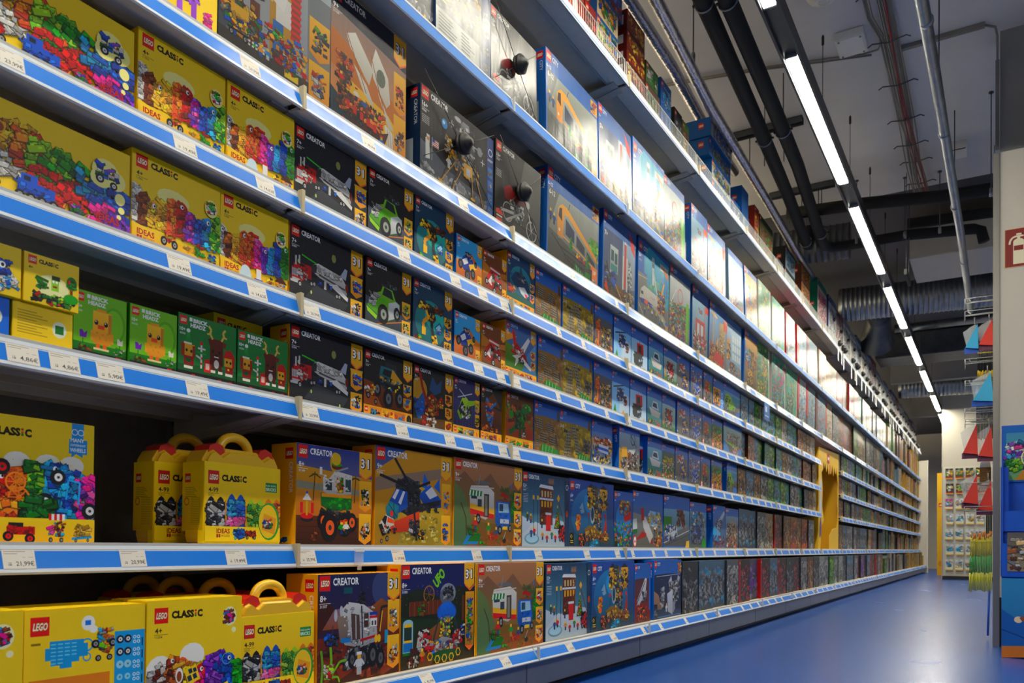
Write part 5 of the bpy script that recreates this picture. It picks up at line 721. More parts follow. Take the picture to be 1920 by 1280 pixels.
def d_winter(a):
    a.rect(0, 0, a.w, a.h, '0f3a58', '6a98ac'); dots(a, 70, 'b8d0dc', 6, 0, 10, a.w, 18, .09); a.poly([(0, 0), (a.w, 0), (a.w, 10), (24, 12), (10, 9), (0, 12)], 'c4d0dc', '9aacbc'); a.poly([(0, 5), (10, 10), (a.w, 5), (a.w, 0), (0, 0)], 'd0d8e0', 'a4b4c4')
    a.rect(13.6, 9, 10.6, 14.6, '5c2c20', '4a2218'); a.rect(21, 9, 3.2, 18, '6a3a2a'); a.rect(20.4, 25.4, 4.4, 1.4, '8a7060'); [a.rect(20.5+i*1.2, 26.8, .7, .8, '8a7060') for i in range(4)]; [a.rect(14.8+i*2.4, 20, 1.3, 2.4, 'c8b890') for i in range(4)]; [a.rect(14.8+i*2.4, 16, 1.3, 2.4, 'e0b060') for i in range(4)]; a.rect(13.2, 18.8, 11.4, .8, 'd8dce4'); a.poly([(12.8, 23.6), (24.8, 23.2), (24, 24.6), (14, 24.8)], 'e4e8ec'); a.bits(13.8, 9.4, 10, 13, ['6a3424', '5a2c1c', '7a4430'], 60, .3, 1.0, 5, edge=False); [a.rect(14.8+i*2.4, 20, 1.3, 2.4, 'c8b890') for i in range(3)]; [a.rect(14.8+i*2.4, 16, 1.3, 2.4, 'e0b060') for i in range(3)]; a.rect(13.2, 18.8, 11.4, .7, 'd8dce4')
    a.rect(18.6, 6.6, 4, 6.6, 'b01c14'); a.rect(19, 7, 3.2, 5.8, 'c82418'); a.line(20.6, 7, 20.6, 12.8, .15, '7a100c'); a.rect(18.2, 13, 4.8, .9, 'e0e4e8')
    a.poly([(25.4, 7.6), (31.4, 7.6), (28.6, 16.4)], '14442c'); a.heap([(25.8, 8), (31, 8), (28.4, 16)], GRN+RED_+YEL_, 1.0, (.4, 1.0), 5); a.rect(28, 16, .8, 1, 'f0c020'); a.pl([(29, 19), (35, 9), (36.4, 7)], .6, '6a5040'); a.poly([(27.6, 20), (29, 21.6), (30.2, 20), (29, 18.4)], 'f0b828')
    for x in (8.6, 12): a.line(x, 5, x, 19, .35, '1c2428'); a.rect(x-.7, 18.6, 1.4, 1.6, 'e8c060')
    a.ell(7.6, 3.4, 5.6, 2.2, '6a8ca0', 18); a.ell(7.6, 3.6, 4.8, 1.7, 'a8c8dc', 18); a.bits(30, 3, 5.4, 6, RED_+BLK, 60, .5, 1.7, 8); a.wheel(30.6, 3.6, 1.2); a.wheel(35, 3.4, 1.2)
    for i, (x, y, c) in enumerate(((4, 10, '2a4a2c'), (6.6, 9.4, '8a5a1c'), (7, 4, '1a4a8a'), (9.4, 4.6, 'c82018'), (16, 3, 'c88a1c'), (19.6, 2, 'b82018'), (23.6, 3.4, '3a7a3c'), (26.6, 2.2, 'c83a18'), (15.4, 7.6, '20201e'))): a.fig(x, y, 1.7, c)
    a.rect(a.w-3.6, 0, 3.6, a.h, '103450'); a.ring(a.w-1.9, a.h-4, 1.1, .3, 'd8e0ea', 6); a.ell(a.w-1.9, 14, 1.2, 1.4, 'a8542c', 10)
    creator(a, 3.2, '12+', '10263', c='e8ecf0'); [a.line(.8, 20.4-i*.6, 4.4, 20.4-i*.6, .16, 'c8d4dc') for i in range(6)]
def d_ocean(a):
    a.rect(0, 0, a.w, a.h, '0a4a94', '084050'); a.ell(20, 14, 18, 12, '0c7ab0', 22, c2='064a5c'); a.ell(24, 20, 10, 6, '1a90c8', 18); a.poly([(0, 0), (a.w, 0), (a.w, 4), (30, 6), (14, 3), (0, 7)], '1a5a60', '1c2c4c')
    for x, w in ((17.6, 7), (30, 8)): a.rect(x, 17, w, 9.4, 'e8b010', 'b88408'); a.bits(x, 16.6, w, 9, YEL_+BLK, 46, .5, 1.7, int(x)); a.poly([(x, 26.4), (x+w, 26.4), (x+w*.5, 28.4)], '14202c'); a.rect(x+1.4, 19, 1.6, 3, '10202c')
    a.rect(25.4, 12, 3.2, 15, '6c5a14'); a.bits(23.6, 6, 8, 18, GRY+BLK+YEL_, 150, .5, 1.7, 6); a.ell(22.4, 14.6, 2.1, 4, 'a8b4bc', 14); a.ell(22.4, 14.8, 1.4, 3, '1c3c4c', 12); a.ell(24.6, 26.6, 3, .9, '2a3a40')
    for x in (18.6, 30.4, 36): a.ell(x, 14.6, .9, 1.1, 'c83a1c'); a.line(x, 14, x+.4, 6, .35, '24303c')
    a.poly([(34, 7), (37, 14.6), (38, 8)], 'a8401c'); a.poly([(14, 8), (20, 10), (40, 5), (38, 2), (30, 3), (20, 4)], '8a6a34', '5a4420'); a.bits(15, 3.4, 24, 4, TAN+BRN, 60, .6, 2, 7); a.poly([(9.6, 17), (12.6, 19.6), (14.6, 15.4), (11.6, 14.6)], '8aa8b4'); a.bits(6.6, 9, 4, 5, YEL_+ORG, 44, .5, 1.4, 8); a.ell(8.4, 8.6, 1.6, 1.3, 'e07818'); a.bits(10, 1, 5, 5, RED_+ORG+BLK, 50, .5, 1.5, 9); a.bits(20, .6, 8, 3, CYN+['0c6a78'], 50, .5, 1.8, 3)
    for i in range(10): a.rect(1.5+(i*5 % 11), a.h-11-(i*3 % 8), 2.2, .5, '0c5cb0')
    a.logo(1, a.h-4.8, 3.6); a.text('CITY', 5.8, a.h-3.9, 1.8, 'f0f4f8', .03, 4.4); a.text('6+', 1.2, a.h-8, 1.8, 'f0f4f8', .02); a.text('60265', 1.2, a.h-9.6, .8, 'f0f4f8', 0); a.rect(.8, 1, 3.8, 5.4, '14140c'); a.ring(2.2, 4.8, .8, .3, 'e8c020', 4); a.line(1.4, 3, 4, 3, .3, 'd8c878'); a.line(1.4, 2.2, 4, 2.2, .3, 'd8c878')
d_oceans = mkcity(.16, '0c56a8', '08404c', [lambda a: a.ell(a.w*.5, a.h*.5, a.w*.4, a.h*.3, '1484c0', 18), hp(.3, .6, .6, .26, YEL_+BRN+GRY, 110, .5, 1.8, 4), pg([(.5, .56), (.9, .66), (.9, .52), (.56, .46)], 'c83a1c'), hp(.05, .05, .9, .4, CYN+GRN+ORG+['0c4a50', '0c6a68'], 120, .5, 1.7, 5), lambda a: [a.rect(1, .8, 3, 4.6, '14140c'), a.ring(2.2, 4, .7, .3, 'e8c020', 4)]])
d_airpl = mkcity(.24, '3a6ca8', '5c5c5a', [pg([(0, 0), (1, 0), (1, .5), (0, .62)], '8a8a86', '55554f'), pg([(.5, .4), (.9, .42), (.9, .66), (.54, .68)], '9ac4dc'), hp(.5, .36, .4, .3, CYN+WHT+YEL_, 60, .6, 2, 3), pg([(.3, .52), (.4, .56), (.66, .24), (.64, .1), (.56, .08), (.34, .36)], 'e4e0da', 'c0bcb4'), pg([(.24, .7), (.34, .72), (.36, .5), (.28, .48)], 'a81818'), pg([(.1, .14), (.3, .3), (.44, .26), (.4, .2)], 'b01c18'), pg([(.56, .08), (.64, .08), (.66, .2), (.6, .16)], '8a1414'), hp(.7, .04, .28, .3, YEL_+ORG+BLK, 60, .5, 1.6, 5), pg([(0, .3), (.14, .34), (.12, .52), (0, .5)], 'd0d8d0'), pg([(0, .24), (.14, .26), (.14, .34), (0, .32)], '1a6a3c'), lambda a: [a.ell(2.8, 3.4, 2.2, 3.0, 'c81c18'), a.ell(2.8, 3.4, 1.6, 2.3, 'f0f0ec'), a.text('4+', 1.7, 2.5, 1.8, 'c81c18', .03)]], '4+')
d_police = mkcity(.26, '88b4cc', '5a5e60', [pg([(0, .3), (.3, .4), (.3, .6), (0, .6)], '3c7a34'), pg([(0, 0), (1, 0), (1, .46), (0, .2)], '66686a', '44464a'), ln([(0, .1), (1, .36)], .015, 'c8ccd0'), ln([(0, .04), (1, .28)], .015, '303438'), pg([(.06, .26), (.2, .46), (.5, .4), (.52, .26), (.2, .14)], 'd0d8e0', 'a0a8b4'), hp(.06, .16, .44, .28, BLU+WHT+BLK, 90, .5, 1.8, 4), pg([(.54, .74), (.7, .82), (.84, .5), (.78, .36), (.66, .5)], '8a4418'), hp(.5, .44, .3, .4, BRN+BLK, 70, .5, 1.9, 5), ln([(.4, .84), (.9, .78)], .02, '1c1c20'), lambda a: a.rect(0, 0, a.w*.85, 1.2, '0066b2'), pg([(.84, 0), (1, 0), (1, .16), (.88, .14)], 'e0c020')])
d_station = mkcity(.2, '7a9aa8', '4c5450', [hp(.1, .5, .8, .3, WHT+GRY+CYN, 90, .7, 2.4, 3), pg([(.2, .16), (.7, .2), (.66, .48), (.24, .42)], '1c2c5c'), hp(.1, .1, .8, .4, BLU+BLK+GRY, 130, .5, 1.9, 4), wl(.3, .16, .08), wl(.6, .16, .08), lambda a: a.ell(a.w*.86, a.h*.12, 4, 3, '3c8a3c')])
d_jet = mkcity(.12, '2a6ab4', '5a6a70', [lambda a: a.ell(a.w*.3, a.h*.36, a.w*.3, a.h*.2, '38a8d8', 16), pg([(.1, .5), (.9, .9), (.94, .82), (.5, .5), (.44, .2), (.36, .2), (.34, .5)], 'b8c4d0', '8a98a8'), hp(.2, .4, .5, .3, WHT+GRY+BLK, 60, .5, 1.6, 3), hp(0, .02, 1, .28, RED_+BLK+GRY+BLU, 130, .5, 1.7, 5)])
d_city2 = mkcity(.2, '88a8c0', '5a5652', [pg([(.3, .3), (.9, .3), (.9, .66), (.34, .7)], '9a9c98'), hp(.1, .05, .84, .56, GRY+WHT+RED_+BLK+TAN, 260, .5, 2.1, 4), ln([(.5, .2), (.54, .86)], .02, 'd8a040'), lambda a: [a.line(a.w*.8, a.h*.3, a.w*.72, a.h*.84, .8, 'd0a848'), a.poly([(a.w*.74, 0), (a.w*.88, 0), (a.w*.81, 5)], 'e06818')]])
def d_rover(a):
    a.rect(0, 0, a.w, a.h, '182048', '3c1c10'); stars(a, 26, 8); a.ell(24, 23.6, 3.9, 4.6, '3a4268', 20); a.rect(0, 14, a.w, 5, '7c6474', '8a5030'); a.poly([(0, 12), (6, 19), (0, 24)], '3a1c12'); a.poly([(8, 17), (14, 20), (18, 18), (24, 21), (30, 17.6), (33, 19), (33, 10), (8, 10)], '8a5438', '5c2c18'); a.rect(0, 0, a.w, 12, '6a3018', '34160c'); a.bits(0, 1, 32, 8, ['4c2010', '7a381c', '3a180c'], 50, 1.2, 4, 3, edge=False)
    a.poly([(8.6, 18.8), (11, 20.6), (16.6, 19.8), (21.6, 17), (22.6, 9.6), (16, 8.4), (9.8, 9.6), (8.4, 12)], 'd0d0cc', '94949a'); a.poly([(6.8, 17.4), (10.6, 17), (11.4, 11.4), (8, 10.4)], '8a7a70', '6a5c58'); a.poly([(12, 17.6), (15.2, 17), (15.6, 10.6), (12.6, 10.6)], '5c4c44'); a.rect(17, 14, 1.7, 3.4, '4c3c3a'); a.rect(19.6, 13.8, 2, 3, 'e0e0dc'); a.rect(19.2, 16.6, 3.2, .9, '1c3c8c'); a.rect(19.2, 15.8, 3.2, .6, 'b82820'); a.rect(8.4, 10.4, 3.4, 1.0, '3a78b8'); a.poly([(15.6, 10.6), (23, 11.4), (23, 10.8), (15.6, 9.9)], 'a8201c'); a.bits(9.6, 9.4, 12, 9.6, WHT+['b8b8bc', '8e8e94'], 60, .3, 1.0, 5)
    a.poly([(12, 17.6), (15.2, 17), (15.6, 10.6), (12.6, 10.6)], '4c3c38'); a.line(13.8, 17, 14, 10.8, .3, 'c8c8c6'); a.rect(17, 13.6, 1.8, 3.6, '40302e'); a.rect(17.3, 15.4, 1.2, .4, 'd8d8d4'); a.rect(19.6, 13.6, 2.6, 2.2, 'e6e6e2'); a.rect(20, 13.9, .7, 1.2, '3a3a40'); a.rect(21.2, 13.9, .7, 1.2, '3a3a40'); a.rect(19.2, 16.6, 3.2, .9, '1c3c8c'); a.rect(19.2, 15.9, 3.2, .6, 'b82820'); a.pl([(16, 19.4), (16.6, 9)], .5, '2c2c32'); a.rect(8.6, 10.2, 3.4, .9, '3a78b8'); a.poly([(15.6, 10.6), (23, 11.4), (23, 10.8), (15.6, 9.9)], 'a8201c')
    a.ell(6.4, 17.4, .6, 1.6, 'b8b8bc'); a.ell(8.4, 18.4, .6, 1.4, 'b8b8bc'); a.line(10.8, 20, 10.8, 23.4, .4, '24242a'); a.rect(9.2, 22.8, 3.2, 1.6, '1c5058'); a.line(16, 20, 16, 27, .25, '1c1c20'); a.bits(15, 20, 2, 3, BLK, 14, .4, 1.2, 6); a.bits(2.6, 10, 4.4, 2.6, BLU+BLK, 36, .4, 1.2, 7); a.line(5, 12.6, 5.4, 15, .3, '3a3c44')
    a.bits(9.6, 3.8, 14, 4.6, BLK+GRY, 130, .5, 1.6, 8)
    for x, y, r in ((12.4, 5.6, 2.4), (16.6, 5.4, 3.2), (20.4, 6, 3.3), (23.6, 4.8, 2.9)): a.wheel(x, y, r, '55555a', '101013', .62)
    a.pl([(23, 10), (24, 18.6), (27, 18.8), (27, 12)], .7, '24242a'); a.line(23.4, 12, 24.4, 17.6, .4, 'e0b018'); a.rect(25.4, 8.6, 1.4, 3.6, '2a90b0'); a.ell(23, 10.2, .7, 1.1, 'e8c018'); a.ell(21.8, 10.2, .7, 1.1, 'e8c018'); a.rect(5.6, 8, 3, .6, '24242a', ang=-.3)
    a.fig(15.2, 1.4, 2.6, 'c0c4cc', 'a8acb4', head='d8a838', hat='e8e8e8'); a.pl([(1.6, 1), (2, 5), (1.4, 9)], .7, '6a9a1c'); a.pl([(4.4, 1.4), (5, 6), (4.6, 9.6)], .8, '7ab020'); a.rect(2.4, 1.6, 3.4, 3.6, '6aa01c'); a.bits(2.6, 2, 3, 3, LIM+RED_+WHT, 22, .4, 1.2, 9); a.pl([(5.6, 3), (8, 5.6), (10.4, 5.8)], .6, '7ab020'); a.pl([(5.4, 2), (7.4, 1.8), (8, .4)], .5, '7ab020')
    creator(a, 3.7, '8+', '31107'); pennants(a, 26.6, 5.0, 1.0, 20.6, 2, [WHT+BRN+YEL_, WHT+GRY+YEL_], 12); three(a, 26.4, 5.2)
def d_ufo(a):
    a.rect(0, 0, a.w, a.h, '141c50', '2a2a50'); a.poly([(0, 21), (8, 23), (18, 20), (28, 23), (a.w, 21), (a.w, 10), (0, 10)], '1c2416', '1a2012'); dots(a, 30, 'd8b060', 5, 2, 17, 28, 7, .09); a.ring(13, 21, 2.5, .35, 'a87a4c'); [a.line(13, 21, 13+2.4*math.cos(i), 21+2.4*math.sin(i), .15, '8a6038') for i in range(7)]; [a.rect(4+i*4.4, 15, 4, 4.2, '5a3020') for i in range(4)]; [a.line(4+i*2.2, 15, 4+i*2.2, 19, .3, '8a4c30') for i in range(8)]
    a.poly([(0, 0), (a.w, 0), (a.w, 12), (20, 13), (0, 15)], '1c3018', '2c2414'); a.poly([(8, 0), (12, 10), (20, 13), (24, 8), (14, 0)], '8a5a34', '5a3818'); a.rect(30, 12, 6, 8, '5c3824')
    a.ell(22.6, 21, 4.0, 3.0, '8a8e98', 20, .4); a.ell(22, 20.2, 3.6, 2.6, '5c606a', 18, .4); a.bits(20.4, 19.6, 4, 3.4, GRY+BLK, 30, .4, 1.2, 3); a.text('UFO', 16.8, 22.6, 3.2, '8ac828', .05, 6.0, rot=.75)
    a.ell(22, 15.2, 5, 3, '1454a8', 20); a.ell(22, 16.6, 3.4, 1.8, '1c68c4', 16); [a.ell(18.6+i*1.8, 15.6-abs(i-2)*.3, .9, 1.4, '1a62bc', 8) for i in range(5)]; a.pl([(18, 13.6), (14, 4)], .7, '30343c'); a.pl([(26, 13.6), (29.4, 5)], .7, '30343c'); a.rect(21, 6, 2.6, 8, '707884', '3c444c'); a.bits(18.6, 6, 6.6, 7.6, LIM+GRY+BLK+YEL_, 90, .4, 1.3, 4)
    a.poly([(13, 6), (20, 8), (27, 6.4), (28, 3.4), (21, 1.6), (14, 3)], '9a9ca0', '5c5e62'); a.bits(14, 3, 13, 3.6, YEL_+GRY+BLU+WHT+RED_, 90, .6, 1.8, 5); a.ell(21, 2.4, 7.4, 1.6, '144a28', 20); [a.ring(13.6+i*3.6, 2.6-(1.2 if i in (1, 2, 3) else 0), 1.2, .4, 'd8b020', 6) for i in range(5)]; a.bits(26, 5.4, 4, 4, RED_+WHT, 40, .5, 1.4, 6)
    a.rect(1, 4.6, 4.6, 8.4, '9ac0cc'); a.ell(3.3, 13, 2.3, 1.2, '9ac0cc'); a.rect(1.6, 8, 3.4, 4, '24342c'); a.rect(1.2, 5, 4.2, 2.6, '1c70b0'); a.rect(1.6, 7.6, 3.4, .7, 'e8c020'); a.rect(1, 4, 5, .8, '1c6a30'); a.rect(1.6, 12, 3.4, 1, 'e8c020'); a.poly([(8, 10.4), (12, 11), (13.6, 4.6), (9.6, 3.4), (7, 5.6)], 'd0ccc8', 'a09c98'); a.bits(8, 4, 5, 6.4, WHT+RED_+BLK, 44, .5, 1.4, 7); a.bits(3.6, .6, 4, 2.6, WHT+BRN, 30, .4, 1.3, 8); a.wheel(4.6, .7, .6); a.wheel(7, .8, .6); a.fig(9.8, 1.6, 1.8, 'c88a1c', 'b03018'); a.rect(4.2, 4, 3.4, 1.8, '3c1c12'); a.bits(8, 15, 3, 3, BRN+GRN, 20, .4, 1.2, 9); a.bits(29.6, 7, 3, 4, WHT+BLK+BLU, 34, .4, 1.3, 2)
    creator(a, 3.6, '8+', '31095', x=.3); a.rect(31.6, 4, 4.9, 17, 'd8a010', '9a7418'); a.poly([(31.6, 4), (34, 2.4), (36.5, 4)], 'e87a08'); a.bits(32.8, 5, 2.6, 14, BLU+GRY+BRN+GRN, 70, .4, 1.2, 4); three(a, 31.2, 5.6); a.rect(36.9, 0, .8, a.h, 'e8b800')
def d_shut(a):
    a.rect(0, 0, a.w, a.h, '2a2c3c', '7a3418'); a.poly([(0, 0), (a.w, 0), (a.w, 6), (0, 12)], '8a3418', '5c2010'); a.poly([(2.6, 10), (13, 21), (15, 20.4), (13.6, 15), (5.6, 8)], 'd8dce0', 'a4a8ac'); a.poly([(2, 8), (8, 12), (15, 15), (14, 12)], 'c0c4c8'); a.line(3, 9.4, 13, 19.4, .6, '24242c'); a.bits(3, 1, 12, 6, RED_+ORG+BRN+BLK, 90, .5, 1.7, 4); a.bits(10, 10, 4, 4, BLK+GRY, 30, .5, 1.6, 5); a.rect(a.w-2, a.h*.2, 2, a.h*.8, '0066b2'); city(a, 2.4, '6+', 7)
def d_spacest(a):
    a.rect(0, 0, a.w, a.h, '1c2c4c', '0c1830'); stars(a, 30, 4); a.poly([(0, 0), (14, 0), (6, 12), (0, 14)], 'a8846a', '5c4c50'); a.poly([(0, 0), (a.w, 0), (a.w, 3), (0, 5)], '24344c'); a.rect(.6, .6, a.w-1.2, .4, '3a70c0')
    a.poly([(20, 18), (24, 21), (30, 4), (27, 2)], 'c8ccd4', '8a909c'); a.poly([(34, 21), (37, 20), (28, 2), (24, 3)], 'b8bcc4', '7a808c'); a.bits(22, 8, 14, 10, WHT+GRY+BLK, 120, .6, 2, 4); a.poly([(10, 15), (14, 16), (13, 6), (10, 5)], 'b4b8c0'); a.bits(9, 6, 5, 9, WHT+GRY, 50, .5, 1.6, 5); a.poly([(18, 12), (26, 14), (26, 1), (19, 3)], 'd0d4dc', '9aa0ac'); a.fig(17, 3, 2, 'd8d8dc', 'c8ccd0'); a.rect(0, .4, 4.6, 7, '181c26'); a.bits(.6, 2, 3, 3, GRY, 16, .5, 1.3, 6); a.line(3, 21, 37, 21.6, .25, 'c8d0dc')
    city(a, 3.2, '6+', 7.2); a.bits(a.w-5, a.h-6.4, 4, 4.4, ORG+WHT+TAN, 40, .5, 1.6, 7)
def d_generic(pal, bg, bg2, seed, top=None, spine=None, age='7+'):
    def f(a):
        R = random.Random(seed); sky(a, bg, bg2); a.bits(0, 0, a.w, a.h*.85, pal, 110, 1.0, 4.2, seed, edge=False)
        cx, cy = a.w*R.uniform(.4, .6), a.h*R.uniform(.35, .5); p2 = [R.choice(pal), 'd8d4cc', '26262a', R.choice(pal)]
        a.poly([(cx-a.w*.3, cy), (cx, cy+a.h*.26), (cx+a.w*.32, cy+a.h*.05), (cx+a.w*.2, cy-a.h*.22), (cx-a.w*.2, cy-a.h*.2)], R.choice(pal))
        a.bits(cx-a.w*.28, cy-a.h*.2, a.w*.56, a.h*.4, p2, 70, .6, 2.2, seed+1); a.wheel(cx-a.w*.2, cy-a.h*.2, a.h*.08); a.wheel(cx+a.w*.18, cy-a.h*.2, a.h*.08)
        a.fig(a.w*.2, a.h*.06, a.h*.06, R.choice(pal)); a.fig(a.w*.8, a.h*.08, a.h*.06, R.choice(pal))
        if top: a.rect(0, a.h*.82, a.w, a.h*.18, top); a.logo(.6, a.h*.84, a.h*.13)
        if spine: a.rect(0, 0, a.w*.12, a.h, spine); a.logo(.2, a.h-a.w*.14, a.w*.1)
    return f
# ------------------------------------------------------------------ the setting
def struct(name, mb, **k): return tag(mb.build(name), kind='structure', **k)
def floor_mat():
    m = bpy.data.materials.new('blue_vinyl'); m.use_nodes = True; nt = m.node_tree; b = nt.nodes['Principled BSDF']
    tc = nt.nodes.new('ShaderNodeTexCoord')
    v = nt.nodes.new('ShaderNodeTexVoronoi'); v.inputs['Scale'].default_value = 60
    nt.links.new(tc.outputs['Object'], v.inputs['Vector'])
    r = nt.nodes.new('ShaderNodeValToRGB'); r.color_ramp.interpolation = 'CONSTANT'
    r.color_ramp.elements[0].color = (.20, .34, .66, 1); r.color_ramp.elements[0].position = 0
    r.color_ramp.elements[1].color = (*lin('084ea6'), 1); r.color_ramp.elements[1].position = .09
    nt.links.new(v.outputs['Distance'], r.inputs['Fac'])
    n = nt.nodes.new('ShaderNodeTexNoise'); n.inputs['Scale'].default_value = 1.6; n.inputs['Detail'].default_value = 2
    nt.links.new(tc.outputs['Object'], n.inputs['Vector'])
    mx = nt.nodes.new('ShaderNodeMixRGB'); mx.blend_type = 'MULTIPLY'; mx.inputs[0].default_value = .3
    nt.links.new(r.outputs['Color'], mx.inputs[1]); nt.links.new(n.outputs['Fac'], mx.inputs[2]); nt.links.new(mx.outputs['Color'], b.inputs['Base Color'])
    mr = nt.nodes.new('ShaderNodeMapRange'); mr.inputs['To Min'].default_value = .26; mr.inputs['To Max'].default_value = .28
    nt.links.new(n.outputs['Fac'], mr.inputs['Value']); nt.links.new(mr.outputs['Result'], b.inputs['Roughness'])
    mp = nt.nodes.new('ShaderNodeMapping'); mp.inputs['Scale'].default_value = (.6, 9, 1)
    w = nt.nodes.new('ShaderNodeTexNoise'); w.inputs['Scale'].default_value = 1.0; w.inputs['Detail'].default_value = 2
    nt.links.new(tc.outputs['Object'], mp.inputs['Vector']); nt.links.new(mp.outputs['Vector'], w.inputs['Vector'])
    u = nt.nodes.new('ShaderNodeBump'); u.inputs['Strength'].default_value = .03; u.inputs['Distance'].default_value = .01
    nt.links.new(w.outputs['Fac'], u.inputs['Height']); nt.links.new(u.outputs['Normal'], b.inputs['Normal'])
    return m
M['floor'] = floor_mat()
M['floor_bounce'] = mat('grey_bounce_tiles', '8c9098', .5, noise=(3, .05)); M['ceil_shade'] = mat('shaded_ceiling_paint', '44444a', .8, noise=(1.3, .08))
M['ceil'] = mat('ceiling_paint', 'c4c3c4', .8, noise=(1.3, .10), bump=(40, .1))
M['ceilw'] = mat('wall_paint', '8a8884', .8, noise=(2, .05))
M['wallw'] = mat('pale_wall', 'bdb7a8', .7, noise=(2, .04))
CE = 3.677  # ceiling height and lamp row were scaled up about the camera
b = MB(); b.box(-8, -5, -.1, 1.6, 27, 0, 'floor'); b.box(1.6, -5, -.1, 8, 27, 0, 'floor_bounce'); struct('floor', b)  # unseen grey strip on the right, added to bounce neutral light upward
b = MB(); b.box(-8, -5, CE, 8, 6.91, CE+.2, 'ceil'); b.box(-8, 6.91, CE+.06, 8, 7.9, CE+.26, 'ceil'); b.box(-8, 7.9, CE+.06, 8, 27, CE+.26, 'ceil_shade'); struct('ceiling', b)  # far part coloured darker to stand for the shade around the ducts
b = MB(); b.box(-8.2, -5, 0, -8, 27, CE+.2, 'wallw'); struct('wall_left', b)
b = MB(); b.box(-8, 25.0, 0, 8, 25.2, CE+.2, 'wallw'); struct('wall_back', b)
# wall head above the right-hand display panel
b = MB(); b.box(.0115, 5.64, 2.4, 4.0, 5.8, CE, 'ceilw'); struct('wall_head', b)
b = MB(); b.box(-.86, 16.40, 0, 1.2, 16.55, CE+.05, 'wallw'); struct('wall_end', b)

# ------------------------------------------------------------------ ceiling lamps over the aisle
M['diff'] = mat('lamp_diffuser', 'ffffff', .4, emit=(LAMP_C, LAMP_E))
M['track'] = mat('lamp_track', '33363b', .35, metal=.4, noise=(9, .05))
LX, LZ = -.918, 3.069
def lamp_mesh():
    root = empty('tube_lamp', (LX, 0, LZ)); b = MB(); b.box(-.03, 0, .008, .03, LAMP_LEN, .02, 'white'); b.box(-.03, -.012, -.002, .03, 0, .02, 'galv'); b.box(-.03, LAMP_LEN, -.002, .03, LAMP_LEN+.012, .02, 'galv'); b.build('housing', root)
    d = MB(); d.box(-.0275, .002, -.004, .0275, LAMP_LEN-.002, .0075, 'diff', ch=.003); d.build('diffuser', root); return root
l0 = lamp_mesh(); y0 = 4.262-3*LAMP_PITCH; k = 0
while y0+k*LAMP_PITCH < 21:
    o = l0 if k == 0 else copy_tree(l0); o.location.y = y0+k*LAMP_PITCH
    n = k-3
    if 0 <= n < 9: lb = f"lit white tube lamp, {['nearest full', 'second', 'third', 'fourth', 'fifth', 'sixth', 'seventh', 'eighth', 'ninth'][n]} one along the ceiling track"
    elif n == -1: lb = 'lit white tube lamp cut off by the top edge of the photo'
    elif n < 0: lb = 'lit white tube lamp over the near aisle, behind the viewer'
    else: lb = 'lit white tube lamp at the far end of the ceiling track'
    tag(o, lb, 'lamp', 'tube lamps over the aisle'); k += 1
yend = y0+k*LAMP_PITCH
b = MB()
for s in (-1, 1): b.box(s*.042-.006, 0, -.004, s*.042+.006, yend-y0+.3, .075, 'track')
b.box(-.042, 0, .02, .042, yend-y0+.3, .028, 'track'); b.box(-.048, 0, .07, .048, yend-y0+.3, .078, 'track')
r = empty('lamp_track', (LX, y0-.2, LZ)); b.build('channel', r); tag(r, 'long grey metal track carrying the white tube lamps', 'lamp track')
for i in range(k*2):
    w = MB(); yy = -.15+i*LAMP_PITCH/2+(6.344-y0) % (LAMP_PITCH/2)+.2
    if yy > yend-y0: break
    CL = CE if yy+y0-.2 < 6.91 else CE+.06
    w.tube([(0, yy, .078), (0, yy, CL-LZ-.002)], .0022, 'black', 5); w.lathe([(.008, 0), (.008, .05), (.003, .06)], (0, yy, CL-LZ-.064), (0, 0, 1), 'black', 8); w.build('suspension_wire', r)
# ------------------------------------------------------------------ the shelving
LV = {0: .1675, 1: .517, 2: .8826, 3: 1.141, 4: 1.399, 5: 1.660, 6: 2.130, 7: 2.740}
LNAME = ['bottom shelf', 'second shelf up', 'third shelf up', 'fourth shelf up', 'fifth shelf up', 'sixth shelf up', 'seventh shelf up', 'top shelf']
J = [.40, 1.42, 2.432, 3.47, 4.508, 5.534, 6.447, 7.407, 8.35, 9.58]
while J[-1] < 20: J.append(J[-1]+.99)
J[-1] = 20.4
BAY = ['nearest bay at the left edge', 'second bay', 'third bay', 'fourth bay', 'fifth bay', 'sixth bay', 'seventh bay', 'eighth bay', 'bay of the yellow cardboard display', 'first bay past the yellow display', 'second bay past the yellow display', 'third bay past the yellow display', 'fourth bay past the yellow display']
while len(BAY) < len(J): BAY.append('far bays')
def rail_geo(l):
    if l == 0: return (.028, -.040)
    return (.015, -.0484)
_rail = {}
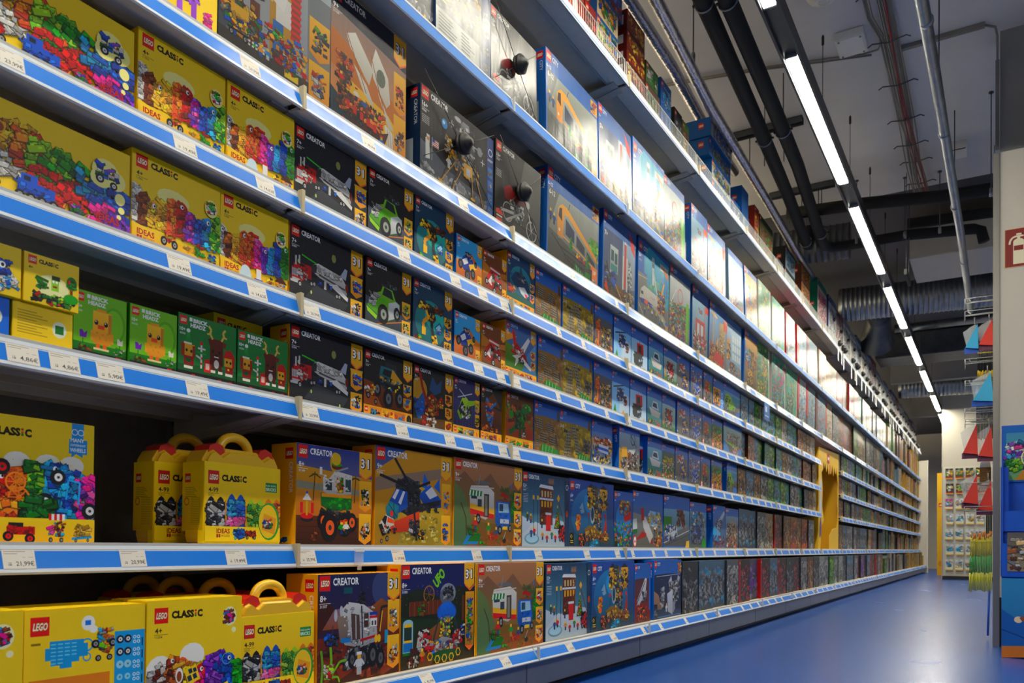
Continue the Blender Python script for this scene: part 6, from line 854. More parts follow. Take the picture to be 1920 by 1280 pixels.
def price_rail(l, L):
    k = (l if l in (0, 6, 7) else 1, round(L, 3))
    if k in _rail: return _rail[k]
    dx, dz = rail_geo(l); b = MB(); h = math.hypot(dx, dz); up = Vector((-dx, 0, -dz))/h; nr = up.cross(Vector((0, -1, 0))).normalized()
    if nr.x < 0: nr = -nr
    b.prism([(-.004, .006), (.003, .006), (.003, 0), (.003+dx, dz), (.003+dx-.002, dz-.004), (-.004+dx, dz-.002), (-.006, -.004)], 'y', .002, L-.002, 'lip')
    a = Art(L*100-.8, h*100, 'd0d6dc')
    blue = '0076dc'; H = a.h
    if l == 7: a.rect(0, H*.06, a.w, H*.16, blue)
    elif l == 6: a.rect(0, 0, a.w, H, '005aa4'); a.rect(0, H*.10, a.w, H*.74, '0068bc')
    else: a.rect(0, H*.13, a.w, H*.66, blue); a.rect(0, H*.82, a.w, H*.03, '8a9098')
    o = Vector((.003+dx, .004, dz))
    art_faces(b, a, o, (0, 1, 0), up, nr, 'strip', 2e-5)
    b.box(dx-.010, -.004, dz-.003, dx+.006, .006, .008, 'plain', lin('c8b890')) if l not in (0, 6) else b.box(dx-.006, -.002, dz-.001, dx+.004, .002, .006, 'plain', lin('c8c4b8'))
    _rail[k] = b.data('price_rail'); return _rail[k]
_tag = {}
def price_tag(l, price):
    k = (l == 0, price)
    if k in _tag: return _tag[k]
    dx, dz = rail_geo(l); h = math.hypot(dx, dz); up = Vector((-dx, 0, -dz))/h; nr = up.cross(Vector((0, -1, 0))).normalized()
    if nr.x < 0: nr = -nr
    a = Art(5.6 if price else 3.6, h*100*.70, 'd8d2c6')
    if price:
        a.text(price, 2.2, a.h*.16, .85, '3a3634', .012, 3.1)
        for i in range(2): a.line(.3, a.h-.35-i*.4, 2.6+1.4*(i == 0), a.h-.35-i*.4, .12, '8a857c')
        for i in range(5):
            for j in range(5):
                if (i*3+j*5+i*j) % 3: a.rect(.9+i*.13, .5+j*.13, .13, .13, '3a3634')
        a.rect(3.4, a.h*.58, .5, .12, 'a8a29a'); a.rect(4.4, a.h*.58, .8, .12, 'a8a29a')
    else: a.rect(1.4, a.h*.2, 1.8, .5, '8a857c')
    b = MB(); o = Vector((.003+dx, 0, dz))+up*(h*.13)+nr*.0006
    b.face([o, o+Vector((0, a.w*.01, 0)), o+Vector((0, a.w*.01, 0))+up*a.h*.01, o+up*a.h*.01], 'paper', lin('d8d2c6'))
    art_faces(b, a, o, (0, 1, 0), up, nr, 'paper', 2e-5)
    _tag[k] = b.data('price_tag'); return _tag[k]
_deck = {}
def deck(l, L):
    kk = (l == 0, round(L, 3))
    if kk in _deck: return _deck[kk]
    bx = -.47-(.11 if l == 0 else 0)
    b = MB(); b.box(bx, .003, -.008, 0, L-.003, 0, 'deck'); b.box(-.006, .003, -.036, 0, L-.003, -.004, 'deck')
    if l:
        b.box(-.075, .012, -.036, -.006, L-.012, -.030, 'deck'); b.box(-.083, .012, -.036, -.077, L-.012, -.008, 'deckdark')
        b.box(bx+.03, .012, -.026, bx+.09, L-.012, -.008, 'deckdark'); b.box(-.30, .012, -.020, -.22, L-.012, -.008, 'deckdark')
    _deck[kk] = b.data('deck'); return _deck[kk]
def bracket(L):
    k = ('b', round(L, 3))
    if k not in _deck:
        b = MB(); b.prism([(-.46, -.010), (-.05, -.010), (-.05, -.040), (-.16, -.062), (-.46, -.085)], 'y', .004, .010, 'deckdark')
        b.prism([(-.04, -.036), (-.04, -.040), (-.30, -.070), (-.30, -.066)], 'y', .004, .052, 'deckdark')
        _deck[k] = b.data('bracket')
    return _deck[k]
def fence(L):
    k = ('f', round(L, 3))
    if k not in _deck:
        b = MB(); H = .08; b.tube([(-.004, .01, H), (-.004, L-.01, H)], .0022, 'wire', 5); b.tube([(-.004, .01, .004), (-.004, L-.01, .004)], .002, 'wire', 4)
        n = int(L/.021)
        for i in range(n+1): y = .01+(L-.02)*i/n; b.tube([(-.004, y, .004), (-.004, y, H)], .0014 if i not in (0, n) else .003, 'wire', 4, cap=False)
        _deck[k] = b.data('wire_fence')
    return _deck[k]
def part(me, name, root, loc=(0, 0, 0), label=None):
    o = bpy.data.objects.new(name, me); C.objects.link(o); o.parent = root; o.location = loc
    if label: o['label'] = label
    return o
SHELF = {}
def shelf(l, j):
    y0, y1 = J[j], J[j+1]; L = y1-y0; x = -1.39 if l == 0 else -1.5
    r = empty('shelf', (x, y0, LV[l])); part(deck(l, L), 'deck', r); part(price_rail(l, L), 'price_rail', r)
    if l:
        part(bracket(L), 'bracket', r)
        o = part(bracket(L), 'bracket', r, (0, L, 0)); o.scale = (1, -1, 1)
    if l == 0:
        b = MB(); z = -LV[0]; b.box(-.035, .002, .022+z, -.020, L-.002, .128+z, 'plinth', ch=.002); b.box(-.035, .002, .128+z, -.008, L-.002, .134+z, 'plinth'); b.build('plinth', r)
        b = MB(); b.box(-.08, 0, z, -.05, L, .09+z, 'black'); b.build('kick_recess', r)
    if l == 7: part(fence(L), 'wire_fence', r)
    lb = f"{'blue-lipped' if l == 6 else 'wire-fenced' if l == 7 else 'blue-stripped'} steel shelf, {LNAME[l]}, {BAY[j]}"
    tag(r, lb, 'shelf', 'shelves of the long wall rack'); SHELF[(l, j)] = r
for j in range(len(J)-1):
    for l in range(8):
        if j == 8 and l in (2, 3, 4): continue
        if l == 7 and j == 0 or l == 6 and j == 0: continue
        shelf(l, j)
PRICES = ['20,99€', '14,61€', '15,99€', '9,74€', '19,49€', '24,99€', '12,99€', '34,99€']
def tags(l, items):
    for s, p in items:
        for j in range(len(J)-1):
            if J[j]+.008 <= s < J[j+1]-.045 and (l, j) in SHELF: part(price_tag(l, p), 'price_tag', SHELF[(l, j)], (0, s-J[j], 0))
# bays: uprights, back panel, plinth
for j in range(len(J)-1):
    y0, y1 = J[j], J[j+1]; L = y1-y0; r = empty('shelving_bay', (-1.97, y0, 0))
    b = MB(); b.box(-.05, -.018, 0, 0, .018, 2.86, 'upright')
    for i in range(50): b.box(-.001, -.009, .2+i*.05, .0012, -.004, .225+i*.05, 'black'); b.box(-.001, .004, .2+i*.05, .0012, .009, .225+i*.05, 'black')
    b.build('upright', r)
    b = MB(); b.box(-.03, .018, .1, -.012, L-.018, 1.35, 'backp'); b.box(-.03, .018, 1.354, -.012, L-.018, 2.72, 'backp'); b.build('back_panel', r)
    tag(r, f"dark back panel and slotted upright of the long rack, {BAY[j]}", 'shelving', 'bays of the long wall rack')
# white end panel with slotted edge at the far end of the run
b = MB(); b.box(-2.0, 20.42, 0, -1.36, 20.45, 2.55, 'cream'); b.box(-1.36, 20.42, 0, -1.345, 20.45, 2.55, 'white')
for i in range(48): b.box(-1.346, 20.418, .05+i*.052, -1.343, 20.43, .075+i*.052, 'black')
tag(b.build('end_panel'), 'tall pale panel with slotted edge closing the far end of the rack', 'panel')
# ------------------------------------------------------------------ boxed toys
# key: (print, width, height, depth in cm, side colour, top colour, word on the spine, film, description)
NV, CB, DK = '0a1c3c', '0064b0', '1a1a1c'
DES = dict(
 big=(d_big, 38, 18, 10, YEL, YEL, None, 0, 'wide yellow box of rainbow bricks with a thought bubble'),
 mid=(d_mid, 22, 20, 9, YEL, YEL, None, 0, 'yellow box with brick heap ending in a green dragon hill'),
 mid2=(lambda a: d_mid(a, 1), 20.7, 20, 9, YEL, YEL, None, 0, 'yellow box with brick rainbow and a small igloo'),
 eleph=(d_eleph, 15, 20, 8, YEL, YEL, None, 0, 'yellow box picturing a purple toy elephant'),
 wheels=(d_wheels, 38, 23.6, 10, YEL, YEL, None, 0, 'large yellow box of bricks and wheels with blue ribbon'),
 back=(d_back, 23, 23.6, 13, 'e0b400', YEL, None, 0, 'yellow box turned backwards showing a blue chart of wheels'),
 windows=(d_windows, 23.2, 24, 12, YEL, YEL, None, 0, 'yellow box of bricks, windows and doors'),
 sgreen=(d_smallgreen, 10.2, 9, 6, YEL, YEL, None, 0, 'small yellow box of green bricks'),
 sblue=(d_smallblue, 10.2, 9, 6, YEL, '1b7ad0', None, 0, 'small yellow box of blue bricks at the left edge'),
 carty=(lambda a: d_carton(a, YEL), 11, 7.6, 6, YEL, YEL, None, 0, 'small yellow carton lying under the green bricks box'),
 cartb=(lambda a: d_carton(a), 11, 7.6, 6, '1a6ac8', '1a6ac8', None, 0, 'small blue carton lying under the blue bricks box'),
 chick=(d_chick, 11.1, 13.4, 8, '4a8a20', '5a9a28', None, 0, 'green box picturing a yellow brick chick'),
 deer=(d_deer, 15.7, 14.6, 8, '0a5230', '0c5c38', None, 0, 'dark green box picturing a brown reindeer and two elves'),
 shuttle=(d_shuttle, 27.6, 19.8, 7.2, YDK, NV, 'CREATOR', 0, 'black box of a white space shuttle on a red truck'),
 greencar=(d_greencar, 20.6, 20.2, 7, DK, '20242c', None, 0, 'dark box picturing a bright green racing car'),
 sub=(d_sub, 20.6, 20.4, 7, '0a3a50', '0a3a50', None, 0, 'teal box picturing yellow and black underwater robots'),
 buggy=(d_buggy, 15.4, 15.9, 6, '1a6ab0', 'e8b400', 'CREATOR', 0, 'orange desert box picturing a blue buggy'),
 redcar=(d_redcar, 15.8, 16, 6, YDK, 'e8b400', None, 0, 'brown box picturing a red and white race car'),
 shark=(d_shark, 20.4, 20.7, 7, YDK, '0a5070', None, 0, 'teal box picturing a dark blue shark'),
 plane=(d_plane, 23, 20.8, 7, YDK, '8a1818', None, 0, 'box picturing a red and white jet plane'),
 truck=(d_truck, 22, 19.8, 7, DK, '2a1c14', None, 0, 'brown box picturing a teal monster truck'),
 dragon=(d_dragon, 20.8, 19.8, 7, DK, '2a241c', None, 0, 'dark box picturing a red dragon'),
 chop=(d_chop, 15.6, 20, 6, YDK, '24244c', None, 0, 'purple box picturing a lime green helicopter'),
 raptor=(d_raptor, 13.8, 19.8, 6, DK, '3c2010', None, 0, 'brown box picturing a blue and orange creature'),
 trex=(d_trex, 20.2, 20.4, 7, YDK, '3c2010', None, 0, 'orange box picturing a dark green dinosaur'),
 town=(d_town, 36, 37.8, 9, '3c4048', '3c4048', None, 1, 'tall box picturing a grey town house and pet shop'),
 ship=(d_ship, 32, 38, 9, NV, NV, None, 1, 'tall box picturing a pirate ship with white sails'),
 lander=(d_lander, 42, 30, 9, '0f2c4c', '0f2c4c', 'CREATOR', 1, 'black box picturing a moon lander and astronauts'),
 landerback=(d_landerback, 32.2, 36, 9, '17396c', '17396c', None, 1, 'grey box turned backwards with a panel of small print'),
 moto=(d_moto, 33, 31.5, 9, DK, DK, None, 1, 'dark box picturing a chrome and red motorcycle'),
 train=(d_train, 48.2, 38, 11, CB, CB, 'CITY', 1, 'big blue box picturing a yellow passenger train'),
 rocket=(d_rocket, 38, 40, 11, CB, CB, None, 1, 'blue box picturing an orange rocket on its launch pad'),
 airport=(d_airport, 43.6, 41.5, 10, CB, CB, None, 1, 'blue box picturing a white airliner and a control tower'),
 crowd=(d_crowd, 33.4, 41, 10, '9aa4a8', '9aa4a8', None, 1, 'pale box crowded with vehicles and a ferris wheel'),
 fire=(d_fire, 30, 41, 10, CB, CB, 'CITY', 1, 'blue box picturing a red fire station'),
 crane=(d_crane, 37.6, 40, 10, CB, CB, None, 1, 'blue box picturing a yellow crane and a red truck'),
 amb=(d_amb, 36, 39.6, 10, '7a94a8', '7a94a8', None, 1, 'pale blue box picturing a town building with many windows'),
 excav=(d_excav, 34.6, 40.6, 10, CB, CB, None, 1, 'orange box picturing a yellow mining excavator'),
 jungle1=(d_jungle(0), 37, 41, 10, 'd8d8d0', 'd8d8d0', None, 1, 'green jungle box with yellow flowers and white edge'),
 jungle2=(d_jungle(1), 46, 41, 10, 'd8d8d0', 'd8d8d0', None, 1, 'teal jungle box with a pink and red edge'),
 jungle3=(d_jungle(2), 43, 40, 10, 'd8d8d0', 'd8d8d0', None, 1, 'teal jungle box with a white diagonal'),
 red1=(d_spine('c82a14', 'b8c8cc', CYN+WHT+GRY), 36, 40, 10, 'c82a14', 'c82a14', None, 1, 'white and blue box with a red spine'),
 red2=(d_spine('c42410', '8aa0a8', CYN+GRY+['6a8a90']), 42, 40, 10, 'c42410', 'c42410', None, 1, 'grey-blue box with a red spine'),
 blueg=(d_spine('6a2c20', '7a98a8', CYN+RED_+GRY), 50, 40, 10, '6a2c20', '6a2c20', None, 1, 'wide blue-grey box with a red figure'),
 tan=(d_spine('b83a20', 'c8bca0', TAN+WHT+BRN), 38, 40, 10, 'c8bca0', 'c8bca0', None, 1, 'pale sand coloured box with a red edge'),
 tracks=(d_tracks, 21.2, 20.6, 6, CB, CB, None, 0, 'brown and blue box picturing grey rail pieces'),
 switch=(d_switch, 29.4, 20.8, 6, CB, CB, None, 0, 'olive and blue box picturing grey rail switches'),
 mining=(d_mining, 19.6, 20.8, 6, CB, CB, None, 0, 'blue box picturing miners and a grey spacecraft'),
 heli=(d_heli, 20.4, 21, 6, CB, CB, None, 0, 'sky blue box picturing a dark blue helicopter'),
 dozer=(d_dozer, 21, 21, 6, CB, CB, None, 0, 'pale blue box picturing a red bulldozer'),
 boat=(d_boat, 20.6, 21, 6, CB, CB, None, 0, 'teal box picturing a white boat'),
 fireb=(d_fireb, 20.6, 20.6, 6, CB, CB, None, 0, 'blue and green box picturing a red fire buggy'),
 race=(d_race, 21, 20.6, 6, CB, CB, None, 0, 'grey box picturing a yellow and blue race car'),
 raceb=(d_raceb, 21.6, 20.6, 6, CB, CB, None, 0, 'grey box picturing a blue race car'),
 orange=(d_orange, 18.4, 20, 6, '2a4a70', '2a4a70', None, 0, 'grey box picturing an orange toy monster truck'),
 backhoe=(d_backhoe, 22.6, 20, 6, CB, '20402c', None, 0, 'green and orange box picturing a yellow digger'),
 yb=(d_yellowblue, 22.6, 20, 6, CB, CB, None, 0, 'yellow and blue box with three round pictures'),
 gc2=(d_greencar2, 38, 21, 6, CB, CB, None, 0, 'blue box picturing a lime green car on a road'),
 gc3=(d_greencar2, 24, 21, 6, CB, CB, 'CITY', 0, 'blue box picturing a lime green car'),
 gboat=(d_gboat, 43, 21.4, 6, '3a5c80', '3a5c80', None, 0, 'pale box picturing a grey and lime rescue boat'),
 policesm=(d_policesm, 22.2, 20.6, 6, CB, CB, None, 0, 'blue box picturing a white police truck'),
 tilted=(d_tilted, 25, 21, 8, CB, CB, 'CITY', 0, 'blue box standing forward, picturing a rotor craft'),
 knight=(d_knight, 19.6, 20, 6, CB, CB, None, 0, 'dark box picturing a crowd of little figures'),
 burger=(d_burger, 29, 26.6, 9.2, YDK, YDK, 'CREATOR', 0, 'yellow edged box picturing a burger van on huge wheels'),
 chopper=(d_chopper, 38, 29.4, 9, YDK, YDK, 'CREATOR', 0, 'box picturing a black and blue twin rotor helicopter'),
 camper=(d_camper, 44, 29.8, 8, YDK, '7a5a4a', None, 0, 'box picturing a white caravan and a blue camper van'),
 winter=(d_winter, 38.4, 29, 8, '103450', '103450', None, 0, 'night blue box picturing a snowy village fire hall'),
 ocean=(d_ocean, 45.2, 29.4, 9, CB, CB, None, 0, 'blue box picturing a yellow undersea base'),
 oceans=(d_oceans, 22.4, 27, 8, CB, CB, None, 0, 'blue box picturing a small yellow undersea robot'),
 airpl=(d_airpl, 41, 28.6, 8, CB, CB, None, 0, 'blue box picturing a red and white airplane'),
 police=(d_police, 41.6, 29, 8, CB, CB, None, 0, 'blue box picturing a police car and a brown helicopter'),
 station=(d_station, 30.6, 27.4, 8, CB, CB, None, 0, 'blue-grey box picturing a dark blue van in town'),
 jet=(d_jet, 26.4, 27.6, 12, CB, CB, 'CITY', 0, 'bright blue box picturing a grey jet'),
 city2=(d_city2, 30, 27, 9, CB, CB, None, 0, 'grey-blue box picturing a building site'),
 rover=(d_rover, 31.8, 28, 11, YDK, YDK, 'CREATOR', 0, 'box picturing a white space rover and a green alien'),
 ufo=(d_ufo, 37.6, 30, 9, YDK, YDK, 'CREATOR', 0, 'night blue box picturing a fairground ride with flying saucer'),
 shut=(d_shut, 20, 27.6, 8, CB, CB, None, 0, 'blue box picturing a white space plane on red ground'),
 spacest=(d_spacest, 39.2, 29.2, 9, CB, CB, 'CITY', 0, 'navy box picturing white satellites'),
)
G = [('grey', GRY+WHT, '6a7078', '3c4046', None), ('brown', BRN+TAN, '6a5040', '3c2c24', None), ('teal', GRN+CYN, '2a6a60', '183c3c', None), ('pale grey', WHT+GRY, 'a0a4a4', '70746f', None), ('dark', BLK+GRY, '34383c', '1c1e22', None),
     ('red-spined black', BLK+RED_, '2c2624', '181414', 'b81c14'), ('orange', ORG+BRN, 'a86a34', '5c3820', None), ('green', GRN+LIM, '3c6a34', '24402c', None), ('sand coloured', TAN+WHT, 'a89878', '7a6c50', None), ('blue-grey', CYN+GRY, '5a7a90', '38485c', None), ('cream', WHT+TAN, 'b8b4a4', '8a8474', None), ('yellow', YEL_+BRN, 'b89024', '7a5c18', None), ('purple-grey', PUR+GRY, '5c5468', '34303c', None)]
for i, (nm, pal, b1, b2, sp) in enumerate(G):
    for q, (w, h, f) in enumerate(((20, 20, 0), (26, 28, 0), (36, 39, 1), (15, 20, 0))):
        DES[f'g{i}{q}'] = (d_generic(pal, b1, b2, i*7+q, spine=sp), w, h, 8, sp or b2, b1, None, f, f'{nm} box')
_bx = {}
FRONT_BG = dict(back=YEL, chick='7eb81e', deer='0c7440', lander='07070b', moto='0d0d0e', shuttle='10121c', redcar='6a3c1c', plane='4a6a98', shark='0a4060', trex='5a3418', chop='2c2c54', buggy='58a0d0', burger='2a3a80')
FILM_K = .5       # film prints darkened in colour to offset strong lamplight on the upper shelves
def box_mesh(key):
    if key in _bx: return _bx[key]
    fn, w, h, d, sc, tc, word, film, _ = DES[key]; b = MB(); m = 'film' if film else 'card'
    W_, H_, D_ = w*.01, h*.01, d*.01
    b.box(-D_, 0, 0, 0, W_, H_, m, lin(sc), ch=.0011)
    e = 1.2e-4
    b.face([(-D_+.002, .002, H_+e), (-.002, .002, H_+e), (-.002, W_-.002, H_+e), (-D_+.002, W_-.002, H_+e)], m, lin(tc))
    a = Art(w-.12, h-.12, FRONT_BG.get(key, sc)); fn(a); art_faces(b, a, (0, .0006, .0006), (0, 1, 0), (0, 0, 1), (1, 0, 0), m)
    if word:
        s = Art(d-.3, h-.3, sc); s.w0 = 1
        k = min(d*.34, 3.4)
        s.logo(s.w-k-.7, s.h-k-.8, k*.9); s.text(word, s.w-k*.75, s.h-k-1.6, k*.42, 'f0f0ee', .01, rot=-math.pi/2)
        if sc == YDK: s.rect(s.w*.2, .8, s.w*.6, 1.8, 'f5cc20'); s.bits(s.w*.35, 1.2, s.w*.3, .8, BLU, 5, .5, 1, 2)
        else: s.rect(s.w*.2, s.h*.1, s.w*.5, s.h*.34, 'c8d0d8' if film else '0068c8')
        art_faces(b, s, (-D_+.0015, 0, .0015), (1, 0, 0), (0, 0, 1), (0, -1, 0), m)
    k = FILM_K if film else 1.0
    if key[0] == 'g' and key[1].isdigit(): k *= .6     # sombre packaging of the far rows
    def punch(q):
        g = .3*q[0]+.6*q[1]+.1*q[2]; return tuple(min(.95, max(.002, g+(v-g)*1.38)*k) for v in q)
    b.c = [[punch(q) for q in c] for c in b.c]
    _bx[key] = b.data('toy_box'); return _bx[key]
NBOX = [0]
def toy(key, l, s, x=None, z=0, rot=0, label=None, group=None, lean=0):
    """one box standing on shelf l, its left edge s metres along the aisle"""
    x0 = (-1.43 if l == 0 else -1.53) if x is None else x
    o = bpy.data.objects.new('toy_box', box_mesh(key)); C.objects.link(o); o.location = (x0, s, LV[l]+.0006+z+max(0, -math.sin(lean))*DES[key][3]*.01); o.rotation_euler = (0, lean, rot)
    lb = label or f"{DES[key][8]}, on the {LNAME[l]}"
    tag(o, lb, 'box', group or f'boxed toys on the {LNAME[l]}'); NBOX[0] += 1
    return o
ROW = {
0: [('back', .745, None), ('windows', .977, None), ('rover', 1.443, None), ('ufo', 1.765, None), ('camper', 2.148, None), ('winter', 2.608, None), ('ocean', 3.004, None), ('shut', 3.462, None), ('spacest', 3.702, None)],
1: [('wheels', .543, None), ('burger', 1.458, None), ('chopper', 1.761, None), ('camper', 2.148, None), ('winter', 2.592, None), ('ocean', 2.977, None), ('oceans', 3.436, None), ('airpl', 3.664, None), ('police', 4.086, None), ('station', 4.513, None), ('jet', 4.955, None), ('city2', 5.228, None)],
2: [('shuttle', 1.428, None), ('truck', 1.708, None), ('dragon', 1.931, None), ('chop', 2.143, None), ('raptor', 2.303, None), ('trex', 2.468, None), ('tracks', 2.676, None), ('switch', 2.892, None), ('policesm', 3.190, None), ('tilted', 3.449, None), ('dozer', 3.70, -1.555), ('boat', 3.849, None), ('knight', 4.06, None), ('race', 4.266, None), ('raceb', 4.482, None), ('orange', 4.704, None), ('backhoe', 4.92, None), ('gc3', 5.25, None)],
3: [('big', .61, None), ('mid', .992, None), ('mid2', 1.214, None), ('shuttle', 1.424, None), ('greencar', 1.708, None), ('sub', 1.922, None), ('buggy', 2.142, None), ('redcar', 2.304, None), ('plane', 2.466, None), ('tracks', 2.704, None), ('switch', 2.90, None), ('mining', 3.203, None), ('heli', 3.402, None), ('dozer', 3.614, None), ('boat', 3.840, None), ('fireb', 4.055, None), ('race', 4.284, None), ('raceb', 4.504, None), ('orange', 4.732, None), ('backhoe', 4.924, None), ('gboat', 5.17, None)],
4: [('big', .614, None), ('mid', 1.002, None), ('mid2', 1.226, None), ('shuttle', 1.437, None), ('greencar', 1.716, None), ('sub', 1.929, None), ('buggy', 2.151, None), ('redcar', 2.31, None), ('shark', 2.47, None), ('tracks', 2.678, None), ('switch', 2.902, None), ('mining', 3.207, None), ('heli', 3.42, None), ('dozer', 3.628, None), ('boat', 3.852, None), ('fireb', 4.073, None), ('race', 4.284, None), ('raceb', 4.508, None), ('orange', 4.746, None), ('yb', 4.952, None), ('gc2', 5.182, None)],
5: [('eleph', 1.047, None), ('town', 1.20, None), ('ship', 1.562, None), ('lander', 1.951, None), ('moto', 2.378, None), ('train', 2.764, None), ('rocket', 3.288, None), ('airport', 3.704, None), ('crowd', 4.145, None), ('fire', 4.536, None), ('crane', 4.842, None), ('amb', 5.224, None), ('excav', 5.64, None), ('jungle1', 6.02, None), ('jungle2', 6.47, None), ('jungle3', 6.955, None), ('red1', 7.41, None), ('red2', 7.785, None), ('blueg', 8.25, None), ('tan', 8.79, None)],
6: [('landerback', 2.022, None), ('moto', 2.35, None), ('train', 2.755, None), ('rocket', 3.25, None), ('airport', 3.636, None), ('crowd', 4.08, None), ('fire', 4.508, None), ('crane', 4.822, None), ('amb', 5.28, None), ('excav', 5.69, None), ('jungle1', 6.05, None), ('jungle3', 6.475, None), ('red1', 6.965, None), ('red2', 7.41, None), ('blueg', 7.86, None), ('tan', 8.44, None)],
}
for l in ROW:
    R = random.Random(l+40)
    for key, s, x in ROW[l]:
        x0 = (-1.43 if l == 0 else -1.53) if x is None else x
        if key == 'tilted': x0 = -1.51
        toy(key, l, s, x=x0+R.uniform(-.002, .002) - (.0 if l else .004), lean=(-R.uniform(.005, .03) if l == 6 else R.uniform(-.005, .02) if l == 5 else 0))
toy('g41', 6, 1.77, x=-1.54, label='dark box cut off by the top edge, on the seventh shelf up')
for k, (s, w) in enumerate(((.876, 'first'), (.991, 'second'))): toy('chick', 2, s, x=-1.53+.004*k, label=f'green box of a yellow brick chick, {"left" if k == 0 else "right"} one of the pair')
for k, s in enumerate((1.107, 1.267)): toy('deer', 2, s, x=-1.53, label=f'dark green box of a reindeer and elves, {"left" if k == 0 else "right"} one of the pair')
toy('carty', 2, .757, x=-1.515, label='small yellow carton lying under the green bricks box'); toy('cartb', 2, .642, x=-1.515, label='small blue carton lying under the blue bricks box')
toy('sgreen', 2, .770, x=-1.505, z=.0772, label='small yellow box of green bricks stacked on a carton'); toy('sblue', 2, .664, x=-1.505, z=.0772, label='small yellow box of blue bricks at the left edge, stacked')
toy('windows', 0, .50, x=-1.41, label='yellow box cut off by the left edge, on the bottom shelf')
for l, x, s in ((2, -1.60, 1.35), (4, -1.62, 2.52), (3, -1.62, 2.50)):
    toy('eleph' if l == 2 else 'redcar', l, s-(.08 if l == 2 else .02), x=x-(.02 if l == 2 else 0), z=0, label='yellow box standing behind the two reindeer boxes' if l == 2 else f'yellow-sided box standing behind the front row, {LNAME[l]}')
for l, s, x, k in ((0, 1.62, -1.62, 'burger'), (1, 1.62, -1.64, 'burger')):
    toy(k, l, s, x=x, label=f"yellow box behind the {'carrying case' if s == 1.24 else 'space rover box' if l == 0 else 'burger van box'}, {LNAME[l]}")

# far rows: plainer boxes, each its own, counted from the yellow display or the last picture named
ORD = ['first', 'second', 'third', 'fourth', 'fifth', 'sixth', 'seventh', 'eighth', 'ninth', 'tenth', 'eleventh', 'twelfth', 'thirteenth', 'fourteenth', 'fifteenth', 'sixteenth', 'seventeenth', 'eighteenth', 'nineteenth', 'twentieth', 'twenty-first', 'twenty-second', 'twenty-third', 'twenty-fourth']+['farther']*30
FARPAL = {0: [4, 9, 9, 0, 5, 12, 5, 9, 5, 4, 5, 0, 1, 4, 3, 0, 7, 0, 3], 1: [9, 9, 0, 8, 5, 1, 6, 1, 6, 0, 1, 4, 9, 0, 3, 0, 4], 2: [1, 9, 1, 0, 7, 2, 7, 2, 0, 3, 2, 4, 1, 8, 1, 4, 6, 4, 7, 0, 3], 3: [9, 6, 9, 7, 2, 7, 2, 1, 0, 2, 3, 6, 1, 1, 6, 4, 0, 7, 1, 3], 4: [9, 9, 7, 2, 2, 7, 8, 2, 2, 6, 1, 1, 8, 1, 6, 4, 7, 0], 5: [0, 6, 5, 6, 7, 8, 10, 3, 0, 4, 10, 9, 3, 8], 6: [11, 8, 5, 6, 5, 6, 2, 3, 10, 3, 0, 9, 4, 8]}
FEND = {0: 12.6, 1: 12.4, 2: 12.2, 3: 12.2, 4: 12.0, 5: 13.4, 6: 13.8}
START = {0: 4.103, 1: 5.545, 2: 5.51, 3: 5.615, 4: 5.575, 5: 9.2, 6: 8.85}
ANCH = {0: 'the box of white satellites', 5: 'the sand coloured box', 6: 'the sand coloured box'}
for l in range(7):
    R = random.Random(900+l); s = START[l]; q = 1 if l < 2 else (0 if l < 5 else 2); seq = []
    while s < FEND[l]:
        i = FARPAL[l][len(seq) % len(FARPAL[l])]; qq = q if not (q == 0 and R.random() < .3) else 3
        w = DES[f'g{i}{qq}'][1]*.01
        if l in (1, 2, 3, 4) and s+w > 8.34 and s < 9.6: s = 9.62; seq.append(None)
        seq.append((f'g{i}{qq}', s)); s += w+R.uniform(.003, .02)
    FEND[l] = s
    real = [t for t in seq if t]
    left = [t for t in real if t[1] < 9]; right = [t for t in real if t[1] >= 9]
    for t in real:
        nm = DES[t[0]][8]
        if l in (0, 5, 6): lb = f'{nm}, {ORD[real.index(t)]} past {ANCH[l]}, {LNAME[l]}'
        elif t in left: lb = f'{nm}, {ORD[len(left)-1-left.index(t)]} box left of the yellow display, {LNAME[l]}'
        else: lb = f'{nm}, {ORD[right.index(t)]} box right of the yellow display, {LNAME[l]}'
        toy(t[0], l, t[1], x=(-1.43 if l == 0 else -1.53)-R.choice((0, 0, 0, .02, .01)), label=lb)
# the rest of the run, a few pixels each
b = MB(); R = random.Random(5)
for l in range(7):
    s = FEND[l]
    while s < 20.3:
        w = R.uniform(.14, .3); h = (LV[l+1]-LV[l])*R.uniform(.62, .86); i = R.choice(range(len(G))) if s < 17 or R.random() < .4 else 11
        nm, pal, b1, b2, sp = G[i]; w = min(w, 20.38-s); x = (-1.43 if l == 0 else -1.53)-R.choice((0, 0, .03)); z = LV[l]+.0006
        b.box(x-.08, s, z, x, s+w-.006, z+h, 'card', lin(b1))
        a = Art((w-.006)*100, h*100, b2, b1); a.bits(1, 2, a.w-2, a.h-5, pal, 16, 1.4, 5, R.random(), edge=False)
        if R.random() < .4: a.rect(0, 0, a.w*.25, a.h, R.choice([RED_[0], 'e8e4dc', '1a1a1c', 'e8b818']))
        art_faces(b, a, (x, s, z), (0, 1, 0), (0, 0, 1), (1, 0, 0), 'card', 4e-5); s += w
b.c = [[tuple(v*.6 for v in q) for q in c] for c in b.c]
tag(b.build('distant_toy_boxes'), 'rows of small boxed toys filling the far end of the rack', 'boxes', kind='stuff')

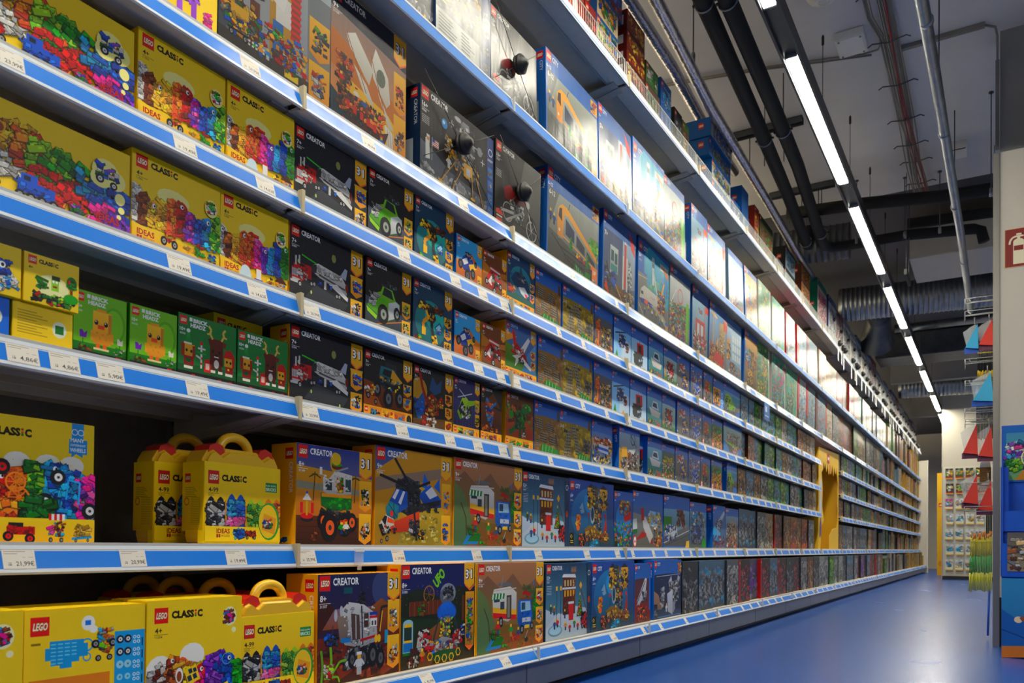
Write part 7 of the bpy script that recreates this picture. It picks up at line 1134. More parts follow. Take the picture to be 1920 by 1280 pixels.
# price tags
tags(1, [(.735, '21,99€'), (.955, '20,99€'), (1.21, '19,49€'), (1.432, '35,99€'), (1.79, '39,99€'), (2.20, '59,99€'), (2.62, '97,99€'), (3.04, '54,99€'), (3.36, '19,99€'), (3.55, ''), (3.82, ''), (4.0, ''), (4.25, ''), (4.4, ''), (4.62, ''), (4.85, ''), (5.1, ''), (5.3, ''), (5.6, ''), (5.9, '')])
tags(0, [(1.78, '42,99€'), (2.20, '59,99€'), (2.66, '97,99€'), (3.06, '54,99€'), (3.4, ''), (3.62, ''), (3.98, ''), (4.3, ''), (4.55, ''), (4.8, ''), (5.05, ''), (5.25, '')])
tags(2, [(.735, '4,86€'), (.81, '4,86€'), (.90, '5,90€'), (1.10, '19,49€'), (1.435, '20,99€'), (1.80, '14,61€'), (2.04, '15,99€'), (2.20, '9,74€'), (2.36, '9,74€'), (2.445, '14,61€'), (2.72, ''), (2.98, ''), (3.2, '')])
tags(3, [(.66, '23,99€'), (1.05, '19,49€'), (1.26, '14,62€'), (1.435, '20,99€'), (1.80, '14,61€'), (2.02, '15,99€'), (2.20, '9,74€'), (2.34, '9,74€'), (2.445, '14,61€'), (2.78, ''), (3.0, ''), (3.24, '')])
tags(4, [(.70, '23,99€'), (1.06, '19,49€'), (1.28, '14,62€'), (1.80, '14,61€'), (2.06, '15,99€'), (2.22, '9,74€'), (2.36, '9,74€'), (2.78, ''), (3.0, ''), (3.24, '')])
tags(5, [(1.23, '59,99€'), (1.64, '88,00€'), (2.1, '76,99€'), (2.39, ''), (2.9, ''), (3.34, ''), (3.8, '')])
R = random.Random(77)
for l, st in ((0, 5.45), (1, 6.1), (2, 3.5), (3, 3.5), (4, 3.5), (5, 4.2)):
    s = st
    while s < 13:
        tags(l, [(s, '')]); s += R.uniform(.17, .30)
# ------------------------------------------------------------------ carrying cases
def case_meshes():
    W_, H_, D_ = .222, .232, .074
    def outline(k=0):
        P = [(.016, 0), (W_-.016, 0), (W_-.004, .008), (W_, .024), (W_, .198), (W_-.012, .218), (W_-.030, .226), (W_-.050, .214), (W_*.5+.044, .226), (W_*.5-.044, .226), (.050, .214), (.030, .226), (.012, .218), (0, .198), (0, .024), (.004, .008)]
        return P
    bm = bmesh.new(); P = outline(); vs = [bm.verts.new((0, p[0], p[1])) for p in P]; f = bm.faces.new(vs)
    ex = bmesh.ops.extrude_face_region(bm, geom=[f]); bmesh.ops.translate(bm, verts=[v for v in ex['geom'] if isinstance(v, bmesh.types.BMVert)], vec=(-D_, 0, 0))
    bmesh.ops.recalc_face_normals(bm, faces=bm.faces[:]); bmesh.ops.bevel(bm, geom=[e for e in bm.edges if abs(e.verts[0].co.x-e.verts[1].co.x) < 1e-5], offset=.009, segments=3, affect='EDGES')
    b = MB(); b.bm(bm, 'yellowp', smooth=False); body = b.data('shell')
    b = MB(); pts = []
    for i in range(15):
        t = math.pi*i/14; pts.append((-D_/2, W_/2-.044*math.cos(t), .212+.048*math.sin(t)**.7))
    b.tube(pts, [.0115]*15, 'yellowp', 12); b.box(-.052, W_/2-.046, .214, -.022, W_/2+.046, .229, 'yellowp', ch=.003); hnd = b.data('handle')
    latches = []
    for s in (0, 1):
        b = MB(); P = [(.014, .214), (.020, .230), (.040, .238), (.056, .232), (.062, .218), (.050, .210), (.030, .222)]
        if s: P = [(W_-y, z) for y, z in P][::-1]
        b.prism(P, 'x', -.060, -.008, 'redp'); latches.append(b.data('latch'))
    b = MB(); e = .0012; z1 = .192
    b.box(-D_-e, -e, .034, -.02, W_+e, z1, 'card', lin(YEL)); b.box(-.0201, -e, .002, e, W_+e, z1, 'card', lin(YEL), ch=.001)
    a = Art(22.2, 17, YEL, 'e8b400'); d_sleeve(a); art_faces(b, a, (e, 0, .010), (0, 1, 0), (0, 0, 1), (1, 0, 0), 'card')
    a = Art(7.2, 13.6, YEL, 'e0b000'); a.logo(.9, 11, 2); [a.line(1, 9.8-i*.42, 4.2+(i*7 % 3)*.5, 9.8-i*.42, .14, 'a88c10') for i in range(6)]; a.ring(1.6, 6.6, .8, .2, 'b03018'); [a.line(3, 7.4-i*.4, 6.4, 7.4-i*.4, .16, 'b89a18') for i in range(16)]
    art_faces(b, a, (-D_-e, -e, .035), (1, 0, 0), (0, 0, 1), (0, -1, 0), 'card'); slv = b.data('card_sleeve')
    return body, hnd, latches, slv
_cm = case_meshes()
def carry_case(x, y, l, label):
    r = empty('carrying_case', (x, y, LV[l]+.001)); part(_cm[0], 'shell', r); part(_cm[1], 'handle', r, (0, 0, 0)); part(_cm[2][0], 'latch', r, (0, 0, 0), 'red latch'); part(_cm[2][1], 'latch', r, (0, 0, 0), 'red latch'); part(_cm[3], 'card_sleeve', r)
    tag(r, label, 'toy case', 'yellow plastic carrying cases')
carry_case(-1.535, 1.185, 1, 'yellow plastic carrying case with red latches, front one, beside the burger van box')
carry_case(-1.645, 1.135, 1, 'yellow plastic carrying case partly hidden behind another, second shelf up')
carry_case(-1.435, 1.208, 0, 'yellow plastic carrying case in front, bottom shelf, beside the space rover box')
for i, (x, y) in enumerate(((-1.60, 1.195), (-1.72, 1.165), (-1.84, 1.155))): carry_case(x, y, 0, f'carrying case in the dark on the bottom shelf, {["second", "third", "last"][i]} from the front')

# ------------------------------------------------------------------ security tags and hanging labels
def sec_mesh():
    b = MB(); b.lathe([(.016, -.004), (.031, 0), (.034, .008), (.028, .010), (.028, .014), (.035, .016), (.035, .024), (.027, .026), (.027, .031), (.019, .036), (.010, .046), (.005, .048)], (0, 0, 0), (1, 0, 0), 'black', 18); hub = b.data('hub')
    return hub
_hub = sec_mesh()
def security(x, y, z, w, e, label, down=.15, up=.15, k=1):
    r = empty('security_tag', (x, y, z)); part(_hub, 'hub', r).scale = (k, k, k)
    for dy, dz in ((-e[0], up), (e[1], up*.8), (-e[0], -down*.8), (e[1], -down)):
        b = MB(); b.tube([(0.002, 0, 0), (.004, dy*.5, dz*.5), (.003, dy, dz)], .0012, 'black', 5); b.build('cord', r)
    tag(r, label, 'security tag', 'black security tags strapped round boxes')
security(-1.522, 2.155, 1.85, 0, (.2, .2), 'black round security tag strapped across the moon lander box')
security(-1.522, 2.545, 1.84, 0, (.15, .15), 'black round security tag strapped across the motorcycle box, sixth shelf up')
security(-1.522, 2.51, 2.30, 0, (.15, .15), 'black round security tag on the motorcycle box, seventh shelf up')

# ------------------------------------------------------------------ stock on the top shelf
def stock(y0, y1, h, z, face, side, pal, label, x=-1.565, d=.26, print_=1, labels=0):
    b = MB(); W_ = y1-y0-.003; b.box(-d, 0, 0, 0, W_, h-.001, 'card', lin(side), ch=.0015)
    a = Art(W_*100-.3, h*100-.4, face)
    if print_:
        sd = int(y0*100+z*1000); a.bits(a.w*.12, a.h*.16, a.w*.8, a.h*.62, pal, int(a.w*a.h*.22)+8, .8, 2.6, sd); a.rect(0, a.h*.86, a.w, a.h*.14, side)
        if a.h > 6: a.logo(.6, a.h-min(4, a.h*.3), min(3, a.h*.25))
    art_faces(b, a, (0, .0015, .0015), (0, 1, 0), (0, 0, 1), (1, 0, 0), 'card', 2e-5)
    a = Art(d*100-.3, h*100-.4, side)
    if labels: a.rect(d*70, a.h*.25, min(d*22, 6), a.h*.5, 'd8d4cc'); a.rect(d*73, a.h*.3, .4, a.h*.3, '30302c'); a.rect(d*73+1, a.h*.3, .6, a.h*.3, '30302c')
    elif a.h > 5: a.logo(d*72, a.h*.45, min(3.6, a.h*.4))
    art_faces(b, a, (-d+.0015, 0, .0015), (1, 0, 0), (0, 0, 1), (0, -1, 0), 'card', 2e-5)
    o = b.build('toy_box', loc=(x, y0, LV[7]+.0006+z)); tag(o, label, 'box', 'spare stock boxed on the top shelf'); return o
MR, BL2 = '6a1410', '00549c'
for i, c in enumerate(('c8c4bc', 'b0301c', 'd8d4cc', 'a84028')): stock(2.93+i*.055, 2.983+i*.055, .20, 0, c, c, WHT+RED_, f'slim {["white", "red", "pale", "rust red"][i]} box upright behind the wire fence, {ORD[i]} from the top edge', print_=0)
stock(3.158, 3.276, .215, 0, '8a1c14', '8a1c14', RED_+BRN, 'dark red box on the top shelf, left of the blue stack', labels=1)
for i, (h, t) in enumerate(((.11, 'lowest'), (.11, 'middle'), (.125, 'topmost'))): stock(3.28, 3.52, h, sum((.11, .11, .125)[:i]), 'c8b088', BL2, TAN+ORG+GRN+BLU, f'blue box with street scene, {t} in the first blue stack')
stock(3.36, 3.60, .12, .346, '0b3a80', '0b3a80', BLU+RED_, 'dark blue box set crosswise on top of the first blue stack', x=-1.58, d=.3)
zz = 0
for i, h in enumerate((.062, .058, .07, .062, .09, .10)): stock(3.625, 3.86, h, zz, '7a2010', MR, RED_+ORG+YEL_, f'dark red box with flame picture, {ORD[i]} from the bottom of the red stack', labels=1); zz += h
stock(3.872, 4.08, .21, 0, '6a4a34', '5a3c2c', BRN+GRN+GRY, 'brown box right of the red stack on the top shelf'); stock(3.875, 4.05, .11, .21, '4a6a2c', '3a5a24', GRN+WHT, 'green box on top of the brown one, top shelf')
stock(4.09, 4.262, .18, 0, BL2, BL2, BLU, 'plain blue box under the house picture, top shelf', print_=0); stock(4.09, 4.255, .16, .18, BL2, BL2, BLU+CYN+GRY, 'blue box with house picture on top of a plain blue box')
stock(4.40, 4.535, .335, 0, '2c2c2e', '0c0c0e', GRY+BLK, 'tall black box on the top shelf', x=-1.60); stock(4.541, 4.66, .325, 0, '5a4434', '3c7a24', BRN+TAN, 'tall brown box with green top band, top shelf', x=-1.60)
for i, (h, t) in enumerate(((.15, 'lowest'), (.13, 'second'), (.11, 'third'))): stock(5.0-.06*(i == 2), 5.42, h, sum((.15, .13, .11)[:i]), 'b8b4a4' if i == 1 else '2a5aa0', BL2, GRY+TAN+GRN+BLU, f'blue box of vehicles, {t} from the bottom of the large blue stack')
stock(4.93, 5.40, .12, .391, '8a94a0', BL2, TAN+GRY+BLU, 'blue box overhanging on top of the large blue stack', d=.3, x=-1.55)
stock(5.46, 5.66, .20, 0, BL2, BL2, BLU+WHT, 'blue box between the blue stacks, top shelf'); stock(5.70, 5.90, .20, 0, BL2, BL2, BLU, 'lower plain blue box, second blue stack past the large one', print_=0); stock(5.70, 5.88, .18, .20, BL2, BL2, BLU, 'upper plain blue box, second blue stack past the large one', print_=0)
stock(6.05, 6.19, .37, 0, 'c83a18', '8a1c10', YEL_+RED_+BLK, 'red and yellow box standing on the top shelf'); stock(6.21, 6.62, .36, 0, '5a5a2c', '2c3c1c', GRN+RED_+BRN, 'dark green and red box on the top shelf')
stock(6.75, 7.0, .2, 0, '6a7078', '4a4c50', GRY, 'grey box left of the black box, top shelf'); stock(7.06, 7.46, .21, 0, '8a98a4', '121416', GRY+CYN, 'lower black-sided box with silver picture, top shelf'); stock(7.08, 7.46, .19, .21, '7a94a8', '14181c', GRY+CYN, 'upper black-sided box with silver picture, top shelf')
for i in range(3): stock(7.74, 8.13, .15, i*.15, 'a8682c', '4a2414', ORG+BRN+TAN, f'brown box with orange picture, {["lowest", "middle", "topmost"][i]} of its stack')
stock(8.38, 8.88, .50, 0, 'c8b4a8', '0c6a58', RED_+WHT+PNK, 'teal-sided box with pink picture, top shelf', x=-1.54)
ys = 8.93; R = random.Random(12); names = ['blue-grey', 'maroon', 'silver', 'white', 'pale blue', 'cream']; cols = [('b8c0d0', '3c4c7c'), ('a87870', '6a3030'), ('d8d8d4', '8a8c90'), ('e8e4d8', 'a8a6a0'), ('c0d0dc', '5a6c7c'), ('e8dcc0', '8a8070')]  # face colours lightened to carry the bright light on these boxes
n = 0
def hang_tag(y, label, L=.10, w=.03):
    r = empty('hanging_label', (-1.478, y, LV[7]-.02)); part(_hub, 'clip', r, (0, 0, .03)); b = MB(); b.box(-.0005, -w/2, -L, .0005, w/2, 0, 'white'); b.box(.0005, -w/2+.002, -L+.001, .0009, w/2-.002, -L+.014, 'bluec'); b.tube([(0, 0, 0), (0, 0, .03)], .0012, 'black', 4); b.build('price_card', r); tag(r, label, 'label', 'white labels hanging from the top shelf')
while ys < 19.6:
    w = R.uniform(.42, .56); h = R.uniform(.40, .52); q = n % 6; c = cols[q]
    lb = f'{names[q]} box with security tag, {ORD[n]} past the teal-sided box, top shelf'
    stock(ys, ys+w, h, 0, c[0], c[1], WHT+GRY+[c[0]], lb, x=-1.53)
    security(-1.522, ys+w*.5, LV[7]+h*.55, 0, (w*.4, w*.4), f'black security tag on the {ORD[n]} box past the teal-sided one, top shelf', .16, .16, .62)
    hang_tag(ys+w*R.uniform(.2, .8), f'white label hanging below the {ORD[n]} box past the teal-sided one', L=R.uniform(.15, .2), w=.045)
    if n % 2: hang_tag(ys+w*.05, f'white label hanging at the left end of the {ORD[n]} box past the teal-sided one', L=.16, w=.04)
    ys += w+.02; n += 1
# a blue card hanging under the sixth shelf, and the clear holder clipped to the second
b = MB(); b.box(-.001, 0, -.13, .001, .16, 0, 'bluec'); a = Art(15.6, 12.6, '2a7ac8', '1464b4'); a.text('10', 3, 6, 4.4, 'e8f0f8', .04); a.line(2, 3, 13, 3, .5, 'c8dcf0'); art_faces(b, a, (.001, .002, -.128), (0, 1, 0), (0, 0, 1), (1, 0, 0), 'card', 2e-5)
tag(b.build('hanging_card', loc=(-1.478, 6.02, LV[5]-.05)), 'light blue card hanging below the sixth shelf, above the fifth shelf boxes', 'card')
b = MB(); b.box(0, 0, -.035, .002, .034, .008, 'clear'); b.box(0, .012, -.05, .006, .022, -.03, 'clear'); b.box(0, 0, -.001, .005, .034, .002, 'white')
tag(b.build('label_holder', loc=(-1.478, 1.62, LV[1]-.012)), 'clear plastic label holder clipped on the second shelf below the burger van', 'label holder')

# ------------------------------------------------------------------ the yellow cardboard display
r = empty('cardboard_display', (-1.52, 8.37, LV[1]+.001)); HD = 1.06; WD = 1.17
b = MB()
def panel(P, x0, x1, m, col): b.prism(P, 'x', x0, x1, m, col)
yc = lin('f0bc04')
panel([(0, 0), (.10, 0), (.14, .10), (.12, .17), (.17, .24), (.30, .30), (.20, .44), (.22, .62), (.16, .78), (.24, .82), (.27, .90), (.34, .83), (.38, .89), (.43, .80), (.50, .90), (.56, .78), (.63, .88), (.70, .80), (.76, .91), (.84, .79), (.90, .90), (.98, .82), (1.02, .90), (1.08, .80), (1.12, .72), (1.10, .5), (1.13, .3), (1.06, .24), (.80, .22), (.60, .14), (.60, 0), (WD, 0), (WD, HD), (0, HD-.04)], -.004, 0, 'plain', yc)
b.build('front_panel', r)
b = MB(); b.box(-.42, 0, 0, -.004, .004, HD-.04, 'plain', lin('dca804')); b.build('side_panel', r); b = MB(); b.box(-.42, WD-.004, 0, -.004, WD, HD-.04, 'plain', lin('dca804')); b.build('side_panel', r)
b = MB(); b.box(-.42, .004, 0, -.416, WD-.004, HD-.04, 'orangep'); b.prism([(.3, .55), (.5, .7), (.7, .68), (.9, .76), (1.0, .66), (.8, .60), (.84, .5), (.5, .46)], 'x', -.416, -.412, 'plain', lin('5a2410')); b.build('back_panel', r)
b = MB(); a = Art(30, 90, 'f0bc04')
b.prism([(.05, .34), (.13, .34), (.15, .44), (.13, .56), (.15, .66), (.10, .72), (.05, .66), (.07, .54), (.04, .44)], 'x', .001, .004, 'plain', lin('c8d0e0')); b.prism([(.06, .12), (.12, .14), (.14, .26), (.10, .32), (.06, .24)], 'x', .001, .004, 'plain', lin('4a3a90')); b.box(.001, .46, .90, .003, .58, 1.0, 'plain', lin('c82414')); b.box(.003, .48, .935, .004, .56, .965, 'plain', lin('f4f4f0')); b.box(.001, .6, .80, .003, .66, .89, 'plain', lin('e06018')); b.build('printed_figures', r)
tag(r, 'tall yellow cardboard display with a jagged cave opening, between the shelves', 'display')
# ------------------------------------------------------------------ services under the ceiling
def thing(mb, name, label, cat, group=None, loc=(0, 0, 0)): return tag(mb.build(name, loc=loc), label, cat, group)
def ribbed(b, p0, p1, r, m, pitch=.045, n=20):
    p0, p1 = Vector(p0), Vector(p1); L = (p1-p0).length; k = int(L/pitch); prof = []
    for i in range(k): prof += [(r, i*pitch), (r, (i+.72)*pitch), (r*1.045, (i+.80)*pitch), (r*1.045, (i+.92)*pitch)]
    b.lathe(prof, p0, p1-p0, m, n)
def pipe_clamp(root, x, y, z, r, top):
    b = MB(); n = 14
    b.tube([(x+(r+.003)*math.cos(2*math.pi*i/n), y, z+(r+.003)*math.sin(2*math.pi*i/n)) for i in range(n+1)], .005, 'galv', 5, cap=False)
    b.tube([(x, y, z+r), (x, y, top)], .004, 'galvd', 6); b.box(x-r-.016, y-.008, z-.004, x-r, y+.008, z+.004, 'black'); b.box(x+r, y-.008, z-.004, x+r+.016, y+.008, z+.004, 'black')
    o = b.build('pipe_clamp', root); return o
PZ = 3.290  # pipe, cable and duct coordinates below: group scaled about the camera, baked in
r = empty('insulated_pipe', (0, 0, 0)); b = MB(); b.tube([(-1.217, 1.77, PZ), (-1.275, 3.91, PZ), (-1.338, 5.231, PZ), (-1.402, 6.373, PZ), (-1.488, 7.576, PZ), (-1.495, 7.687, PZ+.03), (-1.499, 7.72, PZ+.10), (-1.499, 7.72, 3.506)], .045, 'foam', 16); b.build('pipe', r)
for y, x in ((3.937, -1.276), (5.475, -1.351), (7.5, -1.48)): pipe_clamp(r, x, y, PZ, .045, CE-.002 if y < 6.91 else CE+.058)
tag(r, 'left one of the two long black insulated pipes, turning upward at its end', 'pipe', 'black insulated pipes')
r = empty('insulated_pipe', (0, 0, 0)); b = MB(); b.tube([(-1.128, 1.77, PZ), (-1.167, 3.969, PZ), (-1.203, 5.09, PZ), (-1.237, 5.974, PZ), (-1.355, 7.587, PZ), (-1.349, 7.687, PZ), (-1.305, 7.753, PZ), (-1.217, 7.775, PZ), (-1.117, 7.775, PZ), (-0.686, 7.775, PZ), (-0.177, 7.908, PZ), (-0.122, 7.919, PZ-.02), (-0.1, 7.919, PZ-.12)], .045, 'foam', 16); b.build('pipe', r)
for y, x in ((3.98, -1.168), (5.42, -1.217), (7.366, -1.323)): pipe_clamp(r, x, y, PZ, .045, CE-.002 if y < 6.91 else CE+.058)
tag(r, 'right one of the two long black insulated pipes, bending across the aisle', 'pipe', 'black insulated pipes')
b = MB(); b.tube([(-1.548, 7.056, 3.395), (-0.94, 7.101, 3.373), (-0.387, 7.211, 3.351), (0.332, 7.3, 3.351)], .05, 'foam', 14); thing(b, 'insulated_pipe', 'highest black pipe crossing the aisle behind the third lamp', 'pipe')
b = MB(); b.tube([(-0.686, 7.853, 3.417), (0.442, 8.007, 3.417)], .045, 'foam', 12); thing(b, 'insulated_pipe', 'short black pipe crossing left of the cream panel, above the white duct', 'pipe')
b = MB(); b.tube([(-1.394, 2.433, 3.246), (-1.452, 3.735, 3.235), (-1.512, 4.795, 3.235), (-1.541, 6.312, 3.235), (-1.58, 7.631, 3.235), (-1.593, 8.516, 3.235)], .034, 'foil', 14); thing(b, 'foil_pipe', 'silver foil wrapped pipe running just right of the top shelf stock', 'pipe')
b = MB(); b.tube([(-1.626, 2.654, 3.401), (-1.659, 3.871, 3.401), (-1.669, 4.526, 3.401), (-1.708, 5.232, 3.401), (-1.725, 6.083, 3.401)], .034, 'foil', 14); thing(b, 'foil_pipe', 'silver foil wrapped pipe passing above the blue and red stock stacks', 'pipe')
for i, y in enumerate((6.04, 7.37)):
    t = CE if y < 6.91 else CE+.06
    b = MB(); b.box(-1.77, y-.03, t-.05, -1.217, y-.027, t-.002, 'galvd'); b.box(-1.77, y+.027, t-.05, -1.217, y+.03, t-.002, 'galvd'); b.box(-1.77, y-.03, t-.005, -1.217, y+.03, t-.002, 'galvd')
    for x in (-1.60, -1.49, -1.35): b.tube([(x, y, t-.05), (x, y, t-.30)], .004, 'galvd', 6)
    thing(b, 'support_channel', f'grey steel channel with threaded rods above the black pipes, {["nearer", "farther"][i]} one', 'channel', 'steel channels over the pipes')
b = MB(); b.tube([(-.308, 2.5, 3.025), (-.297, 4.036, 3.025), (-.282, 4.769, 3.025), (-.252, 7.107, 3.025), (-.241, 9.6, 3.025)], .029, 'galv', 16)
for y in (3.0, 4.2, 5.4, 6.6, 7.9): b.lathe([(.032, 0), (.032, .026)], (-.305+.0105*(y-2.7), y, 3.025), (0, 1, 0), 'galv', 16)
[b.tube([(-.305+.0105*(y-2.7), y, 3.05), (-.305+.0105*(y-2.7), y, CE-.002 if y < 6.9 else CE+.058)], .004, 'galvd', 6) for y in (3.6, 5.0, 6.5, 8.6)]
thing(b, 'steel_pipe', 'bare grey steel pipe running along the ceiling right of the lamps', 'pipe')
# cable bundle
r = empty('cable_bundle', (0, 0, 0)); R = random.Random(8)
b = MB()
for i in range(13):
    ph = R.uniform(0, 6); off = (i-6)*.0085
    b.tube([(-.570+off+.010*math.sin(y*2.2+ph)*(.3 if y < 6.6 else 1.4)-(.035 if i < 4 and y < 5.1 else 0), y, 3.645+.004*math.sin(y*3+ph)) for y in [3.5+.222*q for q in range(21)]], .0042, 'cable', 5)
b.build('grey_cables', r)
b = MB()
for off in (0, .014): b.tube([(-.560+off+.016*math.sin(y*1.7+off*90), y, 3.634) for y in [3.5+.222*q for q in range(21)]], .0042, 'redc', 5)
b.build('red_cable', r)
for y in (4.40, 4.84, 5.33, 5.86, 6.37, 6.79, 7.24, 7.69):
    t = (CE if y < 6.91 else CE+.06); b = MB(); b.tube([(-.69, y, t-.05), (-.665, y, t-.035), (-.57, y, t-.052), (-.475, y, t-.035), (-.45, y, t-.05)], .0045, 'galvd', 5); b.tube([(-.57, y, t-.05), (-.57, y, t-.002)], .004, 'galvd', 5); b.build('cable_clip', r)
tag(r, 'bundle of grey and red cables clipped along the ceiling', 'cables')
b = MB(); b.box(-0.857, 5.154, 3.627, -0.691, 5.364, 3.675, 'white', ch=.004); b.box(-0.846, 5.163, 3.623, -0.702, 5.355, 3.627, 'white'); [b.lathe([(.006, 0), (.006, .004)], (x, y, 3.619), (0, 0, 1), 'cable', 8) for x in (-.835, -.713) for y in (5.176, 5.342)]; thing(b, 'junction_box', 'white junction box on the ceiling between the lamp and the cables', 'junction box')
b = MB(); b.box(-0.315, 7.134, 3.672, -0.21, 7.322, 3.742, 'white', ch=.004); b.box(-0.31, 7.134, 3.666, -0.216, 7.139, 3.672, 'galvd'); b.tube([(-0.332, 7.156, 3.742), (-0.332, 7.156, 3.484)], .004, 'galvd', 6); thing(b, 'junction_box', 'small white box on the ceiling right of the grey steel pipe', 'junction box')
b = MB(); b.tube([(-2.101, 5.088, 3.663), (-1.331, 5.263, 3.663), (-0.951, 5.375, 3.663), (-0.73, 5.442, 3.661), (-0.641, 5.419, 3.652), (-0.608, 5.331, 3.652)], .006, 'cable', 6); b.tube([(-2.101, 5.11, 3.663), (-1.331, 5.286, 3.663), (-0.951, 5.403, 3.663), (-0.686, 5.475, 3.661)], .006, 'cable', 6); thing(b, 'conduit', 'pair of thin cables crossing the ceiling left of the junction box', 'conduit')
b = MB(); b.box(-0.52, 5.486, 3.649, -0.066, 5.513, 3.675, 'cable'); b.tube([(-0.066, 5.502, 3.661), (-0.013, 5.541, 3.655), (-0.004, 5.585, 3.627), (-0.002, 5.613, 3.572), (-0.002, 5.627, 3.484)], .007, 'cable', 8); b.box(-0.013, 5.618, 2.953, 0.009, 5.638, 3.495, 'cable'); thing(b, 'conduit', 'grey conduit crossing the ceiling and dropping beside the cream panel', 'conduit')
b = MB(); b.lathe([(.092, 0), (.090, -.012), (.074, -.034), (.046, -.044), (.044, -.050), (.018, -.052)], (-0.85, 4.74, 3.675), (0, 0, 1), 'white', 28); b.lathe([(.024, -.05), (.022, -.058), (.004, -.060)], (-0.85, 4.74, 3.675), (0, 0, 1), 'clear', 16); thing(b, 'smoke_detector', 'round white smoke detector at the top edge of the photo', 'detector')
# ducts beyond the pipes
b = MB(); b.box(-0.708, 8.273, 3.235, 1.548, 9.069, 3.506, 'wallw', ch=.006); thing(b, 'white_duct', 'flat white air duct left of the cream panel', 'duct')
b = MB(); ribbed(b, (-1.604, 10.065, 3.401), (1.327, 10.341, 3.401), .19, 'galv', .05); thing(b, 'spiral_duct', 'nearer round spiral steel duct crossing behind the lamps', 'duct')
b = MB(); ribbed(b, (-2.654, 7.853, 3.428), (-1.128, 7.963, 3.395), .16, 'galvd', .055); thing(b, 'spiral_duct', 'ribbed steel duct above the black pipes beside the third lamp', 'duct')
b = MB(); b.lathe([(.20, 0), (.20, 1.5), (.21, 1.52), (.21, 1.56), (.20, 1.58), (.20, 2.9)], (-4.866, 9.954, 3.515), (1, 0, 0), 'galvd', 24); thing(b, 'steel_duct', 'smooth round steel duct to the left of the spiral one', 'duct')
b = MB(); b.tube([(-1.261, 10.728, 3.461), (-1.283, 11.005, 3.439), (-1.327, 11.226, 3.351), (-1.371, 11.447, 3.24)], [.14, .14, .16, .22], 'galvd', 20); thing(b, 'duct_outlet', 'flared dark steel duct outlet hanging over the top shelf', 'duct')
b = MB(); ribbed(b, (-1.5, 15.6, 3.38), (.9, 15.8, 3.38), .19, 'galv', .06, 18); thing(b, 'spiral_duct', 'farther bluish spiral duct crossing above the last lamps', 'duct')
b = MB(); b.lathe([(.05, 0), (.05, 1.1), (.058, 1.11), (.058, 1.15), (.05, 1.16), (.05, 2.4)], (-1.106, 11.06, 3.296), (1, 0, 0), 'galv', 14); thing(b, 'steel_pipe', 'thin shiny pipe crossing just below the nearer spiral duct', 'pipe')
b = MB(); b.box(-1.548, 12.83, 3.329, 1.327, 13.493, 3.661, 'galvd', ch=.01); thing(b, 'square_duct', 'dark square duct crossing above the fifth lamp', 'duct')
b = MB(); b.box(-1.548, 14.82, 3.318, 1.106, 14.986, 3.742, 'ceilw'); b.box(-1.548, 18.802, 3.318, -0.995, 18.968, 3.742, 'ceilw'); thing(b, 'ceiling_beam', 'pale ceiling beams over the far aisle', 'beam')
for i, (x, y, z) in enumerate(((-0.664, 7.631, 2.842), (-0.022, 7.466, 2.931))):
    r = empty('display_rail', (x, y, z)); b = MB(); b.box(-.012, -.18, 0, .012, .18, .05, 'black', ch=.004); b.build('bar', r)
    for q in (-.12, .12): b = MB(); b.tube([(0, q, .05), (0, q, 3.73-z)], .003, 'galvd', 5); b.build('rod', r)
    tag(r, f'black bar hung on thin rods {["in front of the white duct", "beside the edge of the cream panel"][i]}', 'bar')
for i, (x, y, z0) in enumerate(((-0.039, 6.36, 2.953), (-1.46, 4.313, 3.24), (-1.051, 7.466, 3.185), (-0.686, 7.609, 3.207), (-0.42, 7.631, 3.207))):
    t = CE if y < 6.91 else CE+.06; b = MB(); b.tube([(x, y, z0), (x, y, t-.002)], .004, 'galvd', 6); b.lathe([(.012, 0), (.012, .05), (.006, .06)], (x, y, z0), (0, 0, 1), 'galv', 10); b.lathe([(.016, 0), (.016, .008)], (x, y, t-.011), (0, 0, 1), 'galvd', 10)
    thing(b, 'threaded_rod', f'thin threaded rod hanging {["beside the cream panel", "above the blue stock stack", "on the bent black pipe left of the lamp", "on the black pipe right of the lamp", "on the black pipe near the grey steel pipe"][i]}', 'rod')

# ------------------------------------------------------------------ right side: gondola end
r = empty('gondola_end', (0, 5.10, 0)); b = MB(); b.box(.010, .002, .27, 1.3, .03, 2.705, 'cream'); b.build('panel', r)
b = MB(); b.box(-.022, -.006, 0, .010, .034, 2.705, 'alu', ch=.002); b.build('corner_post', r, ); b = MB(); b.box(.010, .006, 0, 1.3, .03, .268, 'black'); b.build('kick_plate', r)
tag(r, 'cream end panel of the right-hand shelving with metal corner post', 'panel')
b = MB(); a = Art(11.0, 21.0, 'd8b060'); a.rect(.25, .25, 10.5, 20.5, '84130e'); c = 'e4dcb8'
a.rect(4.0, 1.6, 5.0, 12.2, c); a.ell(6.5, 13.8, 2.5, 1.6, c, 14); a.rect(5.8, 14.6, 1.4, 2.2, c); a.rect(4.6, 16.2, 4.2, .8, c); a.rect(5.4, 17.2, 2.4, 1.0, c); a.pl([(5.6, 16.6), (3.8, 16.2), (2.6, 14.6), (2.3, 12.6)], .9, c); a.rect(4.3, 9.0, 4.4, 2.6, '84130e')
b.box(0, -.0015, 0, .11, 0, .21, 'plain', lin('84130e')); art_faces(b, a, (0, -.0015, 0), (1, 0, 0), (0, 0, 1), (0, -1, 0), 'plain', 2e-5)
tag(b.build('extinguisher_sign', loc=(.032, 5.1015, 2.062)), 'red sign with a pale fire extinguisher symbol on the cream panel', 'sign')

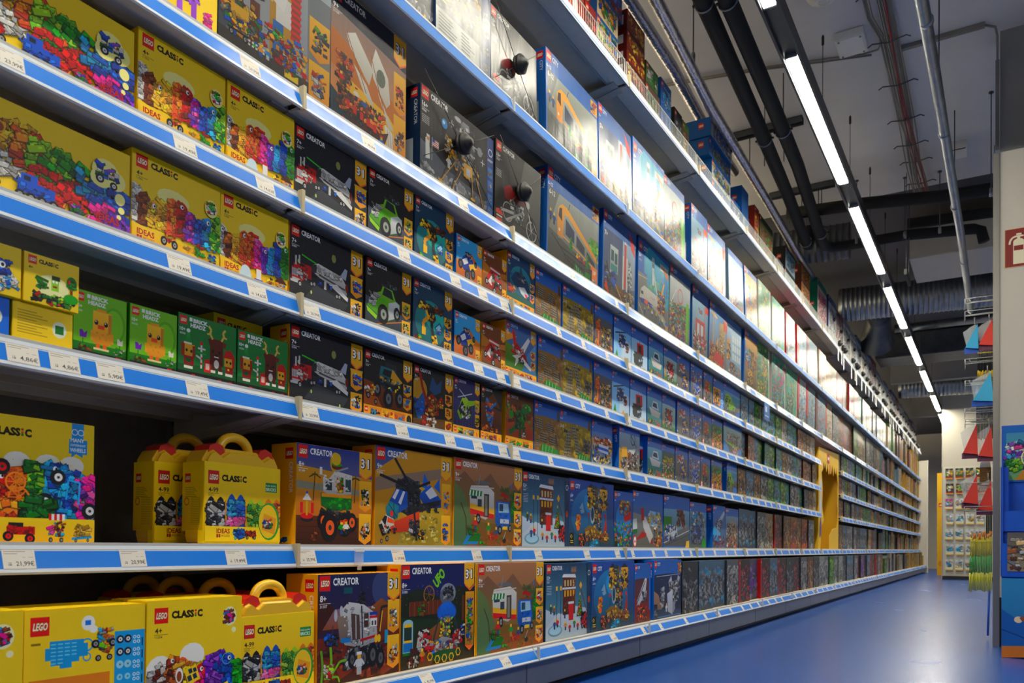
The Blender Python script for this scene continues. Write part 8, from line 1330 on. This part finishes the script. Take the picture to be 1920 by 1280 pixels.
# blue leaflet stand in front of it
r = empty('leaflet_stand', (.018, 4.62, 0)); WS = .44
b = MB(); b.box(0, .16, .44, WS, .166, 1.16, 'bluec'); b.box(0, .02, .0, .006, .16, .98, 'bluec'); b.box(WS-.006, .02, .0, WS, .16, .98, 'bluec'); b.box(.006, .14, 0, WS-.006, .146, .5, 'bluec'); b.build('body', r)
b = MB(); b.box(-.004, .06, .395, .030, .064, .94, 'bluec'); b.box(0, .0, .40, WS, .006, .56, 'bluec'); b.box(0, .0, .395, WS, .14, .401, 'bluec'); b.box(.006, .04, .62, WS-.006, .046, .72, 'bluec'); b.build('pocket', r)
b = MB(); b.prism([(0, .0), (WS, .03), (WS, .085), (0, .055)], 'y', -.004, .002, 'orangep'); b.box(0, .0, .055, WS, .004, .39, 'bluec')
a = Art(44, 33, '2a84b8', '1c6aa8'); a.poly([(0, 18), (8, 12), (16, 20), (22, 8), (44, 12), (44, 0), (0, 0)], '1458a8'); a.ell(7, 13, 1.8, 1.6, 'e0c8a0'); a.pl([(8, 13), (14, 17), (22, 18)], 2.2, '8a4c34'); a.bits(16, 14, 18, 16, ['2c3448', '384a60', '1c2434', 'c8a040'], 130, 1, 3.2, 4); a.line(0, 8, 20, 0, .6, '0c3c80'); art_faces(b, a, (0, 0, .058), (1, 0, 0), (0, 0, 1), (0, -1, 0), 'card', 2e-5); b.build('front_print', r)
a = Art(40, 28, '1464b4'); b = MB(); b.box(0, 0, 0, .40, .006, .28, 'card', lin('1464b4')); a.rect(1.4, .8, 37, 24, '3a8ab0', '6aa05c'); a.ell(8, 16, 7, 5, '8ab8c8'); a.bits(2, 12, 16, 8, PNK+WHT+PUR+CYN, 70, .8, 2.6, 3); a.poly([(5, .8), (18, .8), (30, 23), (22, 24.8)], 'd89a28', 'b87a1c'); a.bits(10, 3, 10, 16, BRN+ORG+PUR, 60, 1, 3, 5); a.bits(2, 6, 6, 5, LIM+GRN, 30, 1, 2.4, 6); a.ring(13, 12, 5, .5, 'e8e0a0', 18); a.text('playmobil', 13.5, 25.6, 1.7, 'f4f4f4', .03, 14)
art_faces(b, a, (0, 0, 0), (1, 0, 0), (0, 0, 1), (0, -1, 0), 'card', 2e-5); b.build('header_poster', r, (0.006, .150, .872))
tag(r, 'blue cardboard leaflet stand with a colourful poster at the right edge', 'stand')
for i, (x, z, lean) in enumerate(((.02, .402, 0), (.024, .404, .004), (.05, .47, .03))):
    b = MB(); w, h = (.21, .19) if i < 2 else (.21, .17); b.box(0, 0, 0, w, .0035, h, 'paper', lin('c8c4b8')); a = Art(w*100, h*100, '5a5450', '8a7a64'); a.bits(1, 1, w*100-2, h*100-4, GRY+TAN+BRN+['d8d0c0'], 90, .8, 2.8, 8+i); a.rect(w*45, h*78, w*30, h*18, 'd0281c'); a.text('SMILE', w*47, h*82, 1.6, 'f4d820', .03, w*26)
    art_faces(b, a, (0, 0, 0), (1, 0, 0), (0, 0, 1), (0, -1, 0), 'paper', 2e-5)
    o = b.build('leaflet', loc=(.022+x, 4.602+.008+.006+i*.014 if i < 2 else 4.64, .4+.003+(.02 if i < 2 else .01))); tag(o, f'grey printed booklet in the blue stand, {["frontmost", "second", "rear"][i]} one', 'booklet')

# hooks and hanging goods past the end panel, on the aisle face of the right-hand shelving
XW = -.020
b = MB(); b.box(XW, 5.14, 0, XW+.02, 7.6, 2.3, 'wallw')
tag(b.build('side_panel_wall'), 'pale back board carrying the hooks on the right', 'board')
def hook(y, z, label, L=.145, w=.09):
    b = MB(); x1 = XW-.001; x0 = XW-L
    for dz in (0, -.028): b.tube([(x1, y-w/2, z+dz), (x0, y-w/2, z+dz)], .0022, 'wire', 6)
    b.tube([(x1, y+w/2, z), (x0, y+w/2, z), (x0, y-w/2, z), (x0, y-w/2, z-.05)], .0026, 'wire', 6); b.tube([(x1, y, z-.012), (x0+.03, y, z-.012), (x0+.02, y, z+.006)], .0026, 'wire', 6); b.box(x0-.002, y-w/2-.012, z-.062, x0, y-w/2+.012, z-.03, 'clear')
    thing(b, 'display_hook', label, 'hook', 'chrome hooks on the right')
for i, (y, z) in enumerate(((5.46, 2.01), (5.44, 1.93), (5.5, 1.66), (5.5, 1.53), (5.46, 1.36), (5.5, 1.30), (5.46, .92), (5.44, .78))):
    hook(y, z, f'chrome wire hook on the right, {ORD[i]} from the top')
def cone(x, y, zt, zb, w, m, label, rz=0, tip=0.014):
    zt += .012; zb -= .012; r = empty('paper_cone_pack', (x, y, zb), rz); h = zt-zb
    b = MB(); P = [(-w/2, -.02, .012), (w/2, -.02, 0), (w/2, .02, 0), (-w/2, .02, .012), (w*.22+tip, 0, h)]
    b.mesh(P, [(0, 1, 4), (1, 2, 4), (2, 3, 4), (3, 0, 4), (3, 2, 1, 0)], m); b.build('cone', r)
    b = MB(); b.box(-w/2-.006, -.003, -.022, w/2, .003, .012, 'bluec' if m != 'conered' else 'cone_print'); b.prism([(-w/2-.014, h*.75), (-w/2+.01, 0), (w/2, 0), (w*.3, h+.005), (-w*.2, h*.9)], 'y', .022, .024, 'clear'); b.build('wrapper', r)
    b = MB(); b.tube([(w*.2, 0, h-.004), (w*.2, 0, h+.04)], .0022, 'wire', 5); b.build('hanger', r)
    tag(r, label, 'pack', 'paper cone packs on the hooks')
M['conered'] = mat('red_card', 'd02412', .5, noise=(9, .05)); M['coneblue'] = mat('light_blue_card', '18a0d0', .5, noise=(9, .05)); M['cone_print'] = mat('plum_card', '6a3050', .5, noise=(30, .3))
for x, y, zt, zb, w, m, lb in ((-.131, 5.5, 1.865, 1.735, .068, 'coneblue', 'light blue cone pack, topmost, beside a red one'), (-.058, 5.5, 1.88, 1.745, .074, 'conered', 'red cone pack, topmost, beside the light blue one'), (-.072, 5.44, 1.555, 1.405, .105, 'coneblue', 'lone light blue cone pack, halfway up the hooks'),
    (-.138, 5.5, 1.265, 1.105, .078, 'conered', 'red cone pack in the middle pair, left one'), (-.060, 5.5, 1.25, 1.085, .074, 'conered', 'red cone pack in the middle pair, right one'), (-.135, 5.42, .955, .805, .080, 'conered', 'red cone pack in the lowest pair, left one'), (-.062, 5.44, .925, .765, .076, 'conered', 'red cone pack in the lowest pair, right one')):
    cone(x, y, zt, zb, w, m, lb)
def sticks(x0, x1, y, z0, z1, cols, label, seed, tips=None, fan=0):
    R = random.Random(seed); b = MB(); n = int((x1-x0)/.0075)
    for i in range(n):
        x = x0+(x1-x0)*(i+.5)/n; yy = y+R.uniform(-.012, .012); zt = z1+R.uniform(-.01, .012); zc = z0+R.uniform(-.008, .008); xb = x+fan*((i+.5)/n-1)
        segs = [(zc+(zt-zc)*t0, zc+(zt-zc)*t1, c) for t0, t1, c in cols]
        for a0, a1, c in segs:
            t0, t1 = (a0-zc)/(zt-zc), (a1-zc)/(zt-zc); b.tube([(xb+(x-xb)*t0, yy, a0), (xb+(x-xb)*t1, yy, a1)], .0040, 'plain', 6, lin(c))
        if tips: b.tube([(x, yy, zt), (x+R.uniform(-.012, .012), yy, zt+.03)], .004, 'plain', 5, lin(tips))
    b.tube([(x0, y-.016, z1-.02), (x1, y-.016, z1-.02)], .003, 'plain', 5, lin(cols[0][2])); thing(b, 'stick_bundle', label, 'bundle')
sticks(-.105, -.024, 5.62, 1.57, 1.74, [(0, .25, 'd8b818'), (.25, 1, '24282c')], 'bundle of black sticks with yellow ends near the top hooks', 1)
sticks(-.112, -.024, 5.64, 1.20, 1.50, [(0, .5, '15181c'), (.5, 1, '1c3c6c')], 'bundle of black and blue sticks behind the middle cone packs', 2)
sticks(-.135, -.026, 5.46, .285, .595, [(0, .34, 'c8c820'), (.34, .66, '1a9a3c'), (.66, 1, 'c8bc18')], 'bundle of yellow and green sticks with orange tips, lowest on the hooks', 3, 'e88a18', .012)
sticks(-.058, -.026, 5.52, .62, .76, [(0, 1, '0f3a1c')], 'short dark green bundle above the yellow and green sticks', 4)
b = MB()
M['twine'] = mat('brown_twine', '6a4a20', .8, noise=(60, .3)); ribbed(b, (-.062, 5.56, .875), (-.062, 5.56, 1.02), .030, 'twine', .009, 14); b.lathe([(.030, 0), (.026, .03), (.012, .045)], (-.062, 5.56, 1.02), (0, 0, 1), 'white', 12); thing(b, 'twine_roll', 'brown twine roll with white top hanging between the cone packs', 'roll')
b = MB(); b.tube([(-.048, 5.52, .02), (-.040, 5.52, .29)], .006, 'bluec', 8); thing(b, 'blue_pole', 'thin blue pole standing beside the metal corner post', 'pole')

# far end: pegboard with packs, yellow banner
r = empty('pegboard', (-.84, 16.36, 0)); b = MB(); b.box(0, 0, .06, 1.5, .03, 2.02, 'cream'); [b.box(.02, -.002, .1+i*.09, 1.5, .001, .104+i*.09, 'deckdark') for i in range(21)]; b.build('board', r); b = MB(); b.box(-.012, -.01, 0, 0, .03, 2.02, 'alu'); b.build('frame', r); b = MB(); b.box(0, -.2, 0, 1.5, -.001, .055, 'black'); b.build('base', r)
tag(r, 'pale slatted display board at the far end of the aisle', 'board')
R = random.Random(3)
for j in range(7):
    for i in range(4):
        w, h = .12, .19; x = -.80+i*.158+(.01*(j % 2)); z = .16+j*.272
        if i == 3 and j in (0, 1): continue
        b = MB(); top = j >= 5; c = ('26262a', 'c8a828') if top else (('b83a80', 'd8d0d8') if j == 4 and i == 0 else ('c8d0cc', ['2a9ab0', 'd8901c', '4aa0c0', 'c8b090'][(i+j) % 4]))
        a = Art(w*100, h*100, c[0]); a.bits(2, 7, w*100-4, 8, ([c[1]]+WHT+(YEL_+GRN if top else CYN+TAN)), 22, 1.4, 4, j*5+i); a.rect(0, 0, w*100, 4.6, 'e0d8a0' if not top else '8a2418'); a.rect(0, 0, w*100, 1.6, 'e0a828'); a.rect(w*38, h*92, w*24, h*6, '8a8c90')
        b.box(0, 0, 0, w, .02, h, 'card', lin(c[0])); art_faces(b, a, (0, 0, 0), (1, 0, 0), (0, 0, 1), (0, -1, 0), 'card', 4e-5); b.tube([(w/2, .02, h*.94), (w/2, .058, h*.94)], .004, 'wire', 5)
        o = b.build('hanging_pack', loc=(x, 16.30, z)); tag(o, f'small hanging pack, {ORD[6-j]} row from the top, {ORD[i]} from the left on the far board', 'pack', 'small packs on the far board')
b = MB(); b.box(0, 0, 0, .30, .012, 2.1, 'plain', lin('e8b000')); a = Art(30, 210, 'e8b400', 'd89c08'); a.logo(3, 140, 8); a.ell(14, 40, 6, 8, 'c88410'); a.ell(6, 24, 4, 6, 'c88410'); art_faces(b, a, (0, 0, 0), (1, 0, 0), (0, 0, 1), (0, -1, 0), 'card', 1e-4)
tag(b.build('yellow_banner', loc=(-1.06, 18.6, 0)), 'tall yellow banner standing past the end of the rack', 'banner')
